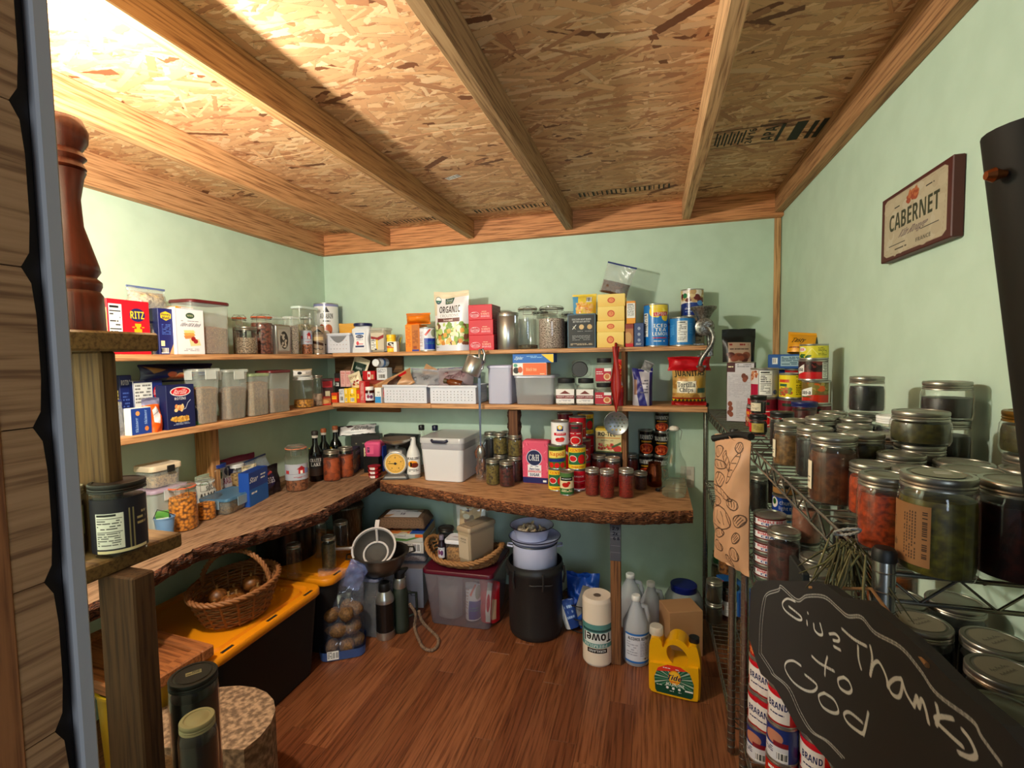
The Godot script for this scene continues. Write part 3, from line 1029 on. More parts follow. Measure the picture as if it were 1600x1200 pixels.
	el(.26, .66, .2, .2, rgb(.93, .8, .85)); el(.26, .66, .185, .175, rgb(.75, .03, .16)); tx("SUCCESS", .1, .62, .32, .16, WHITE); fine(.14, .5, .2, .07, 1, WHITE); fine(.56, .44, .22, .07, 1, CREAM); tx("10 MINUTE", .52, .54, .36, .14, CREAM); tx("BROWN RICE", .53, .72, .36, .12, WHITE)
	piece("rice_side", 60, 66, rgb(.42, .05, .10))
	fine(.1, .1, .8, .8, 6, rgb(.55, .3, .32))
	piece("black_box", 110, 130, rgb(.07, .08, .09))
	for b in [[0, 0, 1, .02], [0, .98, 1, .02], [0, 0, .03, 1], [.97, 0, .03, 1]]:
		rc(b[0], b[1], b[2], b[3], rgb(.30, .42, .5))
	tx("DISCOVER WHAT MAKES", .16, .13, .68, .05, WHITE); tx("BETTER OATS BETTER", .2, .2, .6, .05, WHITE); stroke([v2(.18, .44), v2(.3, .32)], 3, WHITE); stroke([v2(.2, .36), v2(.28, .44)], 2, CREAM); el(.5, .38, .09, .075, rgb(.85, .72, .5)); el(.79, .38, .09, .075, rgb(.8, .66, .42)); fine(.1, .5, .8, .04, 1, rgb(.6, .6, .6)); fine(.16, .63, .66, .16, 4, rgb(.6, .6, .6)); fine(.1, .87, .8, .06, 2, rgb(.85, .75, .6))
	piece("macaroni", 90, 70, rgb(.92, .80, .30))
	rc(0, .1, .25, .9, rgb(.35, .62, .8)); heap(.2, .45, .7, .5, 60, .06, [rgb(.93, .66, .3), rgb(.85, .55, .3), rgb(.95, .78, .5)]); bars(.6, .15, .22, .25)
	piece("yellow_box", 100, 56, rgb(.94, .81, .42))
	fade_down(rgb(.96, .85, .48), rgb(.93, .76, .36)); el(.5, .5, .135, .24, rgb(.78, .22, .1)); el(.5, .5, .1, .18, rgb(.9, .55, .3)); fine(.45, .42, .1, .16, 2, rgb(.7, .15, .08))
	piece("white_carton", 50, 110, WHITE)
	facts(.05, .1, .9, .6); rc(0, .0, 1, .08, rgb(.93, .6, .2)); rc(0, .75, 1, .25, rgb(.93, .62, .15))
	piece("brown_box", 50, 100, rgb(.70, .45, .25))
	rc(0, 0, 1, .2, rgb(.55, .2, .15)); el(.3, .6, .5, .25, rgb(.8, .62, .38)); rc(0, .85, 1, .15, RED)
	piece("blue_box", 50, 100, rgb(.22, .30, .48))
	for i in 3:
		el(.5, .22 + i * .25, .16, .07, rgb(.6, .65, .75))
	fine(.15, .85, .6, .1, 2, WHITE)
	piece("iced_tea", 130, 170, rgb(.12, .48, .80))
	heap(.4, .0, .6, .3, 16, .14, [rgb(.96, .82, .2), rgb(.98, .9, .4)]); rc(.42, .0, .58, .08, rgb(.96, .84, .3)); poly([v2(.42, .19), v2(.92, .17), v2(.92, .27), v2(.42, .28)], RED); tx("LIPTON", .47, .19, .4, .075, WHITE)
	tx("ICED", .42, .47, .48, .085, WHITE); tx("TEA", .46, .57, .4, .085, WHITE); tx("LEMON", .38, .675, .56, .085, WHITE); rc(.4, .8, .5, .03, rgb(.7, .2, .35)); facts(.03, .2, .2, .58); fine(.42, .88, .4, .05, 1, WHITE)
	piece("tea_back", 130, 150, rgb(.16, .50, .78))
	facts(.34, .1, .32, .8); fine(.06, .2, .2, .5, 9, rgb(.35, .66, .88)); fine(.72, .2, .2, .4, 8, rgb(.35, .66, .88))
	piece("shortening", 120, 120, rgb(.07, .18, .50))
	rc(0, 0, 1, .6, rgb(.92, .88, .86)); heap(0, .05, 1, .36, 34, .1, [rgb(.4, .1, .12), rgb(.85, .75, .55), rgb(.75, .6, .4), rgb(.93, .9, .85)]); el(.5, .62, .6, .12, rgb(.07, .18, .50)); el(.24, .22, .09, .1, rgb(.2, .5, .3)); tx("shortening", .24, .68, .52, .12, WHITE); fine(.25, .84, .4, .05, 1, rgb(.6, .7, .9)); el(.8, .52, .12, .1, rgb(.3, .55, .85))
	# left wall, lower shelf
	piece("rotini", 110, 150, NAVY)
	el(.5, .15, .37, .11, WHITE); el(.5, .15, .33, .09, RED); tx("Barilla", .26, .09, .48, .12, WHITE, 1, .2); tx("ROTINI", .28, .28, .4, .06, WHITE); stroke([v2(.85, .36), v2(.75, .42), v2(.66, .55), v2(.5, .58)], 2.5, rgb(.75, .78, .85)); heap(.3, .48, .26, .1, 18, .06, [rgb(.95, .75, .5), rgb(.88, .55, .32), rgb(.98, .85, .6)]); heap(.16, .74, .62, .08, 46, .05, [rgb(.85, .65, .25), rgb(.75, .52, .18), rgb(.92, .76, .4)]); fine(.2, .87, .6, .06, 2, rgb(.7, .75, .85))
	piece("navy_box", 70, 110, rgb(.08, .13, .38))
	tx("ROTINI", .1, .08, .8, .09, WHITE); fine(.2, .3, .6, .3, 5, rgb(.3, .4, .7)); el(.5, .75, .35, .1, rgb(.75, .55, .4))
	piece("grid_box", 60, 80, rgb(.85, .78, .36))
	rc(.3, 0, .08, 1, INK); rc(0, .35, 1, .06, INK); rc(0, .7, 1, .06, INK); fine(.45, .05, .5, .25, 3, rgb(.4, .35, .1))
	piece("panel_box", 100, 90, rgb(.08, .16, .46))
	rc(.02, .03, .62, .5, WHITE); fine(.06, .08, .55, .4, 6, rgb(.5, .5, .5)); el(.82, .25, .15, .14, RED); tx("Barilla", .7, .19, .24, .11, WHITE, 1, .2); fine(.7, .45, .25, .1, 2, WHITE)
	piece("skinner", 80, 90, rgb(.10, .24, .58))
	rc(0, 0, .05, 1, WHITE); el(.36, .2, .1, .09, rgb(.9, .6, .35)); el(.76, .8, .1, .09, rgb(.85, .5, .25)); tx("Skinner", .65, .08, .14, .55, rgb(.7, .8, .95), 1, .0, 2); tx("Skinner", .22, .36, .14, .55, rgb(.7, .8, .95), 1, .0, 2)
	piece("navy_bag", 120, 60, rgb(.06, .09, .28))
	heap(.3, .4, .3, .4, 14, .06, [rgb(.8, .6, .4), rgb(.7, .3, .15)]); fine(.5, .3, .3, .4, 4, rgb(.3, .45, .8)); poly([v2(.05, .1), v2(.25, .3), v2(.1, .5)], rgb(.6, .45, .28))
	piece("puffs", 80, 100, rgb(.92, .36, .06))
	poly([v2(.3, .35), v2(.6, .25), v2(.75, .5), v2(.6, .75), v2(.3, .7)], rgb(.9, .9, .92)); rc(0, 0, 1, .2, rgb(.5, .5, .62)); stroke([v2(.3, .5), v2(.7, .4)], 2, rgb(.6, .6, .65))
	piece("soup_pouch", 60, 110, rgb(.06, .10, .28))
	rc(0, 0, 1, .45, rgb(.32, .42, .16)); el(.5, .16, .32, .12, rgb(.75, .4, .2)); el(.5, .16, .22, .08, rgb(.9, .75, .4)); rc(.2, .5, .5, .06, WHITE); rc(0, .9, 1, .1, GREEN)
	piece("white_pouch", 100, 50, rgb(.93, .92, .90))
	el(.22, .5, .09, .18, INK); rc(0, 0, 1, .14, rgb(.85, .75, .55)); fine(.5, .4, .4, .3, 2, INK)
	# back wall, lower shelf
	piece("cocoa", 60, 90, rgb(.30, .06, .06))
	rc(.1, .1, .8, .25, RED); rc(.3, .5, .4, .4, CREAM)
	piece("gelatin_y", 60, 90, YEL)
	rc(.35, .05, .3, .3, rgb(.95, .92, .75)); bars(.25, .65, .5, .28); fine(.2, .42, .6, .15, 2, INK)
	piece("gelatin_w", 50, 90, rgb(.85, .86, .88))
	bars(.2, .5, .6, .4); fine(.1, .1, .8, .3, 4, rgb(.3, .3, .4))
	piece("gelatin_r", 60, 70, rgb(.85, .25, .10))
	rc(.1, .3, .8, .35, YEL); fine(.15, .36, .7, .2, 2, RED)
	piece("pink_box", 40, 110, rgb(.92, .72, .70))
	tx("HCG", .15, .1, .7, .07, RED); fine(.2, .25, .6, .6, 8, rgb(.8, .45, .45))
	piece("black_red", 50, 90, rgb(.14, .13, .13))
	rc(0, .35, 1, .25, rgb(.55, .1, .12)); bars(.15, .7, .7, .25)
	piece("green_pouch", 100, 80, rgb(.88, .84, .72))
	poly([v2(.1, .25), v2(.9, .2), v2(.85, .95), v2(.2, 1)], rgb(.06, .18, .13)); tx("Sunny", .32, .38, .4, .14, WHITE, 1); tx("Pepitas", .3, .6, .45, .16, rgb(.8, .85, .75), 1)
	piece("cream_pouch", 60, 90, rgb(.92, .87, .74))
	heap(.1, .55, .7, .35, 10, .1, [rgb(.6, .15, .15), WHITE]); fine(.2, .2, .6, .2, 3, rgb(.5, .35, .2))
	piece("red_small", 80, 50, rgb(.75, .08, .12))
	rc(.4, .05, .25, .9, WHITE); el(.52, .5, .09, .2, RED); rc(.7, .4, .2, .5, rgb(.8, .65, .5))
	piece("red_tall", 50, 110, rgb(.78, .35, .33))
	rc(0, 0, .12, 1, RED); rc(.88, 0, .12, 1, RED); fine(.22, .1, .56, .8, 12, rgb(.92, .8, .78))
	piece("berry_label", 70, 50, rgb(.88, .88, .92))
	el(.35, .45, .14, .24, rgb(.55, .15, .3)); el(.65, .5, .16, .24, rgb(.4, .2, .4)); fine(.15, .1, .7, .14, 1, INK)
	piece("sky_carton", 60, 110, WHITE)
	rc(0, .58, 1, .42, rgb(.2, .58, .85)); bars(.4, .22, .35, .15); fine(.2, .45, .6, .08, 1, rgb(.3, .4, .6))
	piece("carob", 140, 90, KRAFT)
	poly([v2(0, .55), v2(.35, .75), v2(.25, 1), v2(0, .85)], RED); poly([v2(.2, .9), v2(.35, .4), v2(.7, .2), v2(.75, .5), v2(.4, .95)], rgb(.22, .10, .06)); poly([v2(.62, .1), v2(.85, .0), v2(.9, .3), v2(.72, .4)], RED)
	piece("black_tea", 130, 56, rgb(.93, .42, .20))
	rc(0, 0, .3, 1, WHITE); el(.1, .6, .09, .25, INK); el(.22, .55, .07, .25, rgb(.8, .35, .2)); el(.08, .18, .06, .14, rgb(.3, .6, .5)); tx("black tea", .4, .36, .3, .3, CREAM, 2); rc(.8, .85, .14, .06, CREAM)
	piece("zip_box", 140, 40, rgb(.05, .40, .75))
	tx("Ziploc", .05, .25, .2, .5, WHITE, 0, .3); fine(.34, .2, .4, .3, 2, rgb(.6, .8, .95)); poly([v2(.7, .0), v2(1, .0), v2(1, 1), v2(.95, 1)], YEL)
	piece("cream_label", 90, 80, rgb(.93, .91, .90))
	poly([v2(.2, .34), v2(.5, .1), v2(.8, .34)], rgb(.45, .16, .14)); rc(0, .44, 1, .24, rgb(.48, .12, .16)); tx("HEAVY CREAM", .06, .48, .88, .1, WHITE); fine(.1, .61, .8, .04, 1, CREAM); fine(.15, .76, .7, .12, 2, rgb(.5, .5, .6))
	piece("butter_label", 90, 60, rgb(.72, .10, .20))
	rc(.55, 0, .45, .25, WHITE); fine(.05, .25, .45, .3, 2, WHITE); el(.74, .66, .22, .26, rgb(.9, .8, .6)); el(.74, .64, .15, .18, rgb(.8, .45, .25))
	piece("red_bag", 80, 150, rgb(.80, .10, .10))
	tx("CHEX", .35, .1, .5, .5, rgb(.95, .6, .3), 0, .0, 2); rc(.6, .3, .35, .25, rgb(.8, .75, .75)); rc(0, .7, 1, .3, rgb(.7, .06, .08))
	piece("marshmallow", 80, 110, rgb(.72, .70, .74))
	poly([v2(0, 0), v2(.3, 0), v2(.75, 1), v2(.35, 1)], rgb(.12, .10, .45)); rc(.85, .1, .15, .9, rgb(.12, .10, .45)); fine(.4, .3, .4, .4, 5, rgb(.35, .33, .4)); rc(.1, .3, .15, .4, rgb(.55, .4, .35))
	piece("chips", 130, 170, rgb(.80, .64, .36))
	heap(0, .3, 1, .55, 60, .1, [rgb(.85, .68, .38), rgb(.72, .52, .25), rgb(.9, .76, .48)]); rc(0, 0, 1, .1, rgb(.68, .10, .08)); tx("JUANITAS", .06, .1, .88, .17, rgb(.10, .18, .16)); rc(.12, .36, .56, .3, rgb(.92, .89, .80)); tx("Tortilla", .14, .38, .52, .13, INK, 1); tx("Chips", .2, .52, .4, .14, INK, 1); el(.84, .42, .13, .14, rgb(.85, .65, .25)); rc(.72, .54, .24, .12, rgb(.3, .45, .4)); rc(0, .78, 1, .22, rgb(.68, .08, .10)); rc(0, .82, 1, .07, rgb(.2, .3, .16))
	for i in 9:
		poly([v2(i * .11, .82), v2(i * .11 + .09, .82), v2(i * .11 + .045, .89)], YEL)
	# counters
	piece("almonds", 100, 70, rgb(.88, .88, .84))
	rc(0, 0, 1, .2, rgb(.7, .75, .65)); el(.9, .16, .08, .11, rgb(.15, .3, .15)); tx("Nature's Eats", .1, .14, .6, .14, GREEN, 1, .1); tx("SLICED", .25, .34, .38, .13, INK); tx("ALMONDS", .04, .54, .9, .36, INK)
	piece("craisins", 130, 60, rgb(.80, .80, .85))
	rc(0, 0, 1, .16, rgb(.45, .08, .22)); el(.3, .32, .1, .12, NAVY); tx("CRAISINS", .1, .48, .34, .14, rgb(.45, .12, .25)); for c in [[.6, .5], [.72, .4], [.68, .68], [.82, .52], [.78, .74]]:
		el(c[0], c[1], .07, .16, rgb(.62, .15, .32))
	fine(.1, .72, .4, .15, 2, rgb(.5, .45, .55))
	piece("saltine", 70, 90, rgb(.05, .22, .55))
	rc(0, .5, 1, .5, rgb(.06, .38, .72)); tx("Star", .05, .15, .4, .16, WHITE, 0, .2); fine(.6, .15, .3, .2, 2, WHITE); fine(.1, .6, .3, .12, 1, WHITE)
	piece("choc_bag", 80, 60, rgb(.12, .08, .10))
	poly([v2(.05, .3), v2(.45, .1), v2(.6, .6), v2(.2, .8)], rgb(.15, .12, .3)); stroke([v2(.1, .35), v2(.5, .2)], 4, rgb(.8, .3, .3)); tx("KISSES", .15, .38, .4, .2, WHITE, 0, -.2)
	piece("coffee_bag", 110, 50, rgb(.85, .85, .86))
	poly([v2(.15, .1), v2(.3, .05), v2(.45, .5), v2(.3, .55)], rgb(.25, .16, .18)); tx("Hazelnut", .45, .4, .5, .35, INK, 1, .3); rc(0, 0, .08, 1, INK)
	piece("bottle_label", 70, 90, rgb(.05, .045, .05))
	tx("CRATER", .15, .1, .7, .17, WHITE, 1); tx("LAKE", .2, .32, .6, .17, WHITE, 1); rc(0, .62, 1, .38, rgb(.16, .09, .05))
	piece("pink_tub", 70, 70, rgb(.90, .36, .55))
	rc(.08, .2, .36, .6, rgb(.35, .12, .32)); tx("Pink", .12, .3, .28, .2, rgb(.9, .5, .65)); fine(.12, .6, .28, .1, 1, rgb(.9, .5, .65))
	piece("purple_box", 90, 90, rgb(.16, .10, .28))
	heap(.1, .4, .8, .5, 26, .09, [rgb(.45, .22, .15), rgb(.6, .32, .2), rgb(.3, .12, .2)]); fine(.2, .12, .6, .14, 2, rgb(.6, .5, .7))
	piece("dark_box", 80, 110, rgb(.10, .09, .08))
	fine(.15, .2, .7, .1, 1, rgb(.5, .45, .35))
	piece("tea_yellow", 90, 50, rgb(.85, .75, .10))
	rc(.2, .0, .25, 1, rgb(.08, .25, .15)); rc(.6, .3, .3, .4, rgb(.1, .3, .2))
	piece("orange_slip", 50, 80, CREAM)
	rc(.45, .1, .55, .75, rgb(.92, .48, .12)); fine(.1, .2, .3, .6, 6, rgb(.4, .3, .2))
	piece("blue_slip", 50, 110, rgb(.10, .22, .55))
	for i in 5:
		fine(.1, .1 + i * .17, .8, .08, 2, rgb(.55, .65, .85))
	piece("cup_label", 60, 30, rgb(.72, .08, .12))
	rc(.35, 0, .4, 1, WHITE); fine(.4, .3, .3, .4, 2, RED)
	piece("dial", 130, 130, rgb(.30, .30, .31))
	el(.5, .5, .49, .49, rgb(.86, .86, .84)); el(.5, .5, .455, .455, rgb(.90, .70, .30))
	for i in 40:
		var a := TAU * i / 40.0
		var d := v2(sin(a), -cos(a))
		stroke([v2(.5, .5) + d * (.37 if i % 4 else .34), v2(.5, .5) + d * .4], 1.4, INK)
		if i % 8 == 0:
			tx(str(i / 4 * 2), .475 + d.x * .27, .47 + d.y * .27, .05, .06, INK)
	fine(.42, .7, .16, .05, 1, INK)
	piece("coconut", 70, 100, rgb(.93, .93, .92))
	tx("MALIBU", .1, .08, .8, .13, INK, 1); el(.45, .44, .28, .18, rgb(.95, .62, .15)); el(.55, .5, .22, .13, rgb(.45, .15, .08)); rc(.3, .34, .1, .24, rgb(.12, .08, .05)); fine(.2, .72, .6, .14, 2, INK)
	piece("sugar", 130, 160, rgb(.88, .32, .45))
	for i in 50:
		var p := v2(rng.randf(), rng.randf() * .85)
		stroke([p, p + v2(rng.randf_range(-.09, .09), rng.randf_range(.03, .08))], 2.5, [rgb(.95, .55, .62), rgb(.78, .22, .36)][i % 2])
	rc(.2, .55, .54, .3, rgb(.93, .93, .95)); el(.46, .38, .31, .2, rgb(.85, .88, .95)); el(.46, .38, .29, .185, NAVY); tx("C&H", .24, .3, .42, .15, WHITE, 1); fine(.3, .58, .34, .03, 1, NAVY); tx("Pure Cane", .27, .63, .4, .05, NAVY, 1); tx("GRANULATED", .22, .69, .5, .05, RED); tx("SUGAR", .28, .76, .38, .07, NAVY); rc(0, .86, 1, .14, rgb(.08, .10, .38)); rc(.8, .92, .14, .05, WHITE)
	piece("tomato_white", 110, 130, rgb(.93, .92, .93))
	rc(.36, .16, .28, .22, rgb(.12, .2, .5)); el(.5, .22, .11, .1, YEL); el(.5, .22, .06, .06, WHITE); rc(.22, .47, .56, .12, rgb(.82, .12, .2)); fine(.28, .5, .44, .06, 1, WHITE); el(.42, .78, .13, .09, RED); el(.58, .76, .13, .09, rgb(.9, .2, .15)); el(.5, .84, .18, .05, rgb(.85, .3, .3))
	piece("napoli", 120, 130, rgb(.30, .42, .16))
	rc(0, .05, 1, .12, rgb(.2, .28, .12)); poly([v2(.05, .22), v2(.95, .16), v2(.95, .5), v2(.05, .54)], rgb(.95, .86, .4)); tx("Napoli", .12, .24, .76, .24, rgb(.82, .3, .08), 1); poly([v2(0, .58), v2(1, .54), v2(1, .68), v2(0, .72)], rgb(.1, .2, .5)); for i in 3:
		el(.22 + i * .27, .86, .12, .12, rgb(.85, .12, .1))
	piece("cento", 120, 130, rgb(.95, .80, .18))
	tx("CENTO", .18, .06, .6, .12, rgb(.75, .15, .1), 1); poly([v2(.05, .24), v2(.95, .2), v2(.95, .78), v2(.05, .82)], rgb(.18, .42, .26)); el(.3, .52, .2, .16, rgb(.93, .9, .85)); el(.3, .52, .17, .13, rgb(.78, .12, .14)); el(.72, .54, .18, .22, rgb(.82, .10, .10)); tx("TOMATOES", .22, .87, .6, .08, rgb(.75, .15, .1))
	piece("tomato_red", 110, 120, rgb(.72, .10, .16))
	rc(0, 0, 1, .36, rgb(.45, .10, .16)); rc(.2, .1, .45, .1, rgb(.12, .2, .15)); fine(.1, .42, .7, .08, 1, WHITE); el(.45, .78, .34, .2, rgb(.85, .86, .8)); el(.45, .78, .28, .16, rgb(.8, .1, .1))
	piece("sauce_red", 110, 130, rgb(.78, .09, .16))
	tx("SAUCE", .3, .24, .45, .08, WHITE); stroke([v2(.1, .5), v2(.5, .56), v2(.9, .5)], 3, rgb(.9, .75, .75)); el(.5, .76, .3, .12, rgb(.6, .05, .08)); rc(0, .92, 1, .05, WHITE)
	piece("tomato_green", 100, 130, rgb(.88, .82, .66))
	rc(0, 0, 1, .2, rgb(.3, .45, .25)); rc(.1, .2, .75, .16, rgb(.10, .14, .14)); fine(.18, .25, .6, .06, 1, WHITE); el(.42, .55, .2, .11, rgb(.7, .1, .08)); el(.6, .46, .1, .07, rgb(.75, .14, .1)); rc(0, .72, 1, .28, rgb(.16, .40, .20)); fine(.15, .78, .7, .12, 2, CREAM)
	piece("rotel", 130, 110, rgb(.90, .84, .62))
	rc(0, 0, 1, .09, rgb(.85, .72, .2)); rc(.06, .13, .76, .2, rgb(.93, .86, .6)); tx("RO-TEL", .09, .145, .68, .17, INK); rc(.05, .37, .9, .04, rgb(.85, .55, .2)); fine(.2, .48, .5, .06, 2, INK); heap(.1, .66, .6, .22, 60, .04, [rgb(.82, .25, .2), rgb(.92, .5, .4), rgb(.7, .15, .12), rgb(.75, .75, .4)]); el(.85, .85, .16, .14, rgb(.8, .2, .15)); poly([v2(.6, .75), v2(.98, .55), v2(.98, .65), v2(.68, .8)], rgb(.25, .4, .2)); rc(0, .95, 1, .05, rgb(.16, .35, .2))
	piece("sloppy", 110, 140, rgb(.09, .055, .05))
	tx("MANWICH", .06, .14, .88, .2, WHITE); rc(.2, .4, .6, .07, rgb(.75, .55, .15)); el(.5, .74, .42, .23, rgb(.80, .30, .12)); el(.5, .74, .35, .17, rgb(.55, .14, .06)); heap(.25, .66, .5, .18, 26, .05, [rgb(.72, .26, .12), rgb(.45, .12, .05), rgb(.85, .4, .2)])
	draw_prints_floor()

func draw_prints_floor() -> void:
	piece("bagel_top", 120, 70, rgb(.86, .82, .78))
	fine(.15, .2, .6, .5, 4, rgb(.45, .5, .75))
	piece("egg_note", 110, 70, rgb(.80, .80, .82))
	fine(.1, .15, .8, .25, 2, rgb(.6, .6, .65)); tx("18", .4, .45, .15, .25, rgb(.25, .25, .35)); poly([v2(0, .7), v2(.25, .6), v2(.15, 1), v2(0, 1)], KRAFT); poly([v2(1, 0), v2(.8, .1), v2(1, .4)], KRAFT)
	piece("pizza_side", 150, 34, rgb(.78, .78, .76))
	poly([v2(0, 0), v2(.2, .6), v2(.45, .5), v2(.7, .65), v2(1, .1), v2(1, .3), v2(.7, .9), v2(.2, .9), v2(0, .4)], rgb(.3, .5, .25)); rc(.85, 0, .15, .4, rgb(.9, .4, .15)); fine(.3, .1, .4, .3, 2, rgb(.4, .4, .45))
	piece("pizza_top", 150, 100, rgb(.72, .38, .22))
	heap(0, 0, 1, 1, 60, .09, [rgb(.85, .5, .25), rgb(.75, .25, .15), rgb(.9, .72, .4), rgb(.8, .75, .7)]); rc(.75, 0, .25, 1, rgb(.2, .35, .7))
	piece("egg_box", 150, 42, rgb(.80, .79, .76))
	rc(.12, .25, .1, .35, rgb(.5, .2, .12)); fine(.35, .15, .4, .7, 5, rgb(.35, .35, .4)); bars(.8, .1, .14, .8); fine(.45, .0, .25, .12, 1, RED)
	piece("carton_print", 150, 30, rgb(.66, .65, .67))
	fine(.1, .2, .8, .6, 3, rgb(.4, .4, .46))
	piece("note", 70, 70, rgb(.78, .78, .82))
	tx("5 DOZ", .2, .55, .6, .14, rgb(.35, .35, .4), 2, -.2)
	piece("masa", 60, 120, rgb(.77, .70, .60))
	tx("MASA", .25, .1, .55, .075, rgb(.22, .2, .2), 2); tx("CHIA", .22, .22, .55, .075, rgb(.22, .2, .2), 2)
	piece("corn_lid", 90, 60, rgb(.90, .90, .93))
	tx("Cornmeal", .25, .4, .5, .16, rgb(.35, .1, .2), 1, .25)
	piece("tan_bag", 110, 130, rgb(.82, .68, .52))
	rc(0, 0, .14, 1, WHITE); rc(.86, 0, .14, 1, WHITE); heap(.3, .2, .4, .4, 12, .1, [rgb(.5, .35, .3), rgb(.9, .85, .8)]); fine(.3, .7, .4, .12, 2, rgb(.6, .4, .3)); rc(.2, .04, .25, .07, rgb(.3, .25, .4))
	piece("towels", 150, 180, rgb(.90, .84, .77))
	rc(0, .34, 1, .38, rgb(.33, .55, .54)); rc(.08, .42, .84, .035, rgb(.16, .3, .3)); rc(.12, .47, .78, .17, rgb(.86, .88, .87)); tx("Towel", .14, .48, .72, .15, INK, 0, .0, 1); tx("PREMIUM", .14, .655, .6, .05, WHITE, 2, .0, 1); rc(.24, .73, .5, .07, INK); tx("KIRKLAND", .28, .745, .42, .04, WHITE, 0, .0, 1)
	piece("alcohol", 140, 130, rgb(.80, .82, .88))
	rc(0, 0, 1, .07, rgb(.12, .42, .75)); rc(0, .93, 1, .07, rgb(.12, .42, .75)); tx("ALCOHOL REPREP", .12, .12, .8, .1, INK); fine(.08, .28, .4, .5, 6, rgb(.6, .62, .7)); fine(.55, .28, .38, .5, 10, rgb(.55, .57, .65)); bars(.65, .82, .2, .08)
	piece("tide", 200, 150, rgb(.10, .33, .22))
	for i in 26:
		var a := TAU * i / 26.0
		poly([v2(.5, .45), v2(.5 + cos(a) * .9, .45 + sin(a) * .9), v2(.5 + cos(a + .12) * .9, .45 + sin(a + .12) * .9)], rgb(.62, .72, .66) if i % 2 else rgb(.30, .52, .42))
	poly([v2(0, 0), v2(1, 0), v2(.75, .12), v2(0, .3)], rgb(.88, .22, .14)); fine(.14, .1, .5, .06, 1, WHITE); el(.52, .4, .16, .24, rgb(.93, .62, .1)); el(.52, .4, .13, .2, rgb(.95, .75, .2)); tx("Tide", .34, .31, .36, .18, rgb(.08, .08, .3), 0, .12); tx("SIMPLY", .42, .52, .2, .05, RED); tx("ALL IN ONE", .3, .59, .46, .09, WHITE); rc(0, .72, 1, .28, rgb(.08, .28, .2))
	for i in 3:
		el(.34 + i * .15, .77, .035, .045, WHITE)
	fine(.06, .72, .2, .05, 1, WHITE); rc(.78, .74, .2, .05, WHITE); fine(.4, .86, .3, .04, 1, WHITE)
	piece("dog_food", 90, 60, rgb(.16, .30, .6))
	rc(0, 0, .3, 1, WHITE); fine(.35, .2, .5, .5, 3, rgb(.7, .8, .95))
	# rack
	piece("meatballs", 130, 190, rgb(.80, .79, .83))
	rc(.0, .0, .3, .15, rgb(.28, .08, .10)); fine(.04, .05, .2, .05, 1, CREAM); fine(.38, .02, .55, .06, 2, rgb(.5, .5, .55)); fine(.05, .2, .85, .4, 16, rgb(.70, .69, .74)); for c in [[.62, .22], [.7, .25], [.66, .28], [.12, .7], [.15, .78], [.1, .85], [.16, .88]]:
		el(c[0], c[1], .085, .045, [rgb(.42, .18, .1), rgb(.52, .24, .14)][rng.randi() % 2])
	fine(.35, .65, .55, .3, 10, rgb(.72, .71, .75))
	piece("meat_side", 40, 190, rgb(.70, .69, .73))
	rc(0, 0, 1, .15, rgb(.26, .08, .10)); fine(.1, .2, .8, .4, 16, rgb(.55, .54, .6)); el(.5, .75, .36, .14, rgb(.45, .2, .12))
	piece("jerky", 90, 120, rgb(.03, .03, .03))
	rc(.16, .4, .7, .6, rgb(.66, .55, .48)); fine(.2, .44, .6, .12, 1, rgb(.5, .1, .1)); fine(.2, .58, .6, .08, 1, rgb(.3, .2, .18)); heap(.2, .74, .6, .18, 12, .1, [rgb(.38, .16, .1), rgb(.5, .24, .16), rgb(.28, .1, .08)])
	piece("facts_can", 130, 120, rgb(.62, .62, .65))
	facts(.36, .04, .36, .92); rc(0, 0, .32, .55, rgb(.8, .78, .78)); heap(.02, .05, .28, .4, 16, .05, [rgb(.75, .5, .35), rgb(.6, .3, .2)]); rc(0, .55, .32, .45, rgb(.66, .06, .22)); el(.84, .85, .08, .09, rgb(.15, .25, .55))
	piece("rice_mix", 70, 110, rgb(.72, .10, .16))
	rc(.05, .2, .8, .16, INK); tx("Zatar", .15, .22, .6, .1, WHITE, 1); tx("WILD", .15, .45, .7, .1, YEL); heap(.1, .6, .8, .35, 40, .08, [rgb(.6, .4, .25), rgb(.75, .6, .45), rgb(.4, .2, .12)])
	piece("yellow_tin", 120, 110, rgb(.93, .84, .14))
	rc(.02, .2, .4, .14, rgb(.85, .4, .15)); tx("ROSARITA", .04, .22, .34, .09, RED); heap(.05, .6, .4, .3, 26, .07, [rgb(.8, .45, .25), rgb(.7, .3, .18), rgb(.5, .55, .25)]); fine(.62, .06, .32, .85, 11, rgb(.45, .4, .05)); rc(.04, .4, .3, .12, rgb(.2, .4, .25))
	piece("herdez_low", 120, 100, rgb(.45, .36, .16))
	heap(.3, .02, .68, .5, 40, .09, [rgb(.5, .45, .2), rgb(.62, .55, .28), rgb(.8, .35, .12), rgb(.4, .38, .15)]); rc(0, .62, .9, .38, rgb(.75, .16, .06)); poly([v2(0, .42), v2(.4, .22), v2(.4, .62), v2(0, .78)], WHITE); tx("bas-a", .03, .38, .34, .22, INK, 1); rc(.02, .7, .36, .05, GREEN); rc(.9, 0, .1, 1, rgb(.75, .75, .7))
	piece("herdez_top", 120, 90, rgb(.22, .10, .10))
	heap(.3, .05, .45, .5, 16, .08, [rgb(.35, .15, .14), rgb(.18, .08, .08), rgb(.45, .2, .18)]); rc(0, .6, .76, .4, rgb(.78, .10, .12)); poly([v2(0, .4), v2(.26, .15), v2(.26, .6), v2(0, .75)], WHITE); tx("asa", .04, .38, .18, .18, INK, 1); facts(.77, .04, .23, .92)
	piece("pickle_can", 110, 66, rgb(.88, .83, .22))
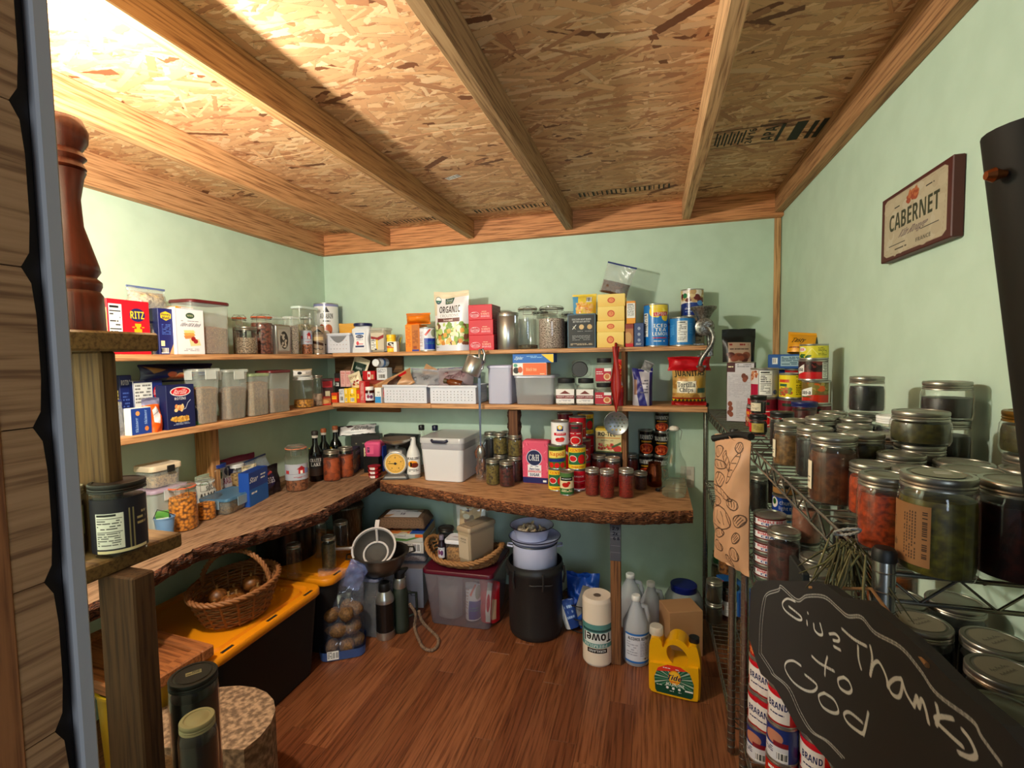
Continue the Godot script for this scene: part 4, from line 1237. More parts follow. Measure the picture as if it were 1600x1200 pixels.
	el(.12, .3, .16, .2, WHITE); tx("DOX", .02, .2, .2, .2, RED); heap(.02, .75, .35, .2, 8, .06, [GREEN, rgb(.3, .5, .2)]); fine(.62, .15, .3, .7, 6, rgb(.4, .42, .1)); stroke([v2(.3, .7), v2(.45, .2), v2(.6, .7)], 3, rgb(.95, .92, .5))
	piece("blue_long", 160, 44, rgb(.08, .32, .62))
	rc(.07, .2, .1, .5, rgb(.7, .78, .85)); rc(.22, .1, .68, .75, rgb(.62, .74, .8)); fine(.24, .15, .64, .65, 5, rgb(.25, .4, .5)); bars(.08, .25, .08, .4)
	piece("tasty_bag", 110, 80, rgb(.90, .62, .10))
	tx("Tasty", .12, .3, .4, .3, INK, 1, .3); fine(.05, .75, .4, .12, 1, rgb(.5, .2, .05)); rc(.85, .2, .15, .8, rgb(.2, .25, .2))
	piece("tomato_tall", 90, 120, rgb(.62, .07, .07))
	tx("TOMATO", .1, .24, .8, .16, YEL, 1); rc(0, .08, 1, .06, WHITE); el(.4, .66, .3, .16, rgb(.5, .62, .72))
	piece("white_tag", 60, 60, rgb(.85, .80, .70))
	stroke([v2(.15, .3), v2(.3, .2), v2(.4, .35)], 1.5, INK); stroke([v2(.2, .6), v2(.8, .58)], 1.5, INK); fine(.3, .7, .4, .15, 1, INK)
	piece("olive_tag", 70, 60, rgb(.68, .60, .30))
	rc(0, 0, .2, 1, RED); rc(.75, 0, .25, 1, INK); fine(.3, .2, .4, .6, 5, rgb(.4, .34, .15))
	piece("red_tag", 90, 40, rgb(.6, .08, .08))
	fine(.1, .3, .8, .3, 1, WHITE)
	piece("kraft_tag", 150, 120, rgb(.62, .43, .26))
	tx("ado", .02, .66, .17, .12, INK, 1, .2); stroke([v2(.02, .1), v2(.04, .3), v2(.1, .3), v2(.1, .45)], 2, INK)
	for i in 5:
		for j in 16:
			if rng.randf() < .85:
				rc(.42 + i * .065, .12 + j * .05, .028, .03, rgb(.25, .15, .1))
	for j in 26:
		if rng.randf() < .6:
			rc(.83, .1 + j * .031, .1, .018, rgb(.15, .1, .08))
	piece("tuna", 110, 40, rgb(.88, .86, .87))
	rc(0, 0, 1, .14, rgb(.4, .06, .08)); rc(0, .84, 1, .16, rgb(.4, .06, .08)); bars(.02, .22, .14, .6); tx("BUMBLE BEE", .2, .2, .62, .26, rgb(.72, .08, .14)); tx("CRAB", .3, .52, .4, .26, rgb(.1, .2, .5))
	piece("light_tuna", 120, 60, rgb(.10, .26, .62))
	el(.12, .3, .14, .28, WHITE); el(.12, .25, .08, .16, GREEN); tx("chunk", .32, .14, .42, .22, WHITE, 2); tx("light tuna", .3, .44, .6, .26, WHITE, 2); rc(0, .84, 1, .16, WHITE)
	piece("chicken_can", 120, 50, rgb(.88, .88, .86))
	rc(0, 0, 1, .16, rgb(.25, .55, .8)); tx("Chicken", .2, .35, .6, .35, RED, 1); heap(.1, .72, .8, .2, 16, .05, [rgb(.85, .65, .45), CREAM])
	piece("g_band", 110, 30, rgb(.68, .5, .28))
	tx("G", .7, .15, .1, .7, INK, 1); rc(0, .85, 1, .15, INK)
	piece("tuna_pack", 130, 90, rgb(.12, .38, .68))
	heap(.05, .6, .9, .35, 26, .07, [rgb(.75, .45, .35), rgb(.85, .6, .45), rgb(.12, .38, .68)]); rc(.3, 0, .4, .2, rgb(.75, .2, .1)); fine(.25, .25, .5, .08, 1, WHITE); fine(.3, .42, .4, .06, 1, NAVY)
	piece("salsa_label", 80, 60, rgb(.80, .80, .83))
	el(.12, .5, .14, .3, rgb(.75, .3, .1)); fine(.35, .2, .5, .6, 5, rgb(.6, .6, .65))
	piece("stew_can", 110, 100, rgb(.12, .20, .48))
	rc(0, .55, 1, .45, rgb(.84, .84, .88)); el(.6, .3, .26, .2, rgb(.75, .5, .4)); rc(.6, .4, .4, .15, rgb(.5, .1, .15)); fine(.1, .62, .5, .2, 3, NAVY); bars(.7, .7, .28, .25)
	piece("brand_can", 110, 100, rgb(.90, .87, .86))
	poly([v2(0, 0), v2(1, 0), v2(1, .22), v2(0, .1)], rgb(.75, .08, .14)); tx("BRAND", .4, .35, .55, .2, NAVY); rc(0, .6, .35, .3, rgb(.75, .12, .15)); rc(0, .94, 1, .06, rgb(.6, .08, .1)); fine(.45, .68, .4, .08, 1, NAVY)
	piece("bean_can", 110, 100, rgb(.72, .12, .08))
	fine(.2, .1, .6, .2, 1, WHITE); rc(0, .4, 1, .2, rgb(.9, .6, .2)); bars(.65, .68, .25, .25); heap(.1, .68, .5, .2, 14, .06, [rgb(.5, .15, .08), rgb(.85, .5, .3)])
	piece("cabernet", 260, 190, rgb(.30, .10, .085))
	poly([v2(.05, .09), v2(.09, .05), v2(.91, .05), v2(.95, .09), v2(.95, .89), v2(.9, .95), v2(.1, .95), v2(.05, .9)], rgb(.70, .65, .55))
	heap(.1, .1, .8, .8, 60, .05, [rgb(.72, .67, .57), rgb(.69, .63, .53), rgb(.73, .69, .6)])
	tx("CABERNET", .14, .32, .72, .25, rgb(.20, .21, .14)); tx("Vin Rouge", .3, .61, .4, .13, rgb(.35, .28, .3), 1, .3); heap(.42, .11, .14, .13, 26, .025, [rgb(.6, .25, .15), rgb(.7, .4, .25)]); fine(.22, .22, .12, .04, 1, INK); fine(.68, .17, .1, .04, 1, INK); rc(.14, .79, .26, .012, INK); rc(.62, .72, .24, .012, INK); tx("FRANCE", .56, .83, .2, .055, rgb(.3, .27, .22)); fine(.24, .86, .2, .05, 1, rgb(.3, .27, .22))
	piece("lid_note", 80, 80, rgb(.50, .48, .40))
	for i in 9:
		stroke([v2(.22 + i * .06, .42), v2(.26 + i * .06, .36 + .04 * (i % 3)), v2(.27 + i * .06, .45)], 1.2, rgb(.25, .22, .18)); stroke([v2(.25 + i * .055, .58), v2(.28 + i * .055, .53 + .03 * (i % 2)), v2(.3 + i * .055, .6)], 1.2, rgb(.25, .22, .18))
	piece("lid_tag", 80, 80, rgb(.55, .56, .48))
	poly([v2(.4, .35), v2(.7, .25), v2(.75, .5), v2(.45, .6)], rgb(.8, .8, .78)); stroke([v2(.45, .45), v2(.7, .37)], 2, INK)
	piece("bread_paper", 130, 300, rgb(.76, .58, .44))
	var B := rgb(.22, .14, .10)
	for b in [[.2, .1, .13, .045, .0], [.28, .2, .2, .035, .1], [.75, .07, .1, .035, .5], [.5, .17, .2, .03, 1.1], [.68, .22, .3, .035, -1.1], [.3, .32, .15, .05, .7], [.4, .42, .32, .028, .3], [.2, .5, .14, .035, .0], [.7, .49, .13, .04, .2], [.36, .62, .28, .09, .0], [.85, .6, .09, .06, .8], [.3, .75, .18, .035, -.3], [.75, .74, .08, .06, .9], [.25, .86, .16, .04, .0], [.7, .87, .12, .05, .2], [.55, .94, .12, .03, .6]]:
		var ring := []
		for i in 21:
			var a := TAU * i / 20.0
			var p := v2(cos(a) * b[2], sin(a) * b[3] * 2.3).rotated(b[4])
			ring.append(v2(b[0], b[1]) + v2(p.x, p.y / 2.3))
		stroke(PackedVector2Array(ring), 2.0, B)
		for k in 4:
			var u := v2((k - 1.5) * .45 * b[2], -b[3] * 1.4).rotated(b[4])
			var w := v2((k - 1.1) * .45 * b[2], b[3] * 1.2).rotated(b[4])
			stroke(PackedVector2Array([v2(b[0] + u.x, b[1] + u.y / 2.3), v2(b[0] + w.x, b[1] + w.y / 2.3)]), 1.6, B)
	piece("pantry_dark", 90, 110, rgb(.10, .09, .16))
	facts(.15, .25, .4, .65); for b in [.62, .68]:
		rc(b, .2, .02, .75, rgb(.6, .55, .4))
	fine(.74, .3, .2, .3, 3, rgb(.75, .68, .5)); rc(.15, .94, .75, .05, CREAM)
	piece("green_tag", 80, 70, rgb(.50, .52, .36))
	fine(.1, .1, .8, .8, 8, rgb(.25, .28, .18))
	piece("seed_pack", 60, 80, rgb(.85, .88, .82))
	rc(0, 0, 1, .22, rgb(.35, .6, .25)); tx("an's", .2, .42, .6, .2, rgb(.7, .12, .15)); rc(0, .78, 1, .22, rgb(.35, .58, .22))
	piece("low_label", 60, 80, rgb(.10, .10, .12))
	rc(.1, .1, .8, .5, rgb(.14, .13, .2)); fine(.2, .3, .6, .14, 2, rgb(.55, .5, .4)); rc(0, .75, 1, .25, rgb(.45, .44, .25))
	piece("cap_note", 80, 80, rgb(.04, .06, .055))
	rc(.3, .36, .42, .2, rgb(.62, .6, .45)); fine(.33, .39, .36, .14, 2, INK)

# ------------------------------------------------------------------ kinds of things
var LEAD := rgb(.66, .66, .65)
func tin_mat() -> StandardMaterial3D: return col(rgb(.70, .69, .67), .28, .85)
func lid_mat() -> StandardMaterial3D: return col(rgb(.60, .59, .55), .33, .85)

# centre of the base, radius and height of something round, from where its foot and its edges lie
func round_at(spec: String, px: float, foot: float, wpx: float, hpx: float, off := .0, y := -1.0) -> Array:
	var p := stand(spec, px, foot, off, y)
	var s := scale_at(p)
	var r := wpx * s * narrow(p) * .5
	var kind: String = SP[spec][0]
	if kind == "z":
		p = stand(spec, px, foot, off + r, y)
	elif kind == "x":
		p = stand(spec, px, foot, off + r, y)
	else:
		var d := v3(p.x, 0, p.z).normalized()
		p += d * r
	return [p, r, hpx * scale_at(p)]
# front face between two edges: [centre of the whole base, width, height, turn]
func face_at(spec: String, l: float, r: float, foot: float, hpx: float, depth: float, off := .0, y := -1.0, foot_r := -1.0) -> Array:
	var a := stand(spec, l, foot, off, y)
	var b := stand(spec, r, foot if foot_r < .0 else foot_r, off, y)
	var d := b - a
	d.y = .0
	var out := v3(-d.z, 0, d.x).normalized()
	var mid := (a + b) * .5
	var turn := atan2(out.x, out.z)
	return [mid - out * depth * .5, d.length(), hpx * scale_at(mid), turn]
func top_of(o: Node3D) -> float:
	return o.position.y + o.get_meta("tall")
func edge_of(nm: String) -> Rect2:
	var r := uv(nm)
	return Rect2(r.position + r.size * v2(.01, .03), r.size * .01)

func carton(label: String, at: Array, depth: float, front: String, group := "", side := "", top := "", nm := "carton", cat := "carton") -> Node3D:
	var o := thing(nm, label, cat, at[0], at[3], group)
	var e := edge_of(front)
	var R := {"f": uv(front), "e": e}
	if side != "":
		R["l"] = uv(side)
		R["r"] = uv(side)
	if top != "":
		R["t"] = uv(top)
	part("box", M.new().box(v3(0, at[2] * .5, 0), v3(at[1], at[2], depth), .0015, R), print_mat, o)
	# the tucked top flap
	part("top_flap", M.new().box(v3(0, at[2] + .0004, depth * .12), v3(at[1] - .006, .0008, depth * .72), .0002, {"e": e, "t": uv(top) if top != "" else e}), print_mat, o)
	o.set_meta("tall", at[2] + .001)
	return o

func can(label: String, at: Array, front: String, group := "", lid := true, nm := "tin_can", wrap := 1.25, cat := "can", mat: Material = null) -> Node3D:
	var r: float = at[1]
	var h: float = at[2]
	var o := thing(nm, label, cat, at[0], facing(at[0]), group)
	part("tin", M.new().lathe([[r * .92, .0], [r, .001], [r, .004], [r - .001, .006], [r - .001, h - .006], [r, h - .004], [r, h - .0005], [r - .002, h], [r - .003, h - .0015], [r - .0035, h - .004], [r * .8, h - .004], [r * .78, h - .003], [r * .7, h - .003], [r * .68, h - .004]], 7), tin_mat() if mat == null else mat, o)
	var m := M.new()
	m.band(r - .0003, .006, h - .006, -wrap, wrap, uv(front), 16)
	m.band(r - .0003, .006, h - .006, wrap, TAU - wrap, edge_of(front), 16)
	part("paper_label", m, gloss_mat, o)
	o.set_meta("tall", h)
	rounds.append([o, r])
	return o

# a home-canning jar: glass, contents, screw band and lid
var rounds := []      # [thing, radius] of everything round that stands about
# nudge round things that stand on the same level apart until none cut into its neighbour; what stands on them moves along
func settle(x0: float, x1: float, z0: float, z1: float, low := .0) -> void:
	var L := rounds.filter(func(e): return e[0].position.y > low and e[0].position.x > x0 and e[0].position.x < x1 + .06 and e[0].position.z > z0 - .05 and e[0].position.z < z1 + .05)
	var foot := []
	for e in L:
		var on := -1
		for k in L.size():
			if absf(L[k][0].position.y + L[k][0].get_meta("tall") - e[0].position.y) < .004 and v2(L[k][0].position.x - e[0].position.x, L[k][0].position.z - e[0].position.z).length() < L[k][1] * .9:
				on = k
		foot.append(on)
	var home := L.map(func(e): return e[0].position)
	for turn in 80:
		for i in L.size():
			if foot[i] >= 0:
				continue
			for j in i:
				if foot[j] >= 0 or L[i][0].position.y + L[i][0].get_meta("tall") < L[j][0].position.y or L[j][0].position.y + L[j][0].get_meta("tall") < L[i][0].position.y:
					continue
				var d: Vector3 = L[i][0].position - L[j][0].position
				d.y = .0
				var gap: float = L[i][1] + L[j][1] + .002 - d.length()
				if gap > .0:
					d = d.normalized() if d.length() > .0001 else Vector3.RIGHT
					var wi := .08 if home[i].x > .2 and home[i].x < .36 else 1.0      # the front row of the racks keeps its place
					var wj := .08 if home[j].x > .2 and home[j].x < .36 else 1.0
					L[i][0].position += d * gap * wi / (wi + wj)
					L[j][0].position -= d * gap * wj / (wi + wj)
		for e in L:
			e[0].position.x = clampf(e[0].position.x, x0 + e[1], x1 - e[1])
			e[0].position.z = clampf(e[0].position.z, z0 + e[1], z1 - e[1])
	for pass_ in 5:
		for i in L.size():
			if foot[i] >= 0:
				var m: Vector3 = L[foot[i]][0].position - home[foot[i]]
				L[i][0].position = home[i] + v3(m.x, 0, m.z)
var jar_shapes := {}
func mason(label: String, p: Vector3, r: float, h: float, food: Material, o_ := {}) -> Node3D:
	var o := thing("canning_jar", label, "jar", p, o_.get("turn", facing(p)), o_.get("group", ""))
	var rm: float = o_.get("mouth", r * .88)
	var key := "%.4f %.4f %.4f %.2f" % [r, h, rm, o_.get("fill", .93)]
	if not jar_shapes.has(key):
		var hb := h - .014
		var sh := minf(.022, h * .16)
		var g := M.new().lathe([[r * .80, .001], [r * .93, .0], [r, .008], [r, hb - sh - .006], [r * .985, hb - sh * .7], [(r + rm) * .5, hb - sh * .3], [rm, hb - .002], [rm - .001, hb + .008]], 7, true, false).done()
		var ft: float = (hb - sh * .4) * o_.get("fill", .93)
		var fr := r - .0025
		var prof := [[r * .80, .005], [fr * .97, .005], [fr, .011], [fr, minf(ft, hb - sh - .006)]]
		if ft > hb - sh:
			prof.append([(r + rm) * .5 - .002, ft])
		else:
			prof.append([fr * .99, ft + .0005])
		var c := M.new().lathe(prof, 7).done()
		var b0 := hb - .003
		var band := M.new().lathe([[rm + .0005, b0], [rm + .0025, b0 + .0005], [rm + .0025, b0 + .002], [rm + .0012, b0 + .004], [rm + .0025, b0 + .006], [rm + .0012, b0 + .008], [rm + .0022, b0 + .010], [rm + .0024, b0 + .0145], [rm + .0010, b0 + .0165], [rm - .0045, b0 + .0168], [rm - .005, b0 + .0155]], 8, false, false).done()
		var lid := M.new().lathe([[rm - .0045, b0 + .0158], [rm - .0075, b0 + .0152], [rm - .0085, b0 + .0160], [rm * .55, b0 + .0160], [rm * .53, b0 + .0165], [rm * .2, b0 + .0165]], 7, false).done()
		jar_shapes[key] = [g, c, band, lid]
	var s: Array = jar_shapes[key]
	part("glass", s[0], o_.get("glass", glass(rgb(.9, 1, .95), .07)), o)
	if food:
		part("contents", s[1], food, o)
	part("screw_band", s[2], o_.get("band", lid_mat()), o)
	var lm: Material = o_.get("lid", col(rgb(.56, .55, .50), .42, .7))
	if o_.has("note"):
		var d := M.new()
		var rr := rm - .009
		var n := 20
		for i in n:
			var a := TAU * i / n
			var b := TAU * (i + 1) / n
			var u: Rect2 = uv(o_["note"])
			var k := d.v.size()
			for q in [Vector3.ZERO, v3(cos(a), 0, sin(a)) * rr, v3(cos(b), 0, sin(b)) * rr]:
				d.v.append(q + v3(0, h + .0002, 0))
				d.n.append(Vector3.UP)
				d.t.append(u.position + u.size * (v2(q.x, q.z) / rr * .5 + v2(.5, .5)))
			d.x.append(k); d.x.append(k + 1); d.x.append(k + 2)
		part("written_note", d, print_mat, o)
	part("flat_lid", s[3], lm, o)
	if o_.has("tag"):
		var w: float = o_.get("tag_w", .6)
		var t0: float = o_.get("tag_a", .0)
		part("label", M.new().band(r + .0004, h * o_.get("tag_y0", .2), h * o_.get("tag_y1", .62), t0 - w, t0 + w, uv(o_["tag"]), 10), print_mat, o)
	o.set_meta("tall", h)
	rounds.append([o, r])
	return o

# a glass jar with a clamped glass lid on a rubber ring
func bail_jar(label: String, at: Array, food: Material, fill: float, ring := rgb(.85, .42, .25), tagart := "", nm := "clamp_jar", top_fill := -1.0) -> Node3D:
	var r: float = at[1]
	var h: float = at[2]
	var o := thing(nm, label, "jar", at[0], facing(at[0]))
	var hb := h * .9
	var rm := r * .84
	part("glass", M.new().lathe([[r * .85, .0], [r * .96, .002], [r, .01], [r, hb * .78], [r * .97, hb * .86], [rm * 1.02, hb * .97], [rm, hb]], 7, true, false), glass(rgb(.92, 1, .97), .07), o)
	if food:
		var ft := hb * fill
		var fr := r - .003
		var pr := [[r * .85, .004], [fr * .95, .004], [fr, .011], [fr, minf(ft, hb * .78)]]
		if ft > hb * .8:
			pr.append([lerpf(fr, rm, (ft - hb * .78) / (hb * .22)), ft])
		else:
			pr.append([fr * .6, ft + .004])
		part("contents", M.new().lathe(pr, 7), food, o)
	part("rubber_ring", M.new().lathe([[rm, hb], [rm + .006, hb + .001], [rm + .006, hb + .005], [rm, hb + .006]], 7, false, false), col(ring, .6), o)
	part("glass_lid", M.new().lathe([[rm + .004, hb + .006], [rm + .004, hb + .012], [rm * .93, hb + .015], [rm * .6, maxf(h - .001, hb + .018)], [rm * .3, maxf(h, hb + .019)]], 7, true), glass(rgb(.95, 1, .98), .12), o)
	var wire := M.new()
	var cr := []
	for i in 28:
		var a := TAU * i / 28.0
		cr.append(v3(cos(a) * (rm + .004), hb - .006, sin(a) * (rm + .004)))
	wire.tube(cr, .0012, 5, true)
	wire.tube([v3(rm * .5, hb - .03, rm + .012), v3(rm * .5, hb + .004, rm + .008), v3(0, hb + .012, rm + .004), v3(-rm * .5, hb + .004, rm + .008), v3(-rm * .5, hb - .03, rm + .012), v3(rm * .5, hb - .03, rm + .012)], .0013, 5)
	wire.tube([v3(rm * .9, hb - .006, 0), v3(rm * 1.1, hb + .006, -rm * .2), v3(rm * .8, hb + .019, -rm * .1), v3(-rm * .8, hb + .019, -rm * .1), v3(-rm * 1.1, hb + .006, -rm * .2), v3(-rm * .9, hb - .006, 0)], .0013, 5)
	part("wire_clamp", wire, col(rgb(.45, .43, .4), .35, .8), o)
	if tagart != "":
		part("printed_band", M.new().band(r + .0005, hb * .28, hb * .66, -1.4, 1.4, uv(tagart), 16), print_mat, o)
	o.set_meta("tall", h)
	rounds.append([o, r])
	return o

# a lidded box of clear plastic with rounded corners: at = [place, width, height, turn]
func tub(label: String, at: Array, depth: float, shell: Material, lidm: Material, food: Material, fill: float, o_ := {}) -> Node3D:
	var w: float = at[1] * .5
	var h: float = at[2]
	var d := depth * .5
	var c: float = o_.get("corner", .02)
	var tp: float = o_.get("taper", .93)
	var lh: float = o_.get("lid_h", .014)
	var o := thing(o_.get("name", "storage_container"), label, "container", at[0], at[3], o_.get("group", ""))
	part("shell", M.new().loft([[.0, w * tp - .006, d * tp - .006, c], [.004, w * tp, d * tp, c], [h - lh, w, d, c]], 4, true, false), shell, o)
	if food:
		var e: float = tp + (1.0 - tp) * fill
		var fh := (h - lh) * fill
		part("contents", M.new().loft([[.003, w * tp - .008, d * tp - .008, c], [.008, w * tp - .003, d * tp - .003, c], [fh - .004, w * e - .003, d * e - .003, c], [fh + .003, w * e * .6, d * e * .6, c]], 4), food, o)
	part("lid", M.new().loft([[h - lh, w + .001, d + .001, c], [h - lh + .001, w + .004, d + .004, c], [h - .003, w + .004, d + .004, c], [h, w + .001, d + .001, c], [h, w - .004, d - .004, c], [h - .002, w - .006, d - .006, c]], 4), lidm, o)
	if o_.has("clips"):
		for s in [-1.0, 1.0]:
			part("lid_clip", M.new().box(v3(s * (w + .005), h - lh - .012, 0), v3(.004, .04, d * .9), .0015), o_["clips"], o)
		part("lid_clip", M.new().box(v3(0, h - lh - .012, d + .005), v3(w * .9, .04, .004), .0015), o_["clips"], o)
	if o_.has("tag"):
		part("label", M.new().box(v3(0, h * o_.get("tag_y", .45), d * (tp + (1.0 - tp) * .45) + .0012), v3(w * o_.get("tag_w", 1.7), h * o_.get("tag_h", .6), .0008), .0001, {"f": uv(o_["tag"]), "e": edge_of(o_["tag"])}), print_mat, o)
	o.set_meta("tall", h)
	return o

# a filled bag standing up or lying: width x height x thickness, printed on the front
func bag_shape(w: float, h: float, d: float, r: Rect2, seed_: int, seal := .08, crumple := .004, floor_flat := true, wave := .0) -> M:
	var rn := FastNoiseLite.new()
	rn.seed = seed_
	rn.frequency = 14.0
	var m := M.new()
	for side in 2:
		var G := []
		for j in 17:
			var row := []
			var v := j / 16.0
			for i in 13:
				var u := i / 12.0
				var prof := pow(maxf(.0, 1.0 - pow(absf(2.0 * u - 1.0), 3.0)), .6)
				var vp := 1.0
				if floor_flat:
					vp = pow(clampf((1.0 - v) / (1.0 - seal) * 1.0, 0, 1), .7) if v < 1.0 - seal else .02
					vp = clampf((1.0 - seal - v) / .6, .0, 1.0)
					vp = maxf(.03, sqrt(vp))
				else:
					var vv := clampf((v - seal) / (1.0 - 2.0 * seal), .0, 1.0)
					vp = maxf(.03, pow(maxf(.0, 1.0 - pow(absf(2.0 * vv - 1.0), 2.6)), .6))
				var z := d * .5 * prof * vp + rn.get_noise_3d(u * w * 1.0, v * h, side * 3.0) * crumple * (.3 + prof)
				var pinch := 1.0 - .08 * vp * prof
				var x := (u - .5) * w * (1.0 - .06 * vp)
				var bend := wave * sin(v * 2.5 + u) 
				row.append(v3(x if side == 0 else -x, v * h * (1.0 + .02 * sin(u * 5.0 + seed_) * v), (z if side == 0 else -z) + bend))
			G.append(row)
		m.grid(G, r if side == 0 else Rect2(r.position + r.size * v2(.02, .02), r.size * .05))
	return m
func bag(label: String, at: Array, d: float, front: String, seed_ := 1, o_ := {}) -> Node3D:
	var o := thing(o_.get("name", "food_bag"), label, "bag", at[0], at[3], o_.get("group", ""))
	var piv := o
	var mi := part("pouch", bag_shape(at[1], at[2], d, uv(front), seed_, o_.get("seal", .1), o_.get("crumple", .006), o_.get("stand", true), o_.get("wave", .0)), o_.get("mat", foil_mat), piv)
	mi.rotation = o_.get("lean", Vector3.ZERO)
	if o_.get("strip", true):
		var s := part("sealed_edge", M.new().box(v3(0, at[2] - .004, 0), v3(at[1] * .98, .01, .002), .0005, {"e": edge_of(front)}), o_.get("mat", foil_mat), o)
		s.rotation = o_.get("lean", Vector3.ZERO)
	o.set_meta("tall", at[2])
	return o
# a clear zip bag with food in its bottom
func zip_bag(label: String, at: Array, d: float, food: Material, fill: float, seed_ := 1, lean := Vector3.ZERO, zipc := rgb(.15, .2, .45), clear: Material = null) -> Node3D:
	var o := thing("zip_bag", label, "bag", at[0], at[3])
	var c := clear if clear else milky(rgb(.85, .88, .9), .22, .2)
	var tr := Transform3D(Basis.from_euler(lean), Vector3.ZERO)
	part("film", bag_shape(at[1], at[2], d, Rect2(0, 0, 1, 1), seed_, .06, .012, true, .004).move(tr), c, o)
	if food:
		part("contents", bag_shape(at[1] * .93, at[2] * fill, d * .9, Rect2(0, 0, 1, 1), seed_ + 5, .02, .012, false).move(tr), food, o)
	part("zip_strip", M.new().box(v3(0, at[2] * .985, .004), v3(at[1], .008, .003), .001).move(tr), col(zipc, .4), o)
	o.set_meta("tall", at[2])
	return o

# white plastic basket with rows of square holes
func hole_basket(label: String, at: Array, depth: float, cols_: int, rows: int, scoop := false) -> Node3D:
	var w: float = at[1] * .5
	var h: float = at[2]
	var d := depth * .5
	var o := thing("plastic_basket", label, "basket", at[0], at[3], "white perforated baskets")
	var wm := col(rgb(.84, .85, .90), .4)
	var tp := .94
	# front wall built as a grid of bars round the holes, the other walls likewise
	var m := M.new()
	var wallf := func(hw: float, hd: float, c: int) -> void:
		var x0 := -hw * tp
		var y0 := .004
		var pitch := (2.0 * hw * tp) / (c + 1)
		var hole := .0042
		var rowp := (h * .62) / rows
		var ys := [y0]
		for r in rows:
			var yc := y0 + h * .08 + rowp * (r + .5)
			ys.append(yc - hole * .5)
			ys.append(yc + hole * .5)
		ys.append(h - .008)
		for r in range(0, ys.size(), 2):      # full-width strips
			m.box(v3(0, (ys[r] + ys[r + 1]) * .5, hd), v3(2.0 * hw * tp, ys[r + 1] - ys[r], .002), .0)
		for r in range(1, ys.size() - 1, 2):  # strips cut by the holes
			var xa := x0
			for i in c + 1:
				var xb := x0 + pitch * (i + 1) - hole * .5 if i < c else -x0
				m.box(v3((xa + xb) * .5, (ys[r] + ys[r + 1]) * .5, hd), v3(xb - xa, ys[r + 1] - ys[r], .002), .0)
				xa = xb + hole
	wallf.call(w, d * tp, cols_)
	var k := m.size()
	wallf.call(w, d * tp, cols_)
	m.move(Transform3D(Basis(Vector3.UP, PI), Vector3.ZERO), k)
	for s in [-1.0, 1.0]:
		k = m.size()
		wallf.call(d, w * tp, int(cols_ * d / w))
		m.move(Transform3D(Basis(Vector3.UP, s * PI / 2), Vector3.ZERO), k)
	m.box(v3(0, .003, 0), v3(2 * w * tp, .003, 2 * d * tp), .0)
	part("walls", m, wm, o)
	part("rim", M.new().loft([[h - .011, w * tp, d * tp, .01], [h - .011, w + .004, d + .004, .012], [h - .001, w + .004, d + .004, .012], [h, w + .002, d + .002, .012], [h, w * tp - .002, d * tp - .002, .01], [h - .011, w * tp, d * tp, .01]], 4, false, false), wm, o)
	if scoop:
		var P := PackedVector2Array()
		for i in 13:
			P.append(v2(lerpf(-w * .72, w * .72, i / 12.0), h * .86 - h * .34 * sin(PI * i / 12.0)))
		part("scoop_rim", M.new().prism(P, d * tp + .001, d * tp + .004), col(rgb(.50, .51, .54), .5), o, "grey scooped grip")
	o.set_meta("tall", h)
	return o

func lathe_thing(nm: String, label: String, cat: String, p: Vector3, P: Array, mat: Material, pn := "body", group := "") -> Node3D:
	var o := thing(nm, label, cat, p, facing(p), group)
	part(pn, M.new().lathe(P, 7), mat, o)
	o.set_meta("tall", P[-1][1])
	rounds.append([o, P.map(func(q): return q[0]).max()])
	return o

# woven wall between two rings; f(u, v) gives a point
func weave(parent: Node3D, f: Callable, rows: int, ribs: int, amp: float, rad: float, mat: Material, nm := "woven_cane", arc := 1.0) -> void:
	var m := M.new()
	for r in rows:
		var P := []
		var n := ribs * 4
		for i in n + (0 if arc >= 1.0 else 1):
			var u := float(i) / n * arc
			var pt: Array = f.call(u, (r + .5) / rows)
			P.append(pt[0] + pt[1] * amp * sin(PI * (u * ribs * 2.0 / 2.0 * 2.0 + r)) )
		m.tube(P, rad, 5, arc >= 1.0)
	var o := part(nm, m, mat, parent)
	o.set_meta("kind", "stuff")
	var s := M.new()
	for i in ribs:
		var u := (i + .5) / ribs * arc
		var P := []
		for k in 5:
			P.append(f.call(u, k / 4.0)[0])
		s.tube(P, rad * 1.1, 5)
	var o2 := part("woven_ribs", s, mat, parent)
	o2.set_meta("kind", "stuff")
func braid(parent: Node3D, pts: Array, amp: float, rad: float, turns: float, mat: Material, closed := true, nm := "braided_rim", strands := 3) -> void:
	var m := M.new()
	var n := pts.size()
	for k in strands:
		var P := []
		for i in n:
			var a := TAU * (turns * i / n + float(k) / strands)
			var d: Vector3 = (pts[(i + 1) % n] - pts[(i + n - 1) % n]).normalized() if closed else (pts[mini(i + 1, n - 1)] - pts[maxi(i - 1, 0)]).normalized()
			var s := d.cross(Vector3.UP).normalized()
			if s.length() < .5:
				s = Vector3.RIGHT
			P.append(pts[i] + (s * cos(a) + d.cross(s) * sin(a)) * amp)
		m.tube(P, rad, 6, closed)
	part(nm, m, mat, parent)
# a lump of food: potato, onion
func lump(r: Vector3, seed_: int, rough := .12) -> M:
	var nz := FastNoiseLite.new()
	nz.seed = seed_
	nz.frequency = .6
	var G := []
	for j in 11:
		var row := []
		var a := PI * (j / 10.0 - .5)
		for i in 15:
			var b := TAU * i / 14.0
			var d := v3(cos(a) * sin(b), sin(a), cos(a) * cos(b))
			row.append(d * r * (1.0 + rough * nz.get_noise_3dv(d * 2.0)))
		G.append(row)
	return M.new().grid(G)

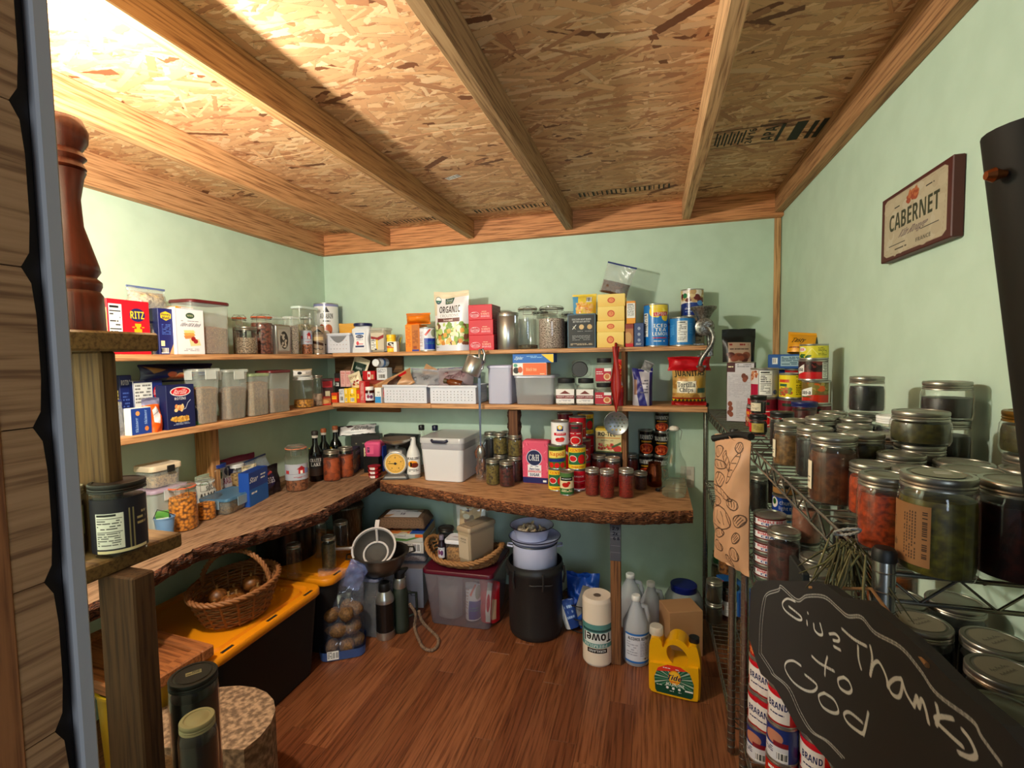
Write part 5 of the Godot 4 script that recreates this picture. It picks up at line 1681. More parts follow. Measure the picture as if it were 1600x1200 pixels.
func fill_room() -> void:
	left_top_shelf()
	back_top_shelf()
	left_low_shelf()
	back_low_shelf()
	left_counter()
	back_counter()
	under_counter()
	rack_top()
	rack_mid()
	rack_low()
	settle(.236, .58, -2.62, -1.76)
	settle(.28, .602, -1.64, -.68)
	settle(-1.47, .26, -2.74, -2.08, .6)
	settle(-2.06, -1.42, -2.74, -.9, .6)
	doorway_side()

func pasta(c: Color) -> StandardMaterial3D:
	return pat("ridge", c, v3(11, 17, 11), .6, .3)
func tilted(o: Node3D, z: float, x := .0) -> Node3D:
	o.rotation.z = z
	o.rotation.x = x
	return o

func left_top_shelf() -> void:
	var s := "L1"
	carton("red cracker carton with a yellow bow-tied parcel on its front", face_at(s, 171, 237, 553, 84, .065, .012), .065, "crackers", "", "crackers_side")
	zip_bag("grey crumpled snack bag squeezed between the red and navy cartons", face_at(s, 234, 250, 553, 52, .05, .03), .05, mush(rgb(.35, .29, .24)), .8, 3)
	var nb := carton("navy graham carton with a yellow hexagon badge", face_at(s, 250, 274, 553, 71, .055, .02), .055, "honey", "", "p_navy")
	carton("white cracker carton with a green oval and stacked crackers", face_at(s, 276, 321, 553, 70, .04, .008), .04, "herb", "", "p_white")
	var mc := carton("white and orange carton peeking over the white cracker carton", face_at(s, 278, 306, 553, 74, .06, .085), .06, "mello", "", "p_white")
	var zb := zip_bag("zip bag of pale chips lying on the navy graham carton", [v3(nb.position.x - .07, top_of(nb) + .001, nb.position.z + .0), .155, .085, PI / 2], .09, bits(rgb(.90, .83, .66), 70.0), .8, 4, Vector3.ZERO, rgb(.35, .42, .6))
	zb.scale = v3(1, 1, 1)
	tub("tall clear container of long pasta under a burgundy lid", face_at(s, 302, 364, 553, 83, .13, .02), .13, milky(rgb(.82, .85, .84), .25, .12), col(rgb(.36, .10, .12), .4), pasta(rgb(.86, .70, .48)), .55, {"corner": .03, "taper": .97})
	bail_jar("clamp jar of brown grain behind the short dark-lidded jar", round_at(s, 376, 552, 24, 62, .12), grains(rgb(.42, .26, .16), 60.0), .75)
	var sj := round_at(s, 386, 553, 37, 43, .02)
	mason("short wide jar of grey seeds with a black shoulder and silver lid", sj[0], sj[1], sj[2], grains(rgb(.60, .54, .46), 110.0), {"mouth": sj[1] * .96, "fill": .72})
	bail_jar("tall clamp jar full of red brown beans", round_at(s, 411, 553, 37, 63, .03), grains(rgb(.50, .27, .20), 55.0), .86)
	tub("empty tall clear box behind the silver spice tin", face_at(s, 428, 452, 552, 59, .06, .12), .06, milky(rgb(.82, .88, .86), .18, .12), milky(rgb(.85, .9, .9), .3, .12), null, .0)
	var ti := face_at(s, 433, 456, 552, 46, .05, .02)
	var tn := thing("spice_tin", "silver spice tin with an ornate dark oval panel", "tin", ti[0], ti[3])
	part("body", M.new().loft([[.0, ti[1] * .48, .024, .008], [.002, ti[1] * .5, .025, .008], [ti[2] * .94, ti[1] * .5, .025, .008], [ti[2] * .95, ti[1] * .47, .023, .008], [ti[2] * .97, ti[1] * .5, .025, .008], [ti[2], ti[1] * .46, .022, .008]], 4), tin_mat(), tn)
	part("printed_panel", M.new().box(v3(0, ti[2] * .48, .0255), v3(ti[1] * .7, ti[2] * .7, .001), .0002, {"f": uv("spice"), "e": edge_of("spice")}), foil_mat, tn)
	tub("clear box of pale barley beside the spice tin", face_at(s, 457, 471, 552, 59, .06, .03), .06, milky(rgb(.84, .87, .85), .2, .1), milky(rgb(.9, .92, .92), .4, .1), grains(rgb(.78, .70, .60), 90.0), .8)
	bail_jar("slim barn-print jar of red lentils on the top shelf", round_at(s, 480, 552, 19, 62, .04), grains(rgb(.72, .44, .28), 80.0), .3, rgb(.75, .8, .8), "barn")
	tub("clear canister with a white lid stacked high in the corner", face_at(s, 472, 500, 552, 74, .07, .12), .07, milky(rgb(.84, .85, .78), .25, .12), col(rgb(.86, .92, .92), .4), bits(rgb(.84, .74, .52)), .66)
	can("beige tin of bread mix by the first white basket", round_at(s, 498, 552, 21, 44, .02), "bread_tin")
	var big := round_at("B1", 512, 548, 40, 77, .09)
	can("large white tin printed with eggs in the room corner", big, "eggs")

func back_top_shelf() -> void:
	var s := "B1"
	var hb := hole_basket("small white perforated basket with a grey scooped grip", face_at(s, 511, 547, 551, 31, .16, .01), .16, 6, 3, true)
	bag("mustard yellow flake pouch standing in the small white basket", [hb.position + v3(.02, .006, -.01), .145, .172, .05], .05, "yeast", 2)
	# jar with a waist and a blue cap
	var mj := face_at(s, 549, 577, 551, 46, .075, .006)
	var o := thing("waisted_jar", "white waisted powder jar with a navy screw cap", "jar", mj[0], .0)
	var w: float = mj[1] * .5
	var h: float = mj[2]
	part("body", M.new().loft([[.0, w, .036, .012], [h * .1, w * .98, .036, .012], [h * .45, w * .8, .032, .012], [h * .72, w, .036, .014], [h * .8, w * .98, .036, .016], [h * .86, w * .8, .03, .028], [h * .9, w * .8, .03, .028]], 5), col(rgb(.86, .87, .90), .35), o)
	part("screw_cap", M.new().lathe([[w * .86, h * .9], [w * .9, h * .91], [w * .9, h * .985], [w * .84, h]], 7), col(NAVY, .4), o)
	part("label", M.new().box(v3(-.001, h * .42, .037), v3(w * 1.2, h * .56, .001), .0002, {"f": uv("mayo"), "e": edge_of("mayo")}), print_mat, o)
	tub("cloudy tub with a red swoosh label lying beside the waisted jar", face_at(s, 578, 602, 550, 38, .09, .02), .09, milky(rgb(.80, .76, .68), .55, .35), milky(rgb(.8, .8, .75), .5), mush(rgb(.74, .67, .55)), .8, {"tag": "tub_label", "tag_h": .7})
	for i in 5:
		var b := bag(["silver and yellow tea sachet leaning in the sachet row, first", "second sachet of the leaning row, olive backed", "third sachet of the leaning row, dark edged", "fourth sachet of the leaning row, grey foil", "last sachet of the leaning row beside the yellow jar"][i], [stand(s, 603 + i * 4.6, 550, .03 + i * .008), .055, .085 + .01 * (i % 2), -.9], .012, ["p_grey", "tea_yellow", "p_black", "p_grey", "tea_yellow"][i], 20 + i, {"lean": v3(-.25, 0, .12), "name": "sachet", "group": "sachets leaning on the top shelf"})
	carton("narrow white slip carton leaning before the sachets", face_at(s, 615, 620, 551, 16, .03, .004), .03, "p_white")
	lathe_thing("yellow_jar", "yellow lidded cocoa jar with a white band beside the orange carton", "jar", round_at(s, 630, 551, 15, 33, .01)[0], [[.024, .0], [.026, .004], [.026, .075], [.024, .08]], col(YEL, .4))
	var yj := get_child(get_child_count() - 1)
	part("label", M.new().band(.0264, .006, .074, -1.4, 1.4, uv("yellow_can")), print_mat, yj)
	part("cap", M.new().lathe([[.027, .08], [.027, .098], [.024, .1]], 7), col(YEL, .35), yj)
	var oc := carton("orange carton with brown side under a draped orange bag", face_at(s, 634, 656, 550, 42, .10, .012), .10, "orange", "", "p_orange")
	var ob := bag("shiny orange bag draped over the orange carton", [v3(oc.position.x + .025, top_of(oc) + .001, oc.position.z + .02), .15, .062, .0], .10, "p_orange", 7, {"stand": false, "strip": false, "crumple": .012})
	can("white tin with a blue square in front of the salad pouch", round_at(s, 668, 550, 27, 37, .006), "blue_white")
	bag("tall organic crouton pouch with a salad photo", face_at(s, 676, 731, 550, 92, .07, .006), .07, "croutons", 3, {"crumple": .004, "seal": .12})
	var y := -1.0
	for i in 3:
		var c := carton(["red brown-rice carton at the bottom of the red stack", "red brown-rice carton in the middle of the red stack", "red brown-rice carton on top of the red stack"][i], face_at(s, 733, 772 - i, 547, 23.4, .15, .02 + i * .002, y), .15, "rice", "red rice cartons on the top shelf", "rice_side", "p_red")
		y = top_of(c)
	var cn := round_at(s, 794, 546, 34, 58, .02)
	lathe_thing("metal_canister", "brushed steel canister beside the red rice cartons", "canister", cn[0], [[cn[1] * .98, 0], [cn[1], .002], [cn[1], cn[2] * .88], [cn[1] * .985, cn[2] * .885], [cn[1] * 1.01, cn[2] * .89], [cn[1] * 1.01, cn[2] * .97], [cn[1] * .98, cn[2] * .985], [cn[1] * .6, cn[2] * .99], [cn[1] * .58, cn[2]], [cn[1] * .1, cn[2]]], tin_mat())
	part("clasp", M.new().box(v3(cn[1] * .7, cn[2] * .8, cn[1] * .72), v3(.008, .04, .006), .001), tin_mat(), get_child(get_child_count() - 1))
	bail_jar("clamp jar nearly empty with a pinch of seeds", round_at(s, 826, 545, 33, 68, .01), grains(rgb(.40, .36, .25), 60.0), .1, rgb(.55, .5, .42))
	bail_jar("wide clamp jar filled with pale rice mix", round_at(s, 863, 544, 43, 68, .006), grains(rgb(.80, .74, .70), 110.0), .75, rgb(.55, .55, .5))
	bail_jar("empty clamp jar standing behind the two clamp jars", round_at(s, 845, 545, 26, 62, .15), null, .0, rgb(.4, .4, .38))
	bail_jar("dark clamp jar behind the black oat carton", round_at(s, 888, 544, 24, 58, .11), mush(rgb(.16, .14, .12)), .8, rgb(.3, .3, .3))
	var bb := carton("black oat carton with a pale blue outline", face_at(s, 887, 931, 542, 53, .14, .008), .14, "black_box", "", "p_black")
	bag("clear bag of elbow pasta lying on the black oat carton", [v3(bb.position.x + .01, top_of(bb) + .001, bb.position.z + .02), .125, .10, .0], .08, "macaroni", 9, {"crumple": .01, "mat": gloss_mat})
	y = -1.0
	var yb: Node3D
	for i in 4:
		yb = carton(["yellow carton at the bottom of the yellow stack", "yellow carton second from the bottom of the yellow stack", "yellow carton second from the top of the yellow stack", "yellow carton on top of the yellow stack under the granola bag"][i], face_at(s, [933, 933, 934, 934][i], [975, 976, 976, 977][i], 541, [24, 17, 22, 19][i], .13, .01 + .003 * (i % 2), y), .13, "yellow_box", "yellow cartons on the top shelf", "p_yellow", "p_cream")
		y = top_of(yb)
	zip_bag("zip bag of brown granola slumped on the yellow stack", [v3(yb.position.x + .005, y + .001, yb.position.z + .02), .15, .16, .05], .08, bits(rgb(.50, .33, .20), 110.0), .42, 12, v3(-.2, 0, -.3))
	var br := carton("brown and red carton under the white panel carton", face_at(s, 977, 990, 541, 36, .12, .02), .12, "brown_box")
	carton("white panel carton standing on the brown and red carton", face_at(s, 979, 993, 541, 35, .10, .022, top_of(br)), .10, "white_carton")
	carton("small slate blue carton left of the tall tea tin", face_at(s, 991, 1006, 541, 37, .05, .012), .05, "blue_box")
	can("tall sky blue iced tea tin with a lemon top", round_at(s, 1025, 540, 40, 65, .006), "iced_tea", "", true, "tea_tin")
	var t2 := can("short sky blue tea tin turned to its facts panel", round_at(s, 1066, 539, 42, 44, .004), "tea_back", "", true, "tea_tin")
	part("handle", M.new().tube([v3(-.062, .11, .02), v3(-.078, .105, .026), v3(-.084, .075, .03), v3(-.078, .045, .026), v3(-.062, .04, .02)], .006, 8), col(rgb(.10, .18, .36), .4), t2)
	var bt := can("beige patterned tin behind the short tea tin", round_at(s, 1083, 539, 36, 45, .14), "bread_tin")
	can("shortening tin in blue and cream raised on the beige tin", round_at(s, 1081, 539, 37, 42, .13, top_of(bt) + .001), "shortening")
	grinder()

# hand-cranked grinder clamped to the end of the top shelf
func grinder() -> void:
	var p := v3(.232, 1.416, -2.49)
	var o := thing("meat_grinder", "silver hand-cranked meat grinder clamped to the top shelf end", "grinder", p)
	var m := pat("cloud", rgb(.66, .66, .64), Vector3.ONE * 12.0, .35, .0, .8)
	part("hopper", M.new().lathe([[.024, .105], [.028, .13], [.05, .165], [.058, .172], [.06, .182], [.056, .184], [.046, .168], [.024, .14]], 7, false, false), m, o)
	var b := M.new().lathe([[.01, -.055], [.030, -.05], [.034, -.04], [.032, .03], [.042, .035], [.042, .06], [.034, .064], [.012, .066]], 7).move(Transform3D(Basis(Vector3.RIGHT, PI / 2), v3(0, .085, 0)))
	part("barrel", b, m, o)
	part("foot", M.new().loft([[-.05, .012, .018, .006], [-.02, .012, .018, .006], [.0, .014, .02, .006], [.03, .016, .018, .008], [.06, .02, .02, .01]], 4), m, o).position = v3(.03, 0, .01)
	for ca in [[.0, -.05, .06], [-.02, .006, .05]]:
		part("clamp_arm", M.new().box(v3(ca[0], ca[1], .01), v3(ca[2], .01, .028), .003), m, o)
	part("clamp_screw", M.new().tube([v3(-.01, -.095, .01), v3(-.01, -.03, .01)], .005, 8).box(v3(-.01, -.1, .01), v3(.045, .012, .008), .003), m, o)
	var P := []
	for i in 15:
		var t := i / 14.0
		P.append(v3(.006 + .028 * sin(t * 5.2), .095 - t * .205, .088 + .01 * sin(t * 3.0)))
	part("crank", M.new().tube(P, [.014, .012, .011, .01, .01, .01, .01, .01, .01, .01, .01, .01, .01, .01, .011], 10), m, o)
	part("crank_nut", M.new().tube([v3(.006, .095, .07), v3(.006, .095, .108)], .013, 8).box(v3(.006, .095, .112), v3(.04, .01, .006), .002), m, o)
	part("wooden_knob", M.new().lathe([[.006, .0], [.014, .004], [.017, .016], [.015, .03], [.008, .036]], 6).move(Transform3D(Basis(Vector3.RIGHT, PI / 2), P[-1])), wood(rgb(.45, .22, .12), 2, .4), o)

func left_low_shelf() -> void:
	var s := "L2"
	var ft := 668.0
	carton("patterned yellow carton at the near end of the lower left shelf", face_at(s, 174, 192, 683, 66, .05, .15), .05, "grid_box", "", "p_black")
	carton("navy pasta carton behind the clear bag, pale lettering", face_at(s, 192, 211, 683, 88, .05, .14), .05, "navy_box", "", "p_navy")
	zip_bag("clear wrapped bag with a navy pasta label near the shelf end", face_at(s, 175, 205, 683, 56, .08, .04), .08, mush(rgb(.12, .14, .28)), .75, 22)
	var pb := carton("navy carton with a white facts panel behind the orange puffs bag", face_at(s, 212, 258, 676, 76, .05, .12), .05, "panel_box", "", "p_navy")
	carton("royal blue pasta carton tipped against the orange puffs bag", face_at(s, 204, 238, 673, 42, .03, .012), .03, "skinner", "", "p_white")
	bag("orange and white puffs bag before the navy cartons", face_at(s, 234, 262, 670, 53, .07, .01), .07, "puffs", 24, {"crumple": .012, "strip": false})
	var ro := carton("navy ROTINI pasta carton with a red oval", face_at(s, 262, 306, 661, 68, .055, .008), .055, "rotini", "", "p_navy")
	bag("navy shiny pasta bag lying over the pasta cartons", [v3(-1.95, top_of(pb) - .012, -1.60), .34, .075, PI / 2], .11, "navy_bag", 25, {"stand": false, "crumple": .016, "strip": false})
	bag("green and navy soup pouch wedged beside the ROTINI carton", face_at(s, 305, 319, 656, 60, .03, .03), .03, "soup_pouch", 26, {"strip": false})
	var cl := milky(rgb(.86, .90, .88), .22, .12)
	tub("first tall pour container of pasta with side clips, by the navy cartons", face_at(s, 312, 349, 651, 86, .09, .006), .09, cl, milky(rgb(.86, .9, .88), .35, .12), pasta(rgb(.84, .67, .45)), .7, {"taper": .78, "clips": milky(rgb(.9, .93, .92), .45, .12)})
	tub("second tall pour container of pasta with side clips", face_at(s, 357, 392, 645, 78, .09, .006), .09, cl, milky(rgb(.86, .9, .88), .35, .12), pasta(rgb(.74, .58, .38)), .68, {"taper": .8, "clips": milky(rgb(.9, .93, .92), .45, .12)})
	tub("open-topped clear box of penne pasta", face_at(s, 394, 424, 640, 66, .08, .01), .08, cl, milky(rgb(.7, .8, .6), .4, .12), pasta(rgb(.88, .74, .52)), .85)
	tub("clear container of pasta with a burgundy lid, lower shelf", face_at(s, 425, 457, 636, 66, .10, .01), .10, cl, col(rgb(.36, .10, .12), .4), pasta(rgb(.80, .62, .40)), .58)
	var hx := round_at(s, 475, 632, 33, 48, .012)
	mason("ribbed clear canister with yellow pasta in its bottom", hx[0], hx[1], hx[2], grains(rgb(.84, .60, .20), 50.0), {"mouth": hx[1] * .97, "fill": .3, "band": col(rgb(.8, .82, .82), .4), "lid": col(rgb(.85, .86, .86), .4)})
	bag("small white pouch lying on the ribbed canister", [hx[0] + v3(0, hx[2] + .001, 0), .12, .042, PI / 2 - .3], .05, "white_pouch", 28, {"stand": false, "strip": false, "mat": print_mat})
	var cy := round_at(s, 497, 627, 16, 48, .02)
	mason("slim clear canister of pale flakes beside the ribbed canister", cy[0], cy[1], cy[2], bits(rgb(.70, .60, .52)), {"mouth": cy[1] * .97, "fill": .45, "lid": col(rgb(.85, .86, .86), .4)})
	carton("dark red cocoa carton standing in the shelf corner", [v3(-1.93, 1.112, -2.56), .07, .15, .7], .05, "cocoa", "", "p_black")
	carton("low stack-end carton of wood brown in the shelf corner", [v3(-1.86, 1.112, -2.44), .06, .05, .9], .05, "brown_box")

func back_low_shelf() -> void:
	var s := "B2"
	var gel := [["small red and yellow dessert carton at the left shelf end", 518, 527, 15, "gelatin_r"], ["grey white dessert carton left of the yellow cartons", 530, 538, 21, "gelatin_w"], ["narrow yellow dessert carton in the dessert row", 538.5, 544, 22, "gelatin_y"], ["wide yellow dessert carton in the dessert row", 544.5, 557, 23, "gelatin_y"], ["orange edged dessert carton by the tall red carton", 557.5, 562, 20, "gelatin_r"]]
	for g in gel:
		carton(g[0], face_at(s, g[1], g[2], 629, g[3], .07, .004), .07, g[4], "dessert mix cartons at the left of the lower shelf")
	var dk := carton("black carton lying low behind the dessert cartons", face_at(s, 524, 562, 629, 22, .09, .10), .09, "p_black")
	var yy := top_of(dk)
	carton("black and red carton with a barcode standing on the black carton", face_at(s, 524, 532, 629, 21, .04, .105, yy), .04, "black_red")
	carton("left one of two pale pink tall cartons", face_at(s, 533, 541, 629, 25, .04, .105, yy), .04, "pink_box", "pink cartons")
	carton("right one of two pale pink tall cartons", face_at(s, 541.5, 549, 629, 25, .04, .105, yy), .04, "pink_box", "pink cartons")
	bag("cream and dark green seed pouch leaning above the pink cartons", [on_z(556, 600, -2.60) * v3(1, 0, 1) + v3(0, yy + .03, 0), .115, .15, .0], .03, "green_pouch", 31, {"lean": v3(-.1, 0, -.3)})
	bag("cream pouch with red fruit slumped on the dessert cartons", [on_z(560, 606, -2.52) * v3(1, 0, 1) + v3(0, 1.125 + .085, 0), .085, .09, .0], .04, "cream_pouch", 32, {"lean": v3(0, 0, .35), "stand": false})
	carton("tall rose carton with red edges beside the jam jar", face_at(s, 562, 571, 629, 34, .05, .004), .05, "red_tall")
	var bj := round_at(s, 578, 629, 15, 25, .003)
	var j := lathe_thing("jam_jar", "small jam jar with a white cap and berry label", "jar", bj[0], [[bj[1] * .9, 0], [bj[1], .003], [bj[1], bj[2] * .68], [bj[1] * .85, bj[2] * .76], [bj[1] * .85, bj[2] * .8]], col(rgb(.24, .03, .04), .15))
	part("cap", M.new().lathe([[bj[1] * .92, bj[2] * .78], [bj[1] * .95, bj[2] * .8], [bj[1] * .95, bj[2] * .97], [bj[1] * .9, bj[2]]], 7), col(WHITE, .4), j)
	part("label", M.new().band(bj[1] + .0005, bj[2] * .15, bj[2] * .6, -1.1, 1.1, uv("berry_label")), print_mat, j)
	carton("white carton with a sky blue foot next to the jam jar", face_at(s, 586, 596, 629, 24, .05, .004), .05, "sky_carton")
	var r1 := carton("wide brown base carton behind the tall rose carton", face_at(s, 565, 603, 629, 33, .08, .11), .08, "brown_box")
	carton("red carton with a white square on the brown base carton", face_at(s, 568, 587, 629, 14, .05, .105, top_of(r1)), .05, "red_small")
	var wc := carton("plain white carton under the toppled white bottle", face_at(s, 590, 606, 629, 19, .06, .10, top_of(r1)), .06, "gelatin_w")
	var wb := thing("toppled_bottle", "white plastic bottle lying on its side above the white carton", "bottle", v3(wc.position.x - .02, top_of(wc) + .03, wc.position.z), .0)
	part("bottle", M.new().lathe([[.02, -.05], [.028, -.045], [.028, .02], [.018, .035], [.016, .04]], 6).move(Transform3D(Basis(Vector3.RIGHT, PI / 2), Vector3.ZERO)), col(rgb(.85, .86, .88), .4), wb)
	part("cap", M.new().lathe([[.02, .04], [.022, .042], [.022, .062], [.018, .064]], 6).move(Transform3D(Basis(Vector3.RIGHT, PI / 2), Vector3.ZERO)), col(rgb(.9, .91, .93), .4), wb)
	part("blue_ring", M.new().lathe([[.0285, -.01], [.029, -.008], [.029, .012], [.0285, .014]], 6).move(Transform3D(Basis(Vector3.RIGHT, PI / 2), Vector3.ZERO)), col(rgb(.4, .55, .8), .4), wb)
	var b1 := hole_basket("middle shelf left white perforated basket holding the cocoa pouch", face_at(s, 598, 668, 629, 29, .2, .006), .2, 12, 4)
	var b2 := hole_basket("middle shelf right white perforated basket holding bottles and bags", face_at(s, 670, 745, 629, 29, .2, .006), .2, 12, 4)
	bag("kraft and red cocoa pouch lying across the left perforated basket", [v3(b1.position.x - .07, 1.125 + .065, -2.50), .23, .11, .0], .05, "carob", 41, {"stand": false, "lean": v3(-.5, 0, .5)})
	zip_bag("zip bag with a blue packet heaped in the left perforated basket", [v3(b1.position.x + .06, 1.125 + .02, b1.position.z - .01), .22, .17, .0], .12, mush(rgb(.60, .62, .66)), .85, 42, v3(-.25, 0, -.1), rgb(.6, .6, .65), milky(rgb(.8, .8, .82), .4, .2))
	bag("tan paper pouch corner rising from the left perforated basket", [v3(b1.position.x + .03, 1.125 + .02, b1.position.z - .06), .14, .19, .0], .04, "p_kraft", 43, {"lean": v3(0, 0, -.5), "mat": print_mat})
	zip_bag("pinkish zip bag heaped in the right perforated basket", [v3(b2.position.x - .03, 1.125 + .02, b2.position.z - .01), .23, .18, .0], .12, mush(rgb(.62, .50, .54)), .9, 44, v3(-.25, 0, .05), rgb(.4, .4, .5), milky(rgb(.78, .72, .75), .45, .2))
	var am := thing("amber_bottle", "small amber bottle lying in the right perforated basket", "bottle", v3(b2.position.x + .0, 1.125 + .115, b2.position.z + .075), .0)
	part("bottle", M.new().lathe([[.016, -.05], [.02, -.046], [.02, .02], [.011, .034], [.011, .04]], 6).move(Transform3D(Basis(Vector3.BACK, PI / 2 - .2), Vector3.ZERO)), col(rgb(.42, .20, .08), .12), am)
	part("cap", M.new().lathe([[.014, .038], [.014, .058], [.011, .06]], 6).move(Transform3D(Basis(Vector3.BACK, PI / 2 - .2), Vector3.ZERO)), col(rgb(.30, .25, .16), .4), am)
	# dipper hanging on the shelf edge
	var dp := thing("hanging_dipper", "polished steel dipper cup hanging tilted before the white bin", "dipper", on_z(740, 572, -2.40))
	var T1 := Transform3D(Basis(Vector3.BACK, -.35) * Basis(Vector3.RIGHT, -.25), Vector3.ZERO)
	part("cup", M.new().lathe([[.048, .045], [.05, .043], [.049, -.042], [.046, -.048], [.01, -.049]], 8, false, true).move(Transform3D(T1.basis, Vector3.ZERO)), tin_mat(), dp)
	part("cup_rim", M.new().lathe([[.0485, .041], [.052, .042], [.052, .046], [.0485, .047]], 8, false, false).move(T1), tin_mat(), dp)
	part("strap_handle", M.new().tube([T1 * v3(.02, .045, .02), v3(.035, .085, .0), v3(.045, .088, -.02), v3(.06, .06, -.01), T1 * v3(.05, .0, .0)], .007, 8), tin_mat(), dp)
	var lh := thing("hanging_ladle", "long blue grey ladle handle hanging below the dipper", "ladle", on_z(749, 600, -2.415))
	part("handle", M.new().loft([[-.33, .004, .0015, .001], [-.1, .0065, .002, .001], [.0, .008, .002, .001], [.06, .007, .002, .001]], 3), col(rgb(.42, .46, .58), .3, .6), lh)
	part("hook", M.new().tube([v3(0, .055, 0), v3(0, .07, -.008), v3(0, .072, -.03)], .003, 6), col(rgb(.42, .46, .58), .3, .6), lh)
	part("bowl", M.new().lathe([[.002, -.40], [.014, -.395], [.02, -.37], [.017, -.345], [.006, -.33]], 6), tin_mat(), lh)
	tub("tall white flour bin with a pale lid", face_at(s, 762, 799, 628, 61, .13, .012), .13, milky(rgb(.80, .80, .90), .75, .3), milky(rgb(.8, .8, .92), .8, .3), mush(rgb(.85, .84, .90)), .86, {"taper": .98})
	var ct := tub("wide clear container holding a layer of brown sugar", face_at(s, 804, 866, 629, 46, .16, .012), .16, milky(rgb(.82, .82, .84), .35, .2), milky(rgb(.8, .8, .88), .5, .2), mush(rgb(.48, .32, .22)), .3)
	var bt := carton("orange and white black tea carton on the clear container", face_at(s, 802, 855, 629, 19.5, .10, .012, top_of(ct)), .10, "black_tea", "", "p_orange", "p_white")
	carton("blue zip-bag carton lying on the black tea carton", face_at(s, 802, 866, 629, 13.5, .09, .014, top_of(bt)), .09, "zip_box", "", "p_blue", "p_blue")
	var jars := [["left square jar of cream powder with a white and maroon label", 883, 30, 42, "cream_label", -1.0, .92], ["right square jar of cream powder with a white and maroon label", 914, 28, 42, "cream_label", -1.0, .92], ["lower square jar of butter powder with a red label", 942.5, 27, 35, "butter_label", -1.0, .85]]
	var last: Node3D
	for jd in jars:
		var f := face_at(s, jd[1] - jd[2] * .5, jd[1] + jd[2] * .5, 629, jd[3], .085, .008)
		last = square_jar(jd[0], f, jd[4], "square powder jars on the lower shelf", mush(rgb(.88, .84, .78)), jd[6])
	square_jar("upper square jar of butter powder with a red label", face_at(s, 930, 956, 629, 39, .085, .01, top_of(last) + .001), "butter_label", "square powder jars on the lower shelf", mush(rgb(.88, .84, .78)), .3)
	var lj := thing("square_jar", "empty clear jar lying with its dark cap forward on the cream jars", "jar", v3(on_z(908, 570, -2.5).x, 1.125 + .137 + .047, -2.52), .0)
	part("shell", M.new().loft([[-.06, .038, .038, .015], [-.055, .045, .045, .02], [.04, .045, .045, .02], [.055, .038, .038, .036]], 5).move(Transform3D(Basis(Vector3.RIGHT, PI / 2), Vector3.ZERO)), glass(rgb(.9, .95, .95), .12), lj)
	part("screw_cap", M.new().lathe([[.038, .053], [.0395, .055], [.0395, .072], [.037, .075], [.034, .0745]], 8).move(Transform3D(Basis(Vector3.RIGHT, PI / 2), Vector3.ZERO)), col(rgb(.16, .17, .18), .5), lj)
	skimmer()
	bag("red cereal bag standing against the upright board", face_at(s, 961, 977, 631, 72, .10, .01), .10, "red_bag", 51, {"crumple": .008})
	bag("silver and indigo twist-tied bag right of the upright board", face_at(s, 987, 1020, 631, 58, .09, .02), .09, "marshmallow", 52, {"crumple": .012, "strip": false})
	var tw := get_child(get_child_count() - 1)
	part("twisted_neck", bag_shape(.05, .05, .03, uv("p_grey"), 5, .1, .012, false).move(Transform3D(Basis(Vector3.BACK, -.4), v3(.015, tw.get_meta("tall") - .012, 0))), foil_mat, tw)
	var ch := bag("red and yellow tortilla chip bag at the end of the shelf", face_at(s, 1050, 1106, 632, 62, .12, .02), .12, "chips", 53, {"crumple": .012, "stand": false, "seal": .07})
	part("folded_top", bag_shape(.2, .07, .06, uv("p_red"), 6, .1, .012, false).move(Transform3D(Basis(Vector3.RIGHT, -.3), v3(0, ch.get_meta("tall") - .02, .0))), foil_mat, ch)

func square_jar(label: String, f: Array, artn: String, group: String, food: Material, fill: float) -> Node3D:
	var w: float = f[1] * .5
	var h: float = f[2]
	var o := thing("square_jar", label, "jar", f[0], f[3], group)
	part("shell", M.new().loft([[.0, w * .94, .038, .012], [.003, w, .042, .014], [h * .66, w, .042, .016], [h * .8, w * .8, .034, .03], [h * .84, w * .8, .034, .033]], 5, true, false), glass(rgb(.95, .98, .98), .1), o)
	part("contents", M.new().loft([[.004, w * .93, .037, .012], [.007, w - .002, .04, .014], [h * .62 * fill, w - .002, .04, .016], [h * .64 * fill, w * .7, .03, .02]], 5), food, o)
	part("screw_cap", M.new().lathe([[w * .86, h * .82], [w * .88, h * .83], [w * .88, h * .985], [w * .82, h]], 7), col(rgb(.12, .12, .13), .5), o)
	part("label", M.new().box(v3(0, h * .34, .0432), v3(w * 1.88, h * .52, .0008), .0001, {"f": uv(artn), "e": edge_of(artn)}), print_mat, o)
	o.set_meta("tall", h)
	return o

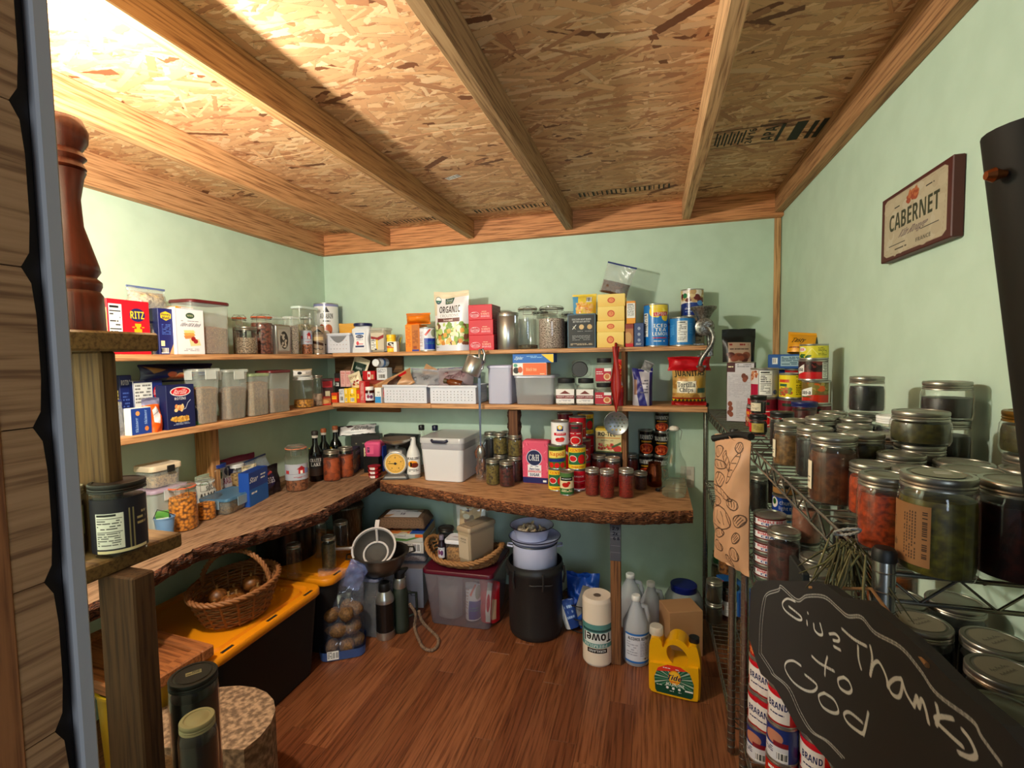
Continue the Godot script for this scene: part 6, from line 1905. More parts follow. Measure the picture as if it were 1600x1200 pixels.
func skimmer() -> void:
	var c := on_z(963, 661, -2.425)
	var o := thing("hanging_skimmer", "steel skimmer with a red strap handle hanging from the top shelf", "skimmer", c)
	var rd := .058
	var holes := []
	for j in 5:
		for i in 5:
			var q := v2((i - 2) * .0185 + (.009 if j % 2 else .0), (j - 2) * .0165)
			if q.length() < rd - .012:
				holes.append(q)
	# disc cut into cells so that each hole is open
	var m := M.new()
	var N := 44
	for j in N:
		for i in N:
			var a := v2(i / float(N) * 2.0 - 1.0, j / float(N) * 2.0 - 1.0) * rd
			var st := 2.0 * rd / N
			var mid := a + Vector2.ONE * st * .5
			if mid.length() > rd:
				continue
			var open := false
			for q in holes:
				if mid.distance_to(q) < .0040:
					open = true
			if open:
				continue
			var P := []
			for e in [v2(0, 0), v2(1, 0), v2(1, 1), v2(0, 1)]:
				var w: Vector2 = a + e * st
				P.append(v3(w.x, w.y, .012 - .012 * (1.0 - w.length_squared() / rd / rd) - .002))
			m.q(P[0], P[1], P[2], P[3])
			m.q(P[1] - v3(0, 0, .001), P[0] - v3(0, 0, .001), P[3] - v3(0, 0, .001), P[2] - v3(0, 0, .001))
	part("pierced_disc", m, col(rgb(.52, .53, .54), .35, .75), o)
	part("disc_rim", M.new().tube(range(32).map(func(i): return v3(cos(TAU * i / 32.0) * rd, sin(TAU * i / 32.0) * rd, .010)), .0018, 5, true), col(rgb(.52, .53, .54), .35, .75), o)
	var top := 1.42 - c.y
	var G := []
	for j in 12:
		var t := j / 11.0
		var hw := lerpf(.006, .014, pow(t, .5)) * (1.0 - .5 * smoothstep(.25, .0, t))
		if t > .3:
			hw = lerpf(.016, .009, (t - .3) / .7)
		var y := rd * .95 + t * (top - rd * .95)
		var row := []
		for i in 7:
			var u := i / 6.0 * 2.0 - 1.0
			row.append(v3(u * hw + .01 * sin(t * 4.0), y, .008 + .006 * (1.0 - u * u)))
		G.append(row)
	var h := M.new().grid(G)
	var k := h.size()
	h.grid(G)
	h.move(Transform3D(Basis(Vector3.UP, PI), v3(.0, 0, .008)), k)
	part("red_handle", h, col(rgb(.62, .09, .05), .35), o, "long red strap handle")
	part("hook_end", M.new().tube([v3(.0, top - .004, .010), v3(0, top + .012, .004), v3(0, top + .008, -.05)], .007, 6), col(rgb(.62, .09, .05), .35), o)

func left_counter() -> void:
	var y := .7105
	var cl := milky(rgb(.86, .90, .90), .25, .12)
	var bin := tub("big clear handled bin with a lilac lid on the left counter", face_at("CX", 240, 296, 795, 70, .13, .03), .13, milky(rgb(.86, .9, .9), .4, .2), milky(rgb(.72, .64, .74), .75, .3), mush(rgb(.62, .64, .62)), .5, {"clips": milky(rgb(.88, .9, .92), .5, .12)})
	tub("clear box of rolled oats with a banded lid, on the lilac-lidded bin", face_at("CX", 241, 288, 795, 35, .10, .05, top_of(bin)), .10, cl, col(rgb(.80, .74, .64), .4), bits(rgb(.83, .68, .46), 120.0), .7, {"lid_h": .022})
	part("dark_latch", M.new().box(v3(.01, .07, .056), v3(.03, .026, .006), .002), col(rgb(.1, .1, .1), .4), get_child(get_child_count() - 1))
	bail_jar("clamp jar of yellow popcorn with an orange ring at the counter edge", round_at("C", 288, 832, 49, 73), grains(rgb(.93, .60, .18), 55.0), .82)
	bail_jar("small clear-lidded jar half full of popcorn", round_at("C", 323, 814, 33, 64), grains(rgb(.93, .60, .18), 55.0), .42, rgb(.75, .78, .78))
	var bj := round_at("C", 341, 788, 38, 60)
	mason("round empty glass jar with a blue lid", bj[0], bj[1], bj[2], null, {"mouth": bj[1] * .8, "band": col(rgb(.10, .20, .50), .4), "lid": col(rgb(.10, .20, .50), .4)})
	var nj := round_at("C", 371, 775, 29, 48)
	mason("jar of green brown nuts with a white lid", nj[0], nj[1], nj[2], bits(rgb(.72, .60, .38), 60.0), {"mouth": nj[1] * .85, "band": col(WHITE, .4), "lid": col(WHITE, .4), "fill": .85})
	tub("flat clear food box with a blue lid holding nuts", face_at("C", 357, 404, 806, 25, .14, .0, -1.0, 784), .14, cl, milky(rgb(.30, .48, .62), .8, .3), bits(rgb(.55, .42, .24), 60.0), .5, {"clips": milky(rgb(.6, .72, .8), .5, .12)})
	bag("sliced almond pouch against the left wall", face_at("CX", 312, 356, 768, 50, .05, .16), .05, "almonds", 61)
	bag("dried cranberry pouch with a maroon zip edge", face_at("CX", 340, 406, 758, 58, .05, .20), .05, "craisins", 62)
	carton("blue cracker sleeve carton between the nut jar and chocolate bag", face_at("C", 391, 420, 793, 52, .05, .0, -1.0, 777), .05, "saltine", "", "p_blue")
	bag("dark chocolate bag with a tilted printed badge", face_at("C", 413, 446, 778, 42, .08, .0, -1.0, 764), .08, "choc_bag", 63, {"crumple": .014, "strip": false})
	zip_bag("large zip bag with a blue strip behind the chocolate bag", face_at("CX", 398, 446, 752, 50, .12, .10), .12, bits(rgb(.52, .45, .34), 60.0), .6, 64, v3(-.3, 0, .1), rgb(.2, .28, .5), milky(rgb(.7, .76, .82), .35, .2))
	bag("olive and tan snack bag with a pinched white neck", face_at("CX", 388, 410, 757, 44, .07, .13), .07, "cream_pouch", 65, {"crumple": .016})
	bail_jar("barn-print clamp jar with brown nuts on the left counter", round_at("C", 465, 769, 37, 72), bits(rgb(.62, .38, .24), 70.0), .27, rgb(.82, .5, .36), "barn")
	var bt := [["front black bottle with white lettering and a dark stopper", 497, 753, 23, 78, 0], ["corked black bottle behind the lettered bottle, left", 508, 742, 20, 71, 1], ["corked black bottle behind the orange-slice jars, right", 526, 736, 20, 69, 1]]
	for b in bt:
		var a := round_at("C", b[1], b[2], b[3], b[4])
		var r: float = a[1]
		var h: float = a[2]
		var o := lathe_thing("corked_bottle", b[0], "bottle", a[0], [[r * .92, 0], [r, .005], [r, h * .52], [r * .9, h * .6], [r * .42, h * .72], [r * .36, h * .9]], col(rgb(.03, .025, .03), .08), "glass", "dark bottles in the counter corner")
		part("neck_band", M.new().lathe([[r * .37, h * .86], [r * .44, h * .865], [r * .44, h * .91], [r * .37, h * .915]], 6), col(rgb(.75, .73, .7), .3), o)
		part("cork", M.new().lathe([[r * .3, h * .9], [r * .46, h * .915], [r * .48, h * .98], [r * .4, h]], 6), col(rgb(.12, .10, .09) if b[5] == 0 else rgb(.58, .30, .14), .6), o)
		if b[5] == 0:
			part("label", M.new().band(r + .0005, h * .12, h * .5, -1.2, 1.2, uv("bottle_label")), print_mat, o)
	for b in [["left jar of orange slices in amber syrup", 517, 753, 28, 47], ["right jar of orange slices in amber syrup", 541, 747, 26, 46]]:
		var a := round_at("C", b[1], b[2], b[3], b[4])
		mason(b[0], a[0], a[1], a[2], bits(rgb(.70, .30, .08), 30.0), {"group": "orange slice jars", "mouth": a[1] * .86, "fill": .85})
	carton("yellow and green tea carton at the back of the corner", [v3(-1.90, y, -2.45), .14, .145, .9], .06, "tea_yellow", "", "p_black")
	var db := carton("black spice carton in the counter corner", [v3(-1.70, y, -2.62), .17, .20, .35], .10, "dark_box", "", "p_black")
	bag("white coffee pouch lying on the black corner cartons", [db.position + v3(-.06, .203, .03), .24, .09, .35], .05, "coffee_bag", 66, {"stand": false, "lean": v3(-1.0, 0, .1)})
	var lowb := carton("dark carton under the pink sweetener tub", [v3(-1.585, y, -2.52), .10, .095, .0], .09, "p_black")
	var pk := thing("pink_tub", "bright pink sweetener tub on a dark carton", "tub", v3(-1.585, top_of(lowb), -2.52), .15)
	part("body", M.new().loft([[.0, .042, .035, .012], [.003, .045, .038, .014], [.07, .05, .042, .014], [.075, .05, .042, .014], [.085, .044, .036, .014], [.088, .035, .03, .014]], 4), col(rgb(.86, .32, .52), .4), pk)
	part("label", M.new().box(v3(-.012, .04, .0415), v3(.045, .05, .001), .0002, {"f": uv("pink_tub"), "e": edge_of("pink_tub")}), print_mat, pk)
	carton("purple chocolate carton angled by the orange-slice jars", face_at("C", 553, 570, 741, 36, .05, .0, -1.0, 727), .05, "purple_box", "", "p_black")
	carton("cream and orange slip carton near the scale", face_at("CZ", 569, 584, 727, 34, .05, .25), .05, "orange_slip")
	carton("tall royal blue slip carton beside the scale", face_at("CZ", 584, 599, 727, 40, .05, .22), .05, "blue_slip")
	var cy := y
	for i in 3:
		var f := face_at("CZ", 569, 590, 728, 6, .07, .05, cy)
		var o := thing("dip_cup", ["red dip cup at the bottom of the stack of three", "red dip cup in the middle of the stack of three", "red dip cup on top of the stack of three"][i], "cup", v3(f[0].x, cy, f[0].z), .0, "stacked red dip cups")
		part("cup", M.new().lathe([[.026, .0], [.034, .018], [.036, .019], [.036, .022], [.034, .0225]], 6), col(rgb(.55, .06, .08), .4), o)
		part("wrapper", M.new().band(.029, .003, .017, -1.2, 1.2, uv("cup_label"), 10, .0345), print_mat, o)
		cy += .0232
	# blue bowl with a seed packet
	var bc := round_at("C", 259, 846, 34, 34)
	var bo := lathe_thing("blue_bucket", "small blue plastic bucket with a thin bail at the near counter end", "bucket", bc[0], [[bc[1] * .75, 0], [bc[1], bc[2]], [bc[1] * 1.06, bc[2]], [bc[1] * 1.06, bc[2] + .003], [bc[1] * .97, bc[2] + .003], [bc[1] * .72, .004]], milky(rgb(.45, .62, .82), .75, .3))
	part("wire_bail", M.new().tube([v3(-bc[1] * 1.05, bc[2], 0), v3(-bc[1] * .6, bc[2] * 1.5, .03), v3(bc[1] * .3, bc[2] * 1.35, .04), v3(bc[1] * 1.05, bc[2], 0)], .0015, 5), col(rgb(.1, .1, .1), .4), bo)
	carton("green and white seed packet carton standing in the blue bucket", [bc[0] + v3(-.01, .006, .0), .042, .10, facing(bc[0])], .02, "seed_pack")

func kitchen_scale() -> void:
	var p := on_z(621, 735, -2.42)
	p.y = .7105
	var o := thing("kitchen_scale", "old grey kitchen scale with an ochre dial and steel pan", "scale", p, .28)
	var g := col(rgb(.36, .36, .36), .4, .4)
	part("base", M.new().loft([[.0, .07, .06, .012], [.004, .072, .062, .012], [.018, .066, .056, .012], [.03, .05, .045, .02], [.035, .045, .04, .02]], 4), g, o)
	part("body", M.new().loft([[.03, .045, .035, .015], [.13, .052, .035, .015], [.16, .045, .032, .015], [.165, .03, .03, .015]], 4), g, o)
	var T := Transform3D(Basis(Vector3.RIGHT, PI / 2), v3(0, .088, 0))
	part("dial_ring", M.new().lathe([[.06, .03], [.066, .034], [.066, .044], [.062, .046], [.0585, .043]], 9).move(T), col(rgb(.75, .75, .73), .3, .6), o)
	var d := M.new()
	d.q(v3(-.045, .043, .0445), v3(.045, .043, .0445), v3(.045, .133, .0445), v3(-.045, .133, .0445), uv("dial"))
	var disc := M.new()
	var r := uv("dial")
	for i in 40:
		var a := TAU * i / 40.0
		var b := TAU * (i + 1) / 40.0
		var k := disc.v.size()
		for q in [Vector2.ZERO, v2(cos(a), sin(a)), v2(cos(b), sin(b))]:
			disc.v.append(v3(q.x * .0595, .088 + q.y * .0595, .0455))
			disc.n.append(Vector3.BACK)
			disc.t.append(r.position + r.size * v2(.5 + q.x * .5, .5 - q.y * .5))
		disc.x.append(k); disc.x.append(k + 2); disc.x.append(k + 1)
	part("dial", disc, print_mat, o, "ochre dial with black ticks")
	part("needle", M.new().box(v3(-.014, .088, .0475), v3(.05, .003, .001), .0003), col(INK, .5), o)
	part("needle_hub", M.new().lathe([[.007, .046], [.007, .049], [.004, .05]], 5).move(T), col(INK, .5), o)
	part("stem", M.new().tube([v3(0, .16, 0), v3(0, .192, 0)], .012, 8), g, o)
	part("pan", M.new().lathe([[.02, .19], [.05, .196], [.08, .212], [.088, .222], [.091, .222], [.082, .209], [.05, .191]], 9, true, false), tin_mat(), o)

func back_counter() -> void:
	kitchen_scale()
	carton("tall black carton standing behind the kitchen scale", face_at("CZ", 601, 650, 727, 56, .07, .26), .07, "p_black")
	var mb := round_at("C", 647, 748, 22, 63)
	var r: float = mb[1]
	var h: float = mb[2]
	var o := lathe_thing("white_bottle", "white coconut liqueur bottle with a palm sunset label", "bottle", mb[0], [[r * .92, 0], [r, .004], [r, h * .55], [r * .85, h * .65], [r * .42, h * .82], [r * .38, h * .97], [r * .3, h]], col(rgb(.88, .88, .87), .12), "glass")
	part("label", M.new().band(r + .0005, h * .1, h * .56, -1.3, 1.3, uv("coconut")), gloss_mat, o)
	part("clear_foot", M.new().lathe([[r * 1.003, .002], [r * 1.01, .004], [r * 1.01, h * .1], [r * 1.003, h * .11]], 6, false, false), col(rgb(.55, .56, .55), .1), o)
	for b in [["clear bottle with a black cap behind the big white bin", 660, 742, 12, 86, INK], ["clear bottle with a navy cap behind the big white bin", 681, 742, 13, 88, rgb(.05, .07, .2)]]:
		var a := round_at("CZ", b[1], 722, 20, b[4], .25)
		var q := lathe_thing("capped_bottle", b[0], "bottle", a[0], [[.03, 0], [.034, .004], [.034, .17], [.016, .21], [.014, .25]], glass(rgb(.85, .95, .9), .12), "glass")
		part("cap", M.new().lathe([[.0165, .245], [.0175, .247], [.0175, .272], [.015, .275]], 6), col(b[5], .4), q)
	# big bin of flour
	var f := face_at("C", 657, 724, 752, 70, .30, .0, -1.0, 756)
	var bin := tub("big white flour bin with a clear lid and navy handle", f, .30, col(rgb(.86, .86, .88), .35), milky(rgb(.82, .82, .84), .72, .25), null, .0, {"taper": .9, "corner": .025, "lid_h": .03})
	part("navy_handle", M.new().tube([v3(-.05, f[2] - .012, .155), v3(-.04, f[2] - .018, .166), v3(.03, f[2] - .018, .166), v3(.04, f[2] - .012, .155)], .008, 8), col(rgb(.09, .11, .22), .4), bin)
	part("flour_line", M.new().loft([[f[2] * .72, f[1] * .48, .143, .025], [f[2] * .74, f[1] * .5 + .001, .149, .025], [f[2] * .88, f[1] * .5 + .001, .1515, .025], [f[2] * .9, f[1] * .48, .145, .025]], 4, false, false), milky(rgb(.75, .75, .78), .55, .25), bin)
	# bag of bark strips hangs on the plank upright
	var bs := thing("bark_bag", "long clear bag of curled bark strips hanging on the plank upright", "bag", on_z(752, 745, -2.455) * v3(1, 0, 1) + v3(0, .7105, 0))
	for i in 16:
		var x := rng.randf_range(-.02, .02)
		var yb := rng.randf_range(.012, .14)
		part("bark_strip", M.new().tube([v3(x, yb, rng.randf_range(-.012, .015)), v3(x + rng.randf_range(-.01, .01), yb + .03, .008), v3(x * .5, yb + .07, rng.randf_range(-.01, .012))], [.006, .009, .004], 6), wood([rgb(.45, .26, .16), rgb(.58, .38, .25), rgb(.35, .2, .13)][i % 3], 1, .7, i), bs)
	part("film", bag_shape(.062, .24, .045, Rect2(0, 0, 1, 1), 71, .1, .006), glass(rgb(.9, .9, .92), .1), bs)
	# jars beside the plank
	var green := mush(rgb(.50, .44, .12))
	var rel := bits(rgb(.48, .42, .16), 70.0)
	var J := [["front jar of yellow green relish beside the plank upright", 771, 759, 24, 39, rel, 0], ["front jar of red berries beside the plank upright", 792.5, 762, 25, 39, grains(rgb(.34, .05, .05), 50.0), 0], ["rear lower jar carrying the left relish jar", 783, 751, 24, 39, mush(rgb(.3, .1, .07)), 1], ["rear lower jar carrying the right relish jar", 806, 754, 24, 39, mush(rgb(.33, .1, .07)), 1], ["dark jar at the back by the plank upright", 768, 742, 22, 65, mush(rgb(.10, .07, .06)), 0], ["tall jar at the back between the relish jars", 794, 742, 23, 66, rel, 0]]
	for j in J:
		var a := round_at("C", j[1], j[2], j[3], j[4])
		var jr := mason(j[0], a[0], a[1], a[2], j[5])
		if j[6]:
			mason("left relish jar stacked on a lower jar" if j[1] < 795 else "right relish jar stacked on a lower jar", v3(jr.position.x, top_of(jr) + .0005, jr.position.z), a[1] * .97, 33.5 * scale_at(a[0]), rel, {"group": "stacked relish jars"})
	# bag of sugar
	var sf := face_at("C", 816, 858, 754, 67, .085, .0, -1.0, 757)
	var sg := thing("sugar_bag", "pink and navy paper bag of granulated sugar", "bag", sf[0], sf[3])
	var sw: float = sf[1] * .5
	part("paper", M.new().loft([[.0, sw * .96, .040, .012], [.006, sw, .0425, .014], [sf[2] * .5, sw * 1.02, .0435, .016], [sf[2] * .92, sw, .042, .016], [sf[2] * .98, sw * .97, .036, .016], [sf[2], sw * .9, .025, .012]], 4), col(rgb(.86, .34, .46), .5), sg)
	part("printed_front", M.new().box(v3(0, sf[2] * .49, .0435), v3(sw * 1.86, sf[2] * .95, .001), .0003, {"f": uv("sugar"), "e": edge_of("sugar")}), print_mat, sg)
	part("navy_foot", M.new().loft([[.001, sw * .965, .0405, .012], [.006, sw * 1.004, .043, .014], [sf[2] * .14, sw * 1.012, .0436, .015]], 4, false, false), col(rgb(.08, .10, .36), .5), sg)
	# cans: [label, x, foot, width, height, print, stacks on the one before]
	var last: Node3D
	for c in [["lowest can of the left stack, yellow rim under a red pepper", 870, 768, 27, 34, "cento", 0], ["middle can of the left stack, green with a blue ribbon", 871, 0, 28, 37, "napoli", 1], ["top can of the left stack, white with small tomatoes", 877, 0, 28, 37, "tomato_white", 1], ["lowest can of the right stack, plain red sauce", 904, 768, 27, 33, "sauce_red", 0], ["middle can of the right stack, yellow with red tomatoes", 901, 0, 28, 36, "cento", 1], ["slim top can of the right stack, dark red band", 900, 0, 21, 35, "tomato_red", 1], ["small green and cream can standing in front of the stacks", 886, 775, 23, 37, "tomato_green", 0], ["lowest can of the rear red stack", 917, 757, 26, 34, "sauce_red", 0], ["second can of the rear red stack", 917, 0, 26, 34, "tomato_red", 1], ["bright red top can of the rear stack", 907, 0, 27, 36, "sauce_red", 1], ["lowest can of the hindmost stack", 924, 747, 24, 34, "tomato_red", 0], ["middle can of the hindmost stack", 925, 0, 24, 33, "sauce_red", 1], ["yellow can topping the hindmost stack", 924, 0, 25, 33, "cento", 1], ["red can peeking from behind the white tomato can", 884, 747, 25, 100, "tomato_red", 0]]:
		var a: Array
		if c[6]:
			var s := scale_at(last.position)
			var q := on_z(c[1], 720, last.position.z)
			a = [v3(lerpf(last.position.x, q.x, .75), top_of(last) + .0005, last.position.z), c[3] * s * narrow(last.position) * .5, c[4] * s]
		else:
			a = round_at("C", c[1], c[2], c[3], c[4])
		last = can(c[0], a, c[5])
	var lowbox := carton("plain low carton hidden behind the red jars under the diced tomato carton", [v3(on_z(952, 720, -2.6).x, .7105, -2.62), .16, .155, .0], .09, "p_black")
	carton("cream diced tomato carton with black lettering on top of a low carton", [v3(on_z(952, 700, -2.6).x, top_of(lowbox), -2.61), .135, .127, -.03], .08, "rotel", "", "p_cream")
	var red := pat("cloud", rgb(.58, .10, .05), Vector3.ONE * 14.0, .4)
	for j in [["left front jar of tomato sauce", 925.5, 776, 23.5, 42], ["middle front jar of tomato sauce", 948.5, 780, 24, 44], ["right front jar of tomato sauce", 978.5, 780, 25, 45], ["left second-row jar of tomato sauce", 929.5, 757, 25, 44], ["middle second-row jar of tomato sauce", 957.5, 762, 25.5, 45], ["left back-row jar of tomato sauce", 939, 745, 24, 37], ["middle back-row jar of tomato sauce", 966, 748, 25, 40], ["right back-row jar of tomato sauce behind the upright", 978, 742, 24, 36]]:
		var a := round_at("C", j[1], j[2], j[3], j[4])
		mason(j[0], a[0], a[1], a[2], red, {"group": "tomato sauce jars", "band": col(rgb(.72, .71, .69), .3, .8), "lid": col(rgb(.66, .62, .58), .4, .6)})
	var lc := round_at("C", 1001, 767, 21, 28)
	mason("short jar of red brown relish between sauce jar and copper mug", lc[0], lc[1], lc[2], mush(rgb(.34, .14, .09)), {"mouth": lc[1] * .95})
	var cm := round_at("C", 1023, 763, 30, 37)
	var cmr: float = cm[1]
	var cu := lathe_thing("copper_mug", "round copper mug in front of the dark cans", "mug", cm[0], [[cmr * .6, 0], [cmr * .85, .006], [cmr, cm[2] * .3], [cmr * .95, cm[2] * .6], [cmr * .7, cm[2] * .86], [cmr * .72, cm[2]], [cmr * .68, cm[2]], [cmr * .66, cm[2] * .86]], col(rgb(.45, .22, .12), .25, .9))
	part("handle", M.new().tube([v3(cmr * .7, cm[2] * .85, 0), v3(cmr * 1.3, cm[2] * .8, 0), v3(cmr * 1.35, cm[2] * .4, 0), v3(cmr * .95, cm[2] * .25, 0)], .005, 7), col(rgb(.45, .22, .12), .25, .9), cu)
	var sc := thing("small_scoop", "small black scoop lying before the copper mug", "scoop", on_y(1028, 768, .7105), .3)
	part("cup", M.new().lathe([[.004, .0], [.011, .003], [.013, .013], [.011, .013], [.009, .004]], 6, true, false), col(INK, .35), sc)
	part("stem", M.new().tube([v3(.01, .01, 0), v3(.03, .016, -.02), v3(.045, .014, -.04)], .0035, 6), col(rgb(.2, .2, .2), .35), sc)
	for st in [[1006, 756, 23, [37, 38], ["lower dark sauce can of the left pair by the upright", "upper dark sauce can of the left pair by the upright"]], [1031, 757, 23, [36, 37, 31], ["lowest dark sauce can of the three-high stack", "middle dark sauce can of the three-high stack", "top dark sauce can of the three-high stack"]]]:
		var a := round_at("C", st[0], st[1] - 8, st[2], 30)
		var y: float = a[0].y
		for i in st[3].size():
			last = can(st[4][i], [v3(a[0].x + .002 * i, y, a[0].z), a[1] * (.97 if i == 2 else 1.0), st[3][i] * scale_at(a[0])], "sloppy", "dark sauce cans")
			y = top_of(last) + .0005
	var sb := round_at("C", 1053, 779, 40, 109)
	r = sb[1]
	h = sb[2]
	o = lathe_thing("swing_top_bottle", "tall clear swing-top bottle at the right counter end", "bottle", sb[0], [[r * .9, .0], [r, .006], [r, h * .42], [r * .9, h * .5], [r * .62, h * .58], [r * .46, h * .68], [r * .42, h * .8], [r * .46, h * .83], [r * .40, h * .86], [r * .40, h * .93], [r * .44, h * .95]], glass(rgb(.55, .75, .65), .3), "glass")
	part("stopper", M.new().lathe([[r * .3, h * .93], [r * .42, h * .95], [r * .36, h * .985], [r * .15, h]], 6), col(rgb(.86, .84, .8), .3), o)
	part("swing_wire", M.new().tube([v3(-r * .5, h * .8, 0), v3(-r * .62, h * .93, .004), v3(-r * .2, h * 1.0, 0), v3(r * .2, h * 1.0, 0), v3(r * .62, h * .93, .004), v3(r * .5, h * .8, 0)], .0014, 5), col(rgb(.6, .6, .58), .3, .8), o)
	o = thing("wall_outlet", "white wall outlet behind the swing-top bottle", "outlet", on_z(1074, 745, ZB) + v3(0, 0, .003))
	part("plate", M.new().box(Vector3.ZERO, v3(.07, .115, .005), .002), col(rgb(.80, .79, .74), .4), o)
	for s in [-1.0, 1.0]:
		part("socket", M.new().box(v3(0, s * .026, .003), v3(.034, .03, .003), .001), col(rgb(.72, .70, .66), .4), o)

func tote(label: String, z0: float, z1: float) -> void:
	var x0 := -1.965
	var x1 := -1.41
	var c := v3((x0 + x1) * .5, 0, (z0 + z1) * .5)
	var hx := (x1 - x0) * .5
	var hz := (z1 - z0) * .5
	var o := thing("storage_tote", label, "tote", c, .0, "black totes under the left counter")
	var bk := col(rgb(.02, .02, .03), .75)
	part("body", M.new().loft([[.0, hx * .86, hz * .86, .04], [.006, hx * .88, hz * .88, .04], [.33, hx * .97, hz * .97, .05], [.345, hx * .99, hz * .99, .05]], 4), bk, o)
	var yl := col(rgb(.86, .53, .03), .42)
	part("lid", M.new().loft([[.346, hx, hz, .05], [.350, hx + .004, hz + .004, .052], [.372, hx + .004, hz + .004, .052], [.378, hx, hz, .05], [.378, hx - .03, hz - .03, .045], [.366, hx - .036, hz - .036, .045], [.366, hx - .05, hz - .05, .04], [.376, hx - .056, hz - .056, .04]], 4), yl, o)
	for i in 3:
		part("slot", M.new().box(v3(hx - .015, .3785, (i - 1) * hz * .72), v3(.012, .001, .05), .0004), col(rgb(.03, .02, .01), .9), o)

func under_counter() -> void:
	tote("near black tote with a yellow lid carrying the handled basket", -1.79, -1.215)
	tote("far black tote with a yellow lid carrying jars and the metal bin", -2.40, -1.83)
	var ty := .3795
	var cane := col(rgb(.52, .33, .18), .6)
	# handled basket of onions
	var bp := v3(-1.59, ty, -1.50)
	var o := thing("wicker_basket", "brown handled wicker basket holding onions on the near tote", "basket", bp, .3)
	var f := func(u: float, v: float) -> Array:
		var a := TAU * u
		var d := v3(cos(a), 0, sin(a))
		return [v3(d.x * lerpf(.11, .145, v), .008 + v * .115, d.z * lerpf(.13, .19, v)), d]
	weave(o, f, 10, 17, .004, .0052, cane)
	part("floor", M.new().lathe([[.09, .003], [.115, .006], [.115, .012]], 6), cane, o)
	var ring := []
	for i in 72:
		ring.append(f.call(i / 72.0, 1.04)[0])
	braid(o, ring, .006, .006, 14.0, cane)
	var arch := []
	for i in 29:
		var t := PI * i / 28.0
		arch.append(v3(cos(t) * .135, .11 + sin(t) * .145, .0))
	braid(o, arch, .006, .006, 9.0, cane, false, "arched_handle")
	for i in 7:
		var a := i * .9
		var on := single("onion", lump(v3(.036, .032, .036), 80 + i, .05), mush(rgb(.55, .33, .13)), "brown onion in the handled wicker basket", "onion", bp + v3(cos(a) * .06 * (1 if i else 0), .048 + .03 * (i % 2), sin(a) * .09 * (1 if i else 0)), a, "onions in the handled basket")
		part("dry_neck", M.new().lathe([[.007, .028], [.004, .038], [.005, .045]], 3), col(rgb(.5, .36, .18), .8), on)
	# dark glass on the totes
	var pp := round_at("F", 442, 905, 78, 90, .0, ty)
	lathe_thing("stock_pot", "black lidded canner pot in the dark at the back of the totes", "pot", v3(-1.80, ty, -2.02), [[.13, 0], [.14, .006], [.14, .2], [.146, .204], [.146, .212], [.12, .225], [.03, .24], [.02, .255]], pat("cloud", rgb(.06, .06, .065), Vector3.ONE * 20.0, .25), "body")
	for j in [["dim jar on the far tote nearest the basket", 461, 905, 25, 52], ["second dim jar on the far tote", 515, 893, 24, 52], ["third dim jar on the far tote beside the metal bin", 534, 872, 24, 55], ["dim jar behind the second dim jar", 501, 873, 23, 58]]:
		var a := round_at("F", j[1], j[2], j[3], j[4], .0, ty)
		mason(j[0], a[0], a[1], a[2], mush(rgb(.30, .27, .16)) if j[1] == 515 else null)
	var tc := round_at("F", 551, 862, 54, 66, .0, ty)
	tc[0] = tc[0] + v3(-.06, 0, -.05)
	var r: float = tc[1]
	var h: float = tc[2]
	var P := []
	o = thing("metal_bin", "small galvanised lidded bin on the far tote in the corner", "bin", tc[0], facing(tc[0]))
	var gm := pat("cloud", rgb(.42, .40, .34), v3(20, 3, 20), .4, .0, .7)
	var wall := M.new().lathe([[r * .8, .0], [r * .82, .004], [r * .95, h * .84], [r * .98, h * .85], [r * .98, h * .87]], 9)
	for i in wall.v.size():
		var a := atan2(wall.v[i].z, wall.v[i].x)
		if wall.v[i].y < h * .8:
			var k := 1.0 + .018 * sin(a * 22.0)
			wall.v[i] *= v3(k, 1, k)
	part("ribbed_wall", wall, gm, o)
	part("lid", M.new().lathe([[r * 1.02, h * .85], [r * 1.04, h * .86], [r * 1.04, h * .9], [r * .9, h * .95], [r * .3, h]], 8), gm, o)
	part("bail", M.new().tube([v3(-r, h * .8, .01), v3(-r * .7, h * .88, r * .9), v3(r * .7, h * .88, r * .9), v3(r, h * .8, .01)], .003, 6), gm, o)
	# cartons and egg boxes on a low stack in the corner
	var base := carton("white note-taped egg carton stack base in the corner", face_at("F", 584, 662, 948, 62, .30, .0, -1.0, 950), .30, "note", "", "p_grey", "", "egg_carton")
	var y := top_of(base)
	var bx := base.position
	var tn := base.rotation.y
	var eg := func(lab: String, yy: float, c: Color, note: String) -> Node3D:
		var e := thing("egg_carton", lab, "egg carton", v3(bx.x, yy, bx.z), tn)
		var m := pat("cloud", c, Vector3.ONE * 30.0, .9)
		for i in 6:
			for j in 2:
				part("egg_cup", M.new().loft([[.0, .014, .014, .006], [.026, .023, .05, .012]], 3).move(Transform3D(Basis(), v3(-.12 + i * .048, 0, -.05 + j * .10))), m, e)
		part("tray_rim", M.new().loft([[.025, .148, .108, .015], [.031, .148, .108, .015]], 3), m, e)
		part("lid", M.new().loft([[.031, .147, .107, .015], [.038, .144, .103, .015], [.07, .13, .088, .02], [.074, .12, .08, .02]], 4), m, e)
		part("label", M.new().box(v3(0, .0745, 0), v3(.2, .0008, .13), .0002, {"t": uv(note), "e": edge_of(note)}), print_mat, e)
		e.set_meta("tall", .0752)
		return e
	var e1: Node3D = eg.call("grey egg carton under the flat food cartons", y + .0005, rgb(.62, .60, .62), "carton_print")
	var eb := carton("kraft sided egg carton box with a barcode in the corner stack", [v3(bx.x, top_of(e1) + .0005, bx.z), .30, .062, tn - .05], .24, "egg_box", "", "p_kraft")
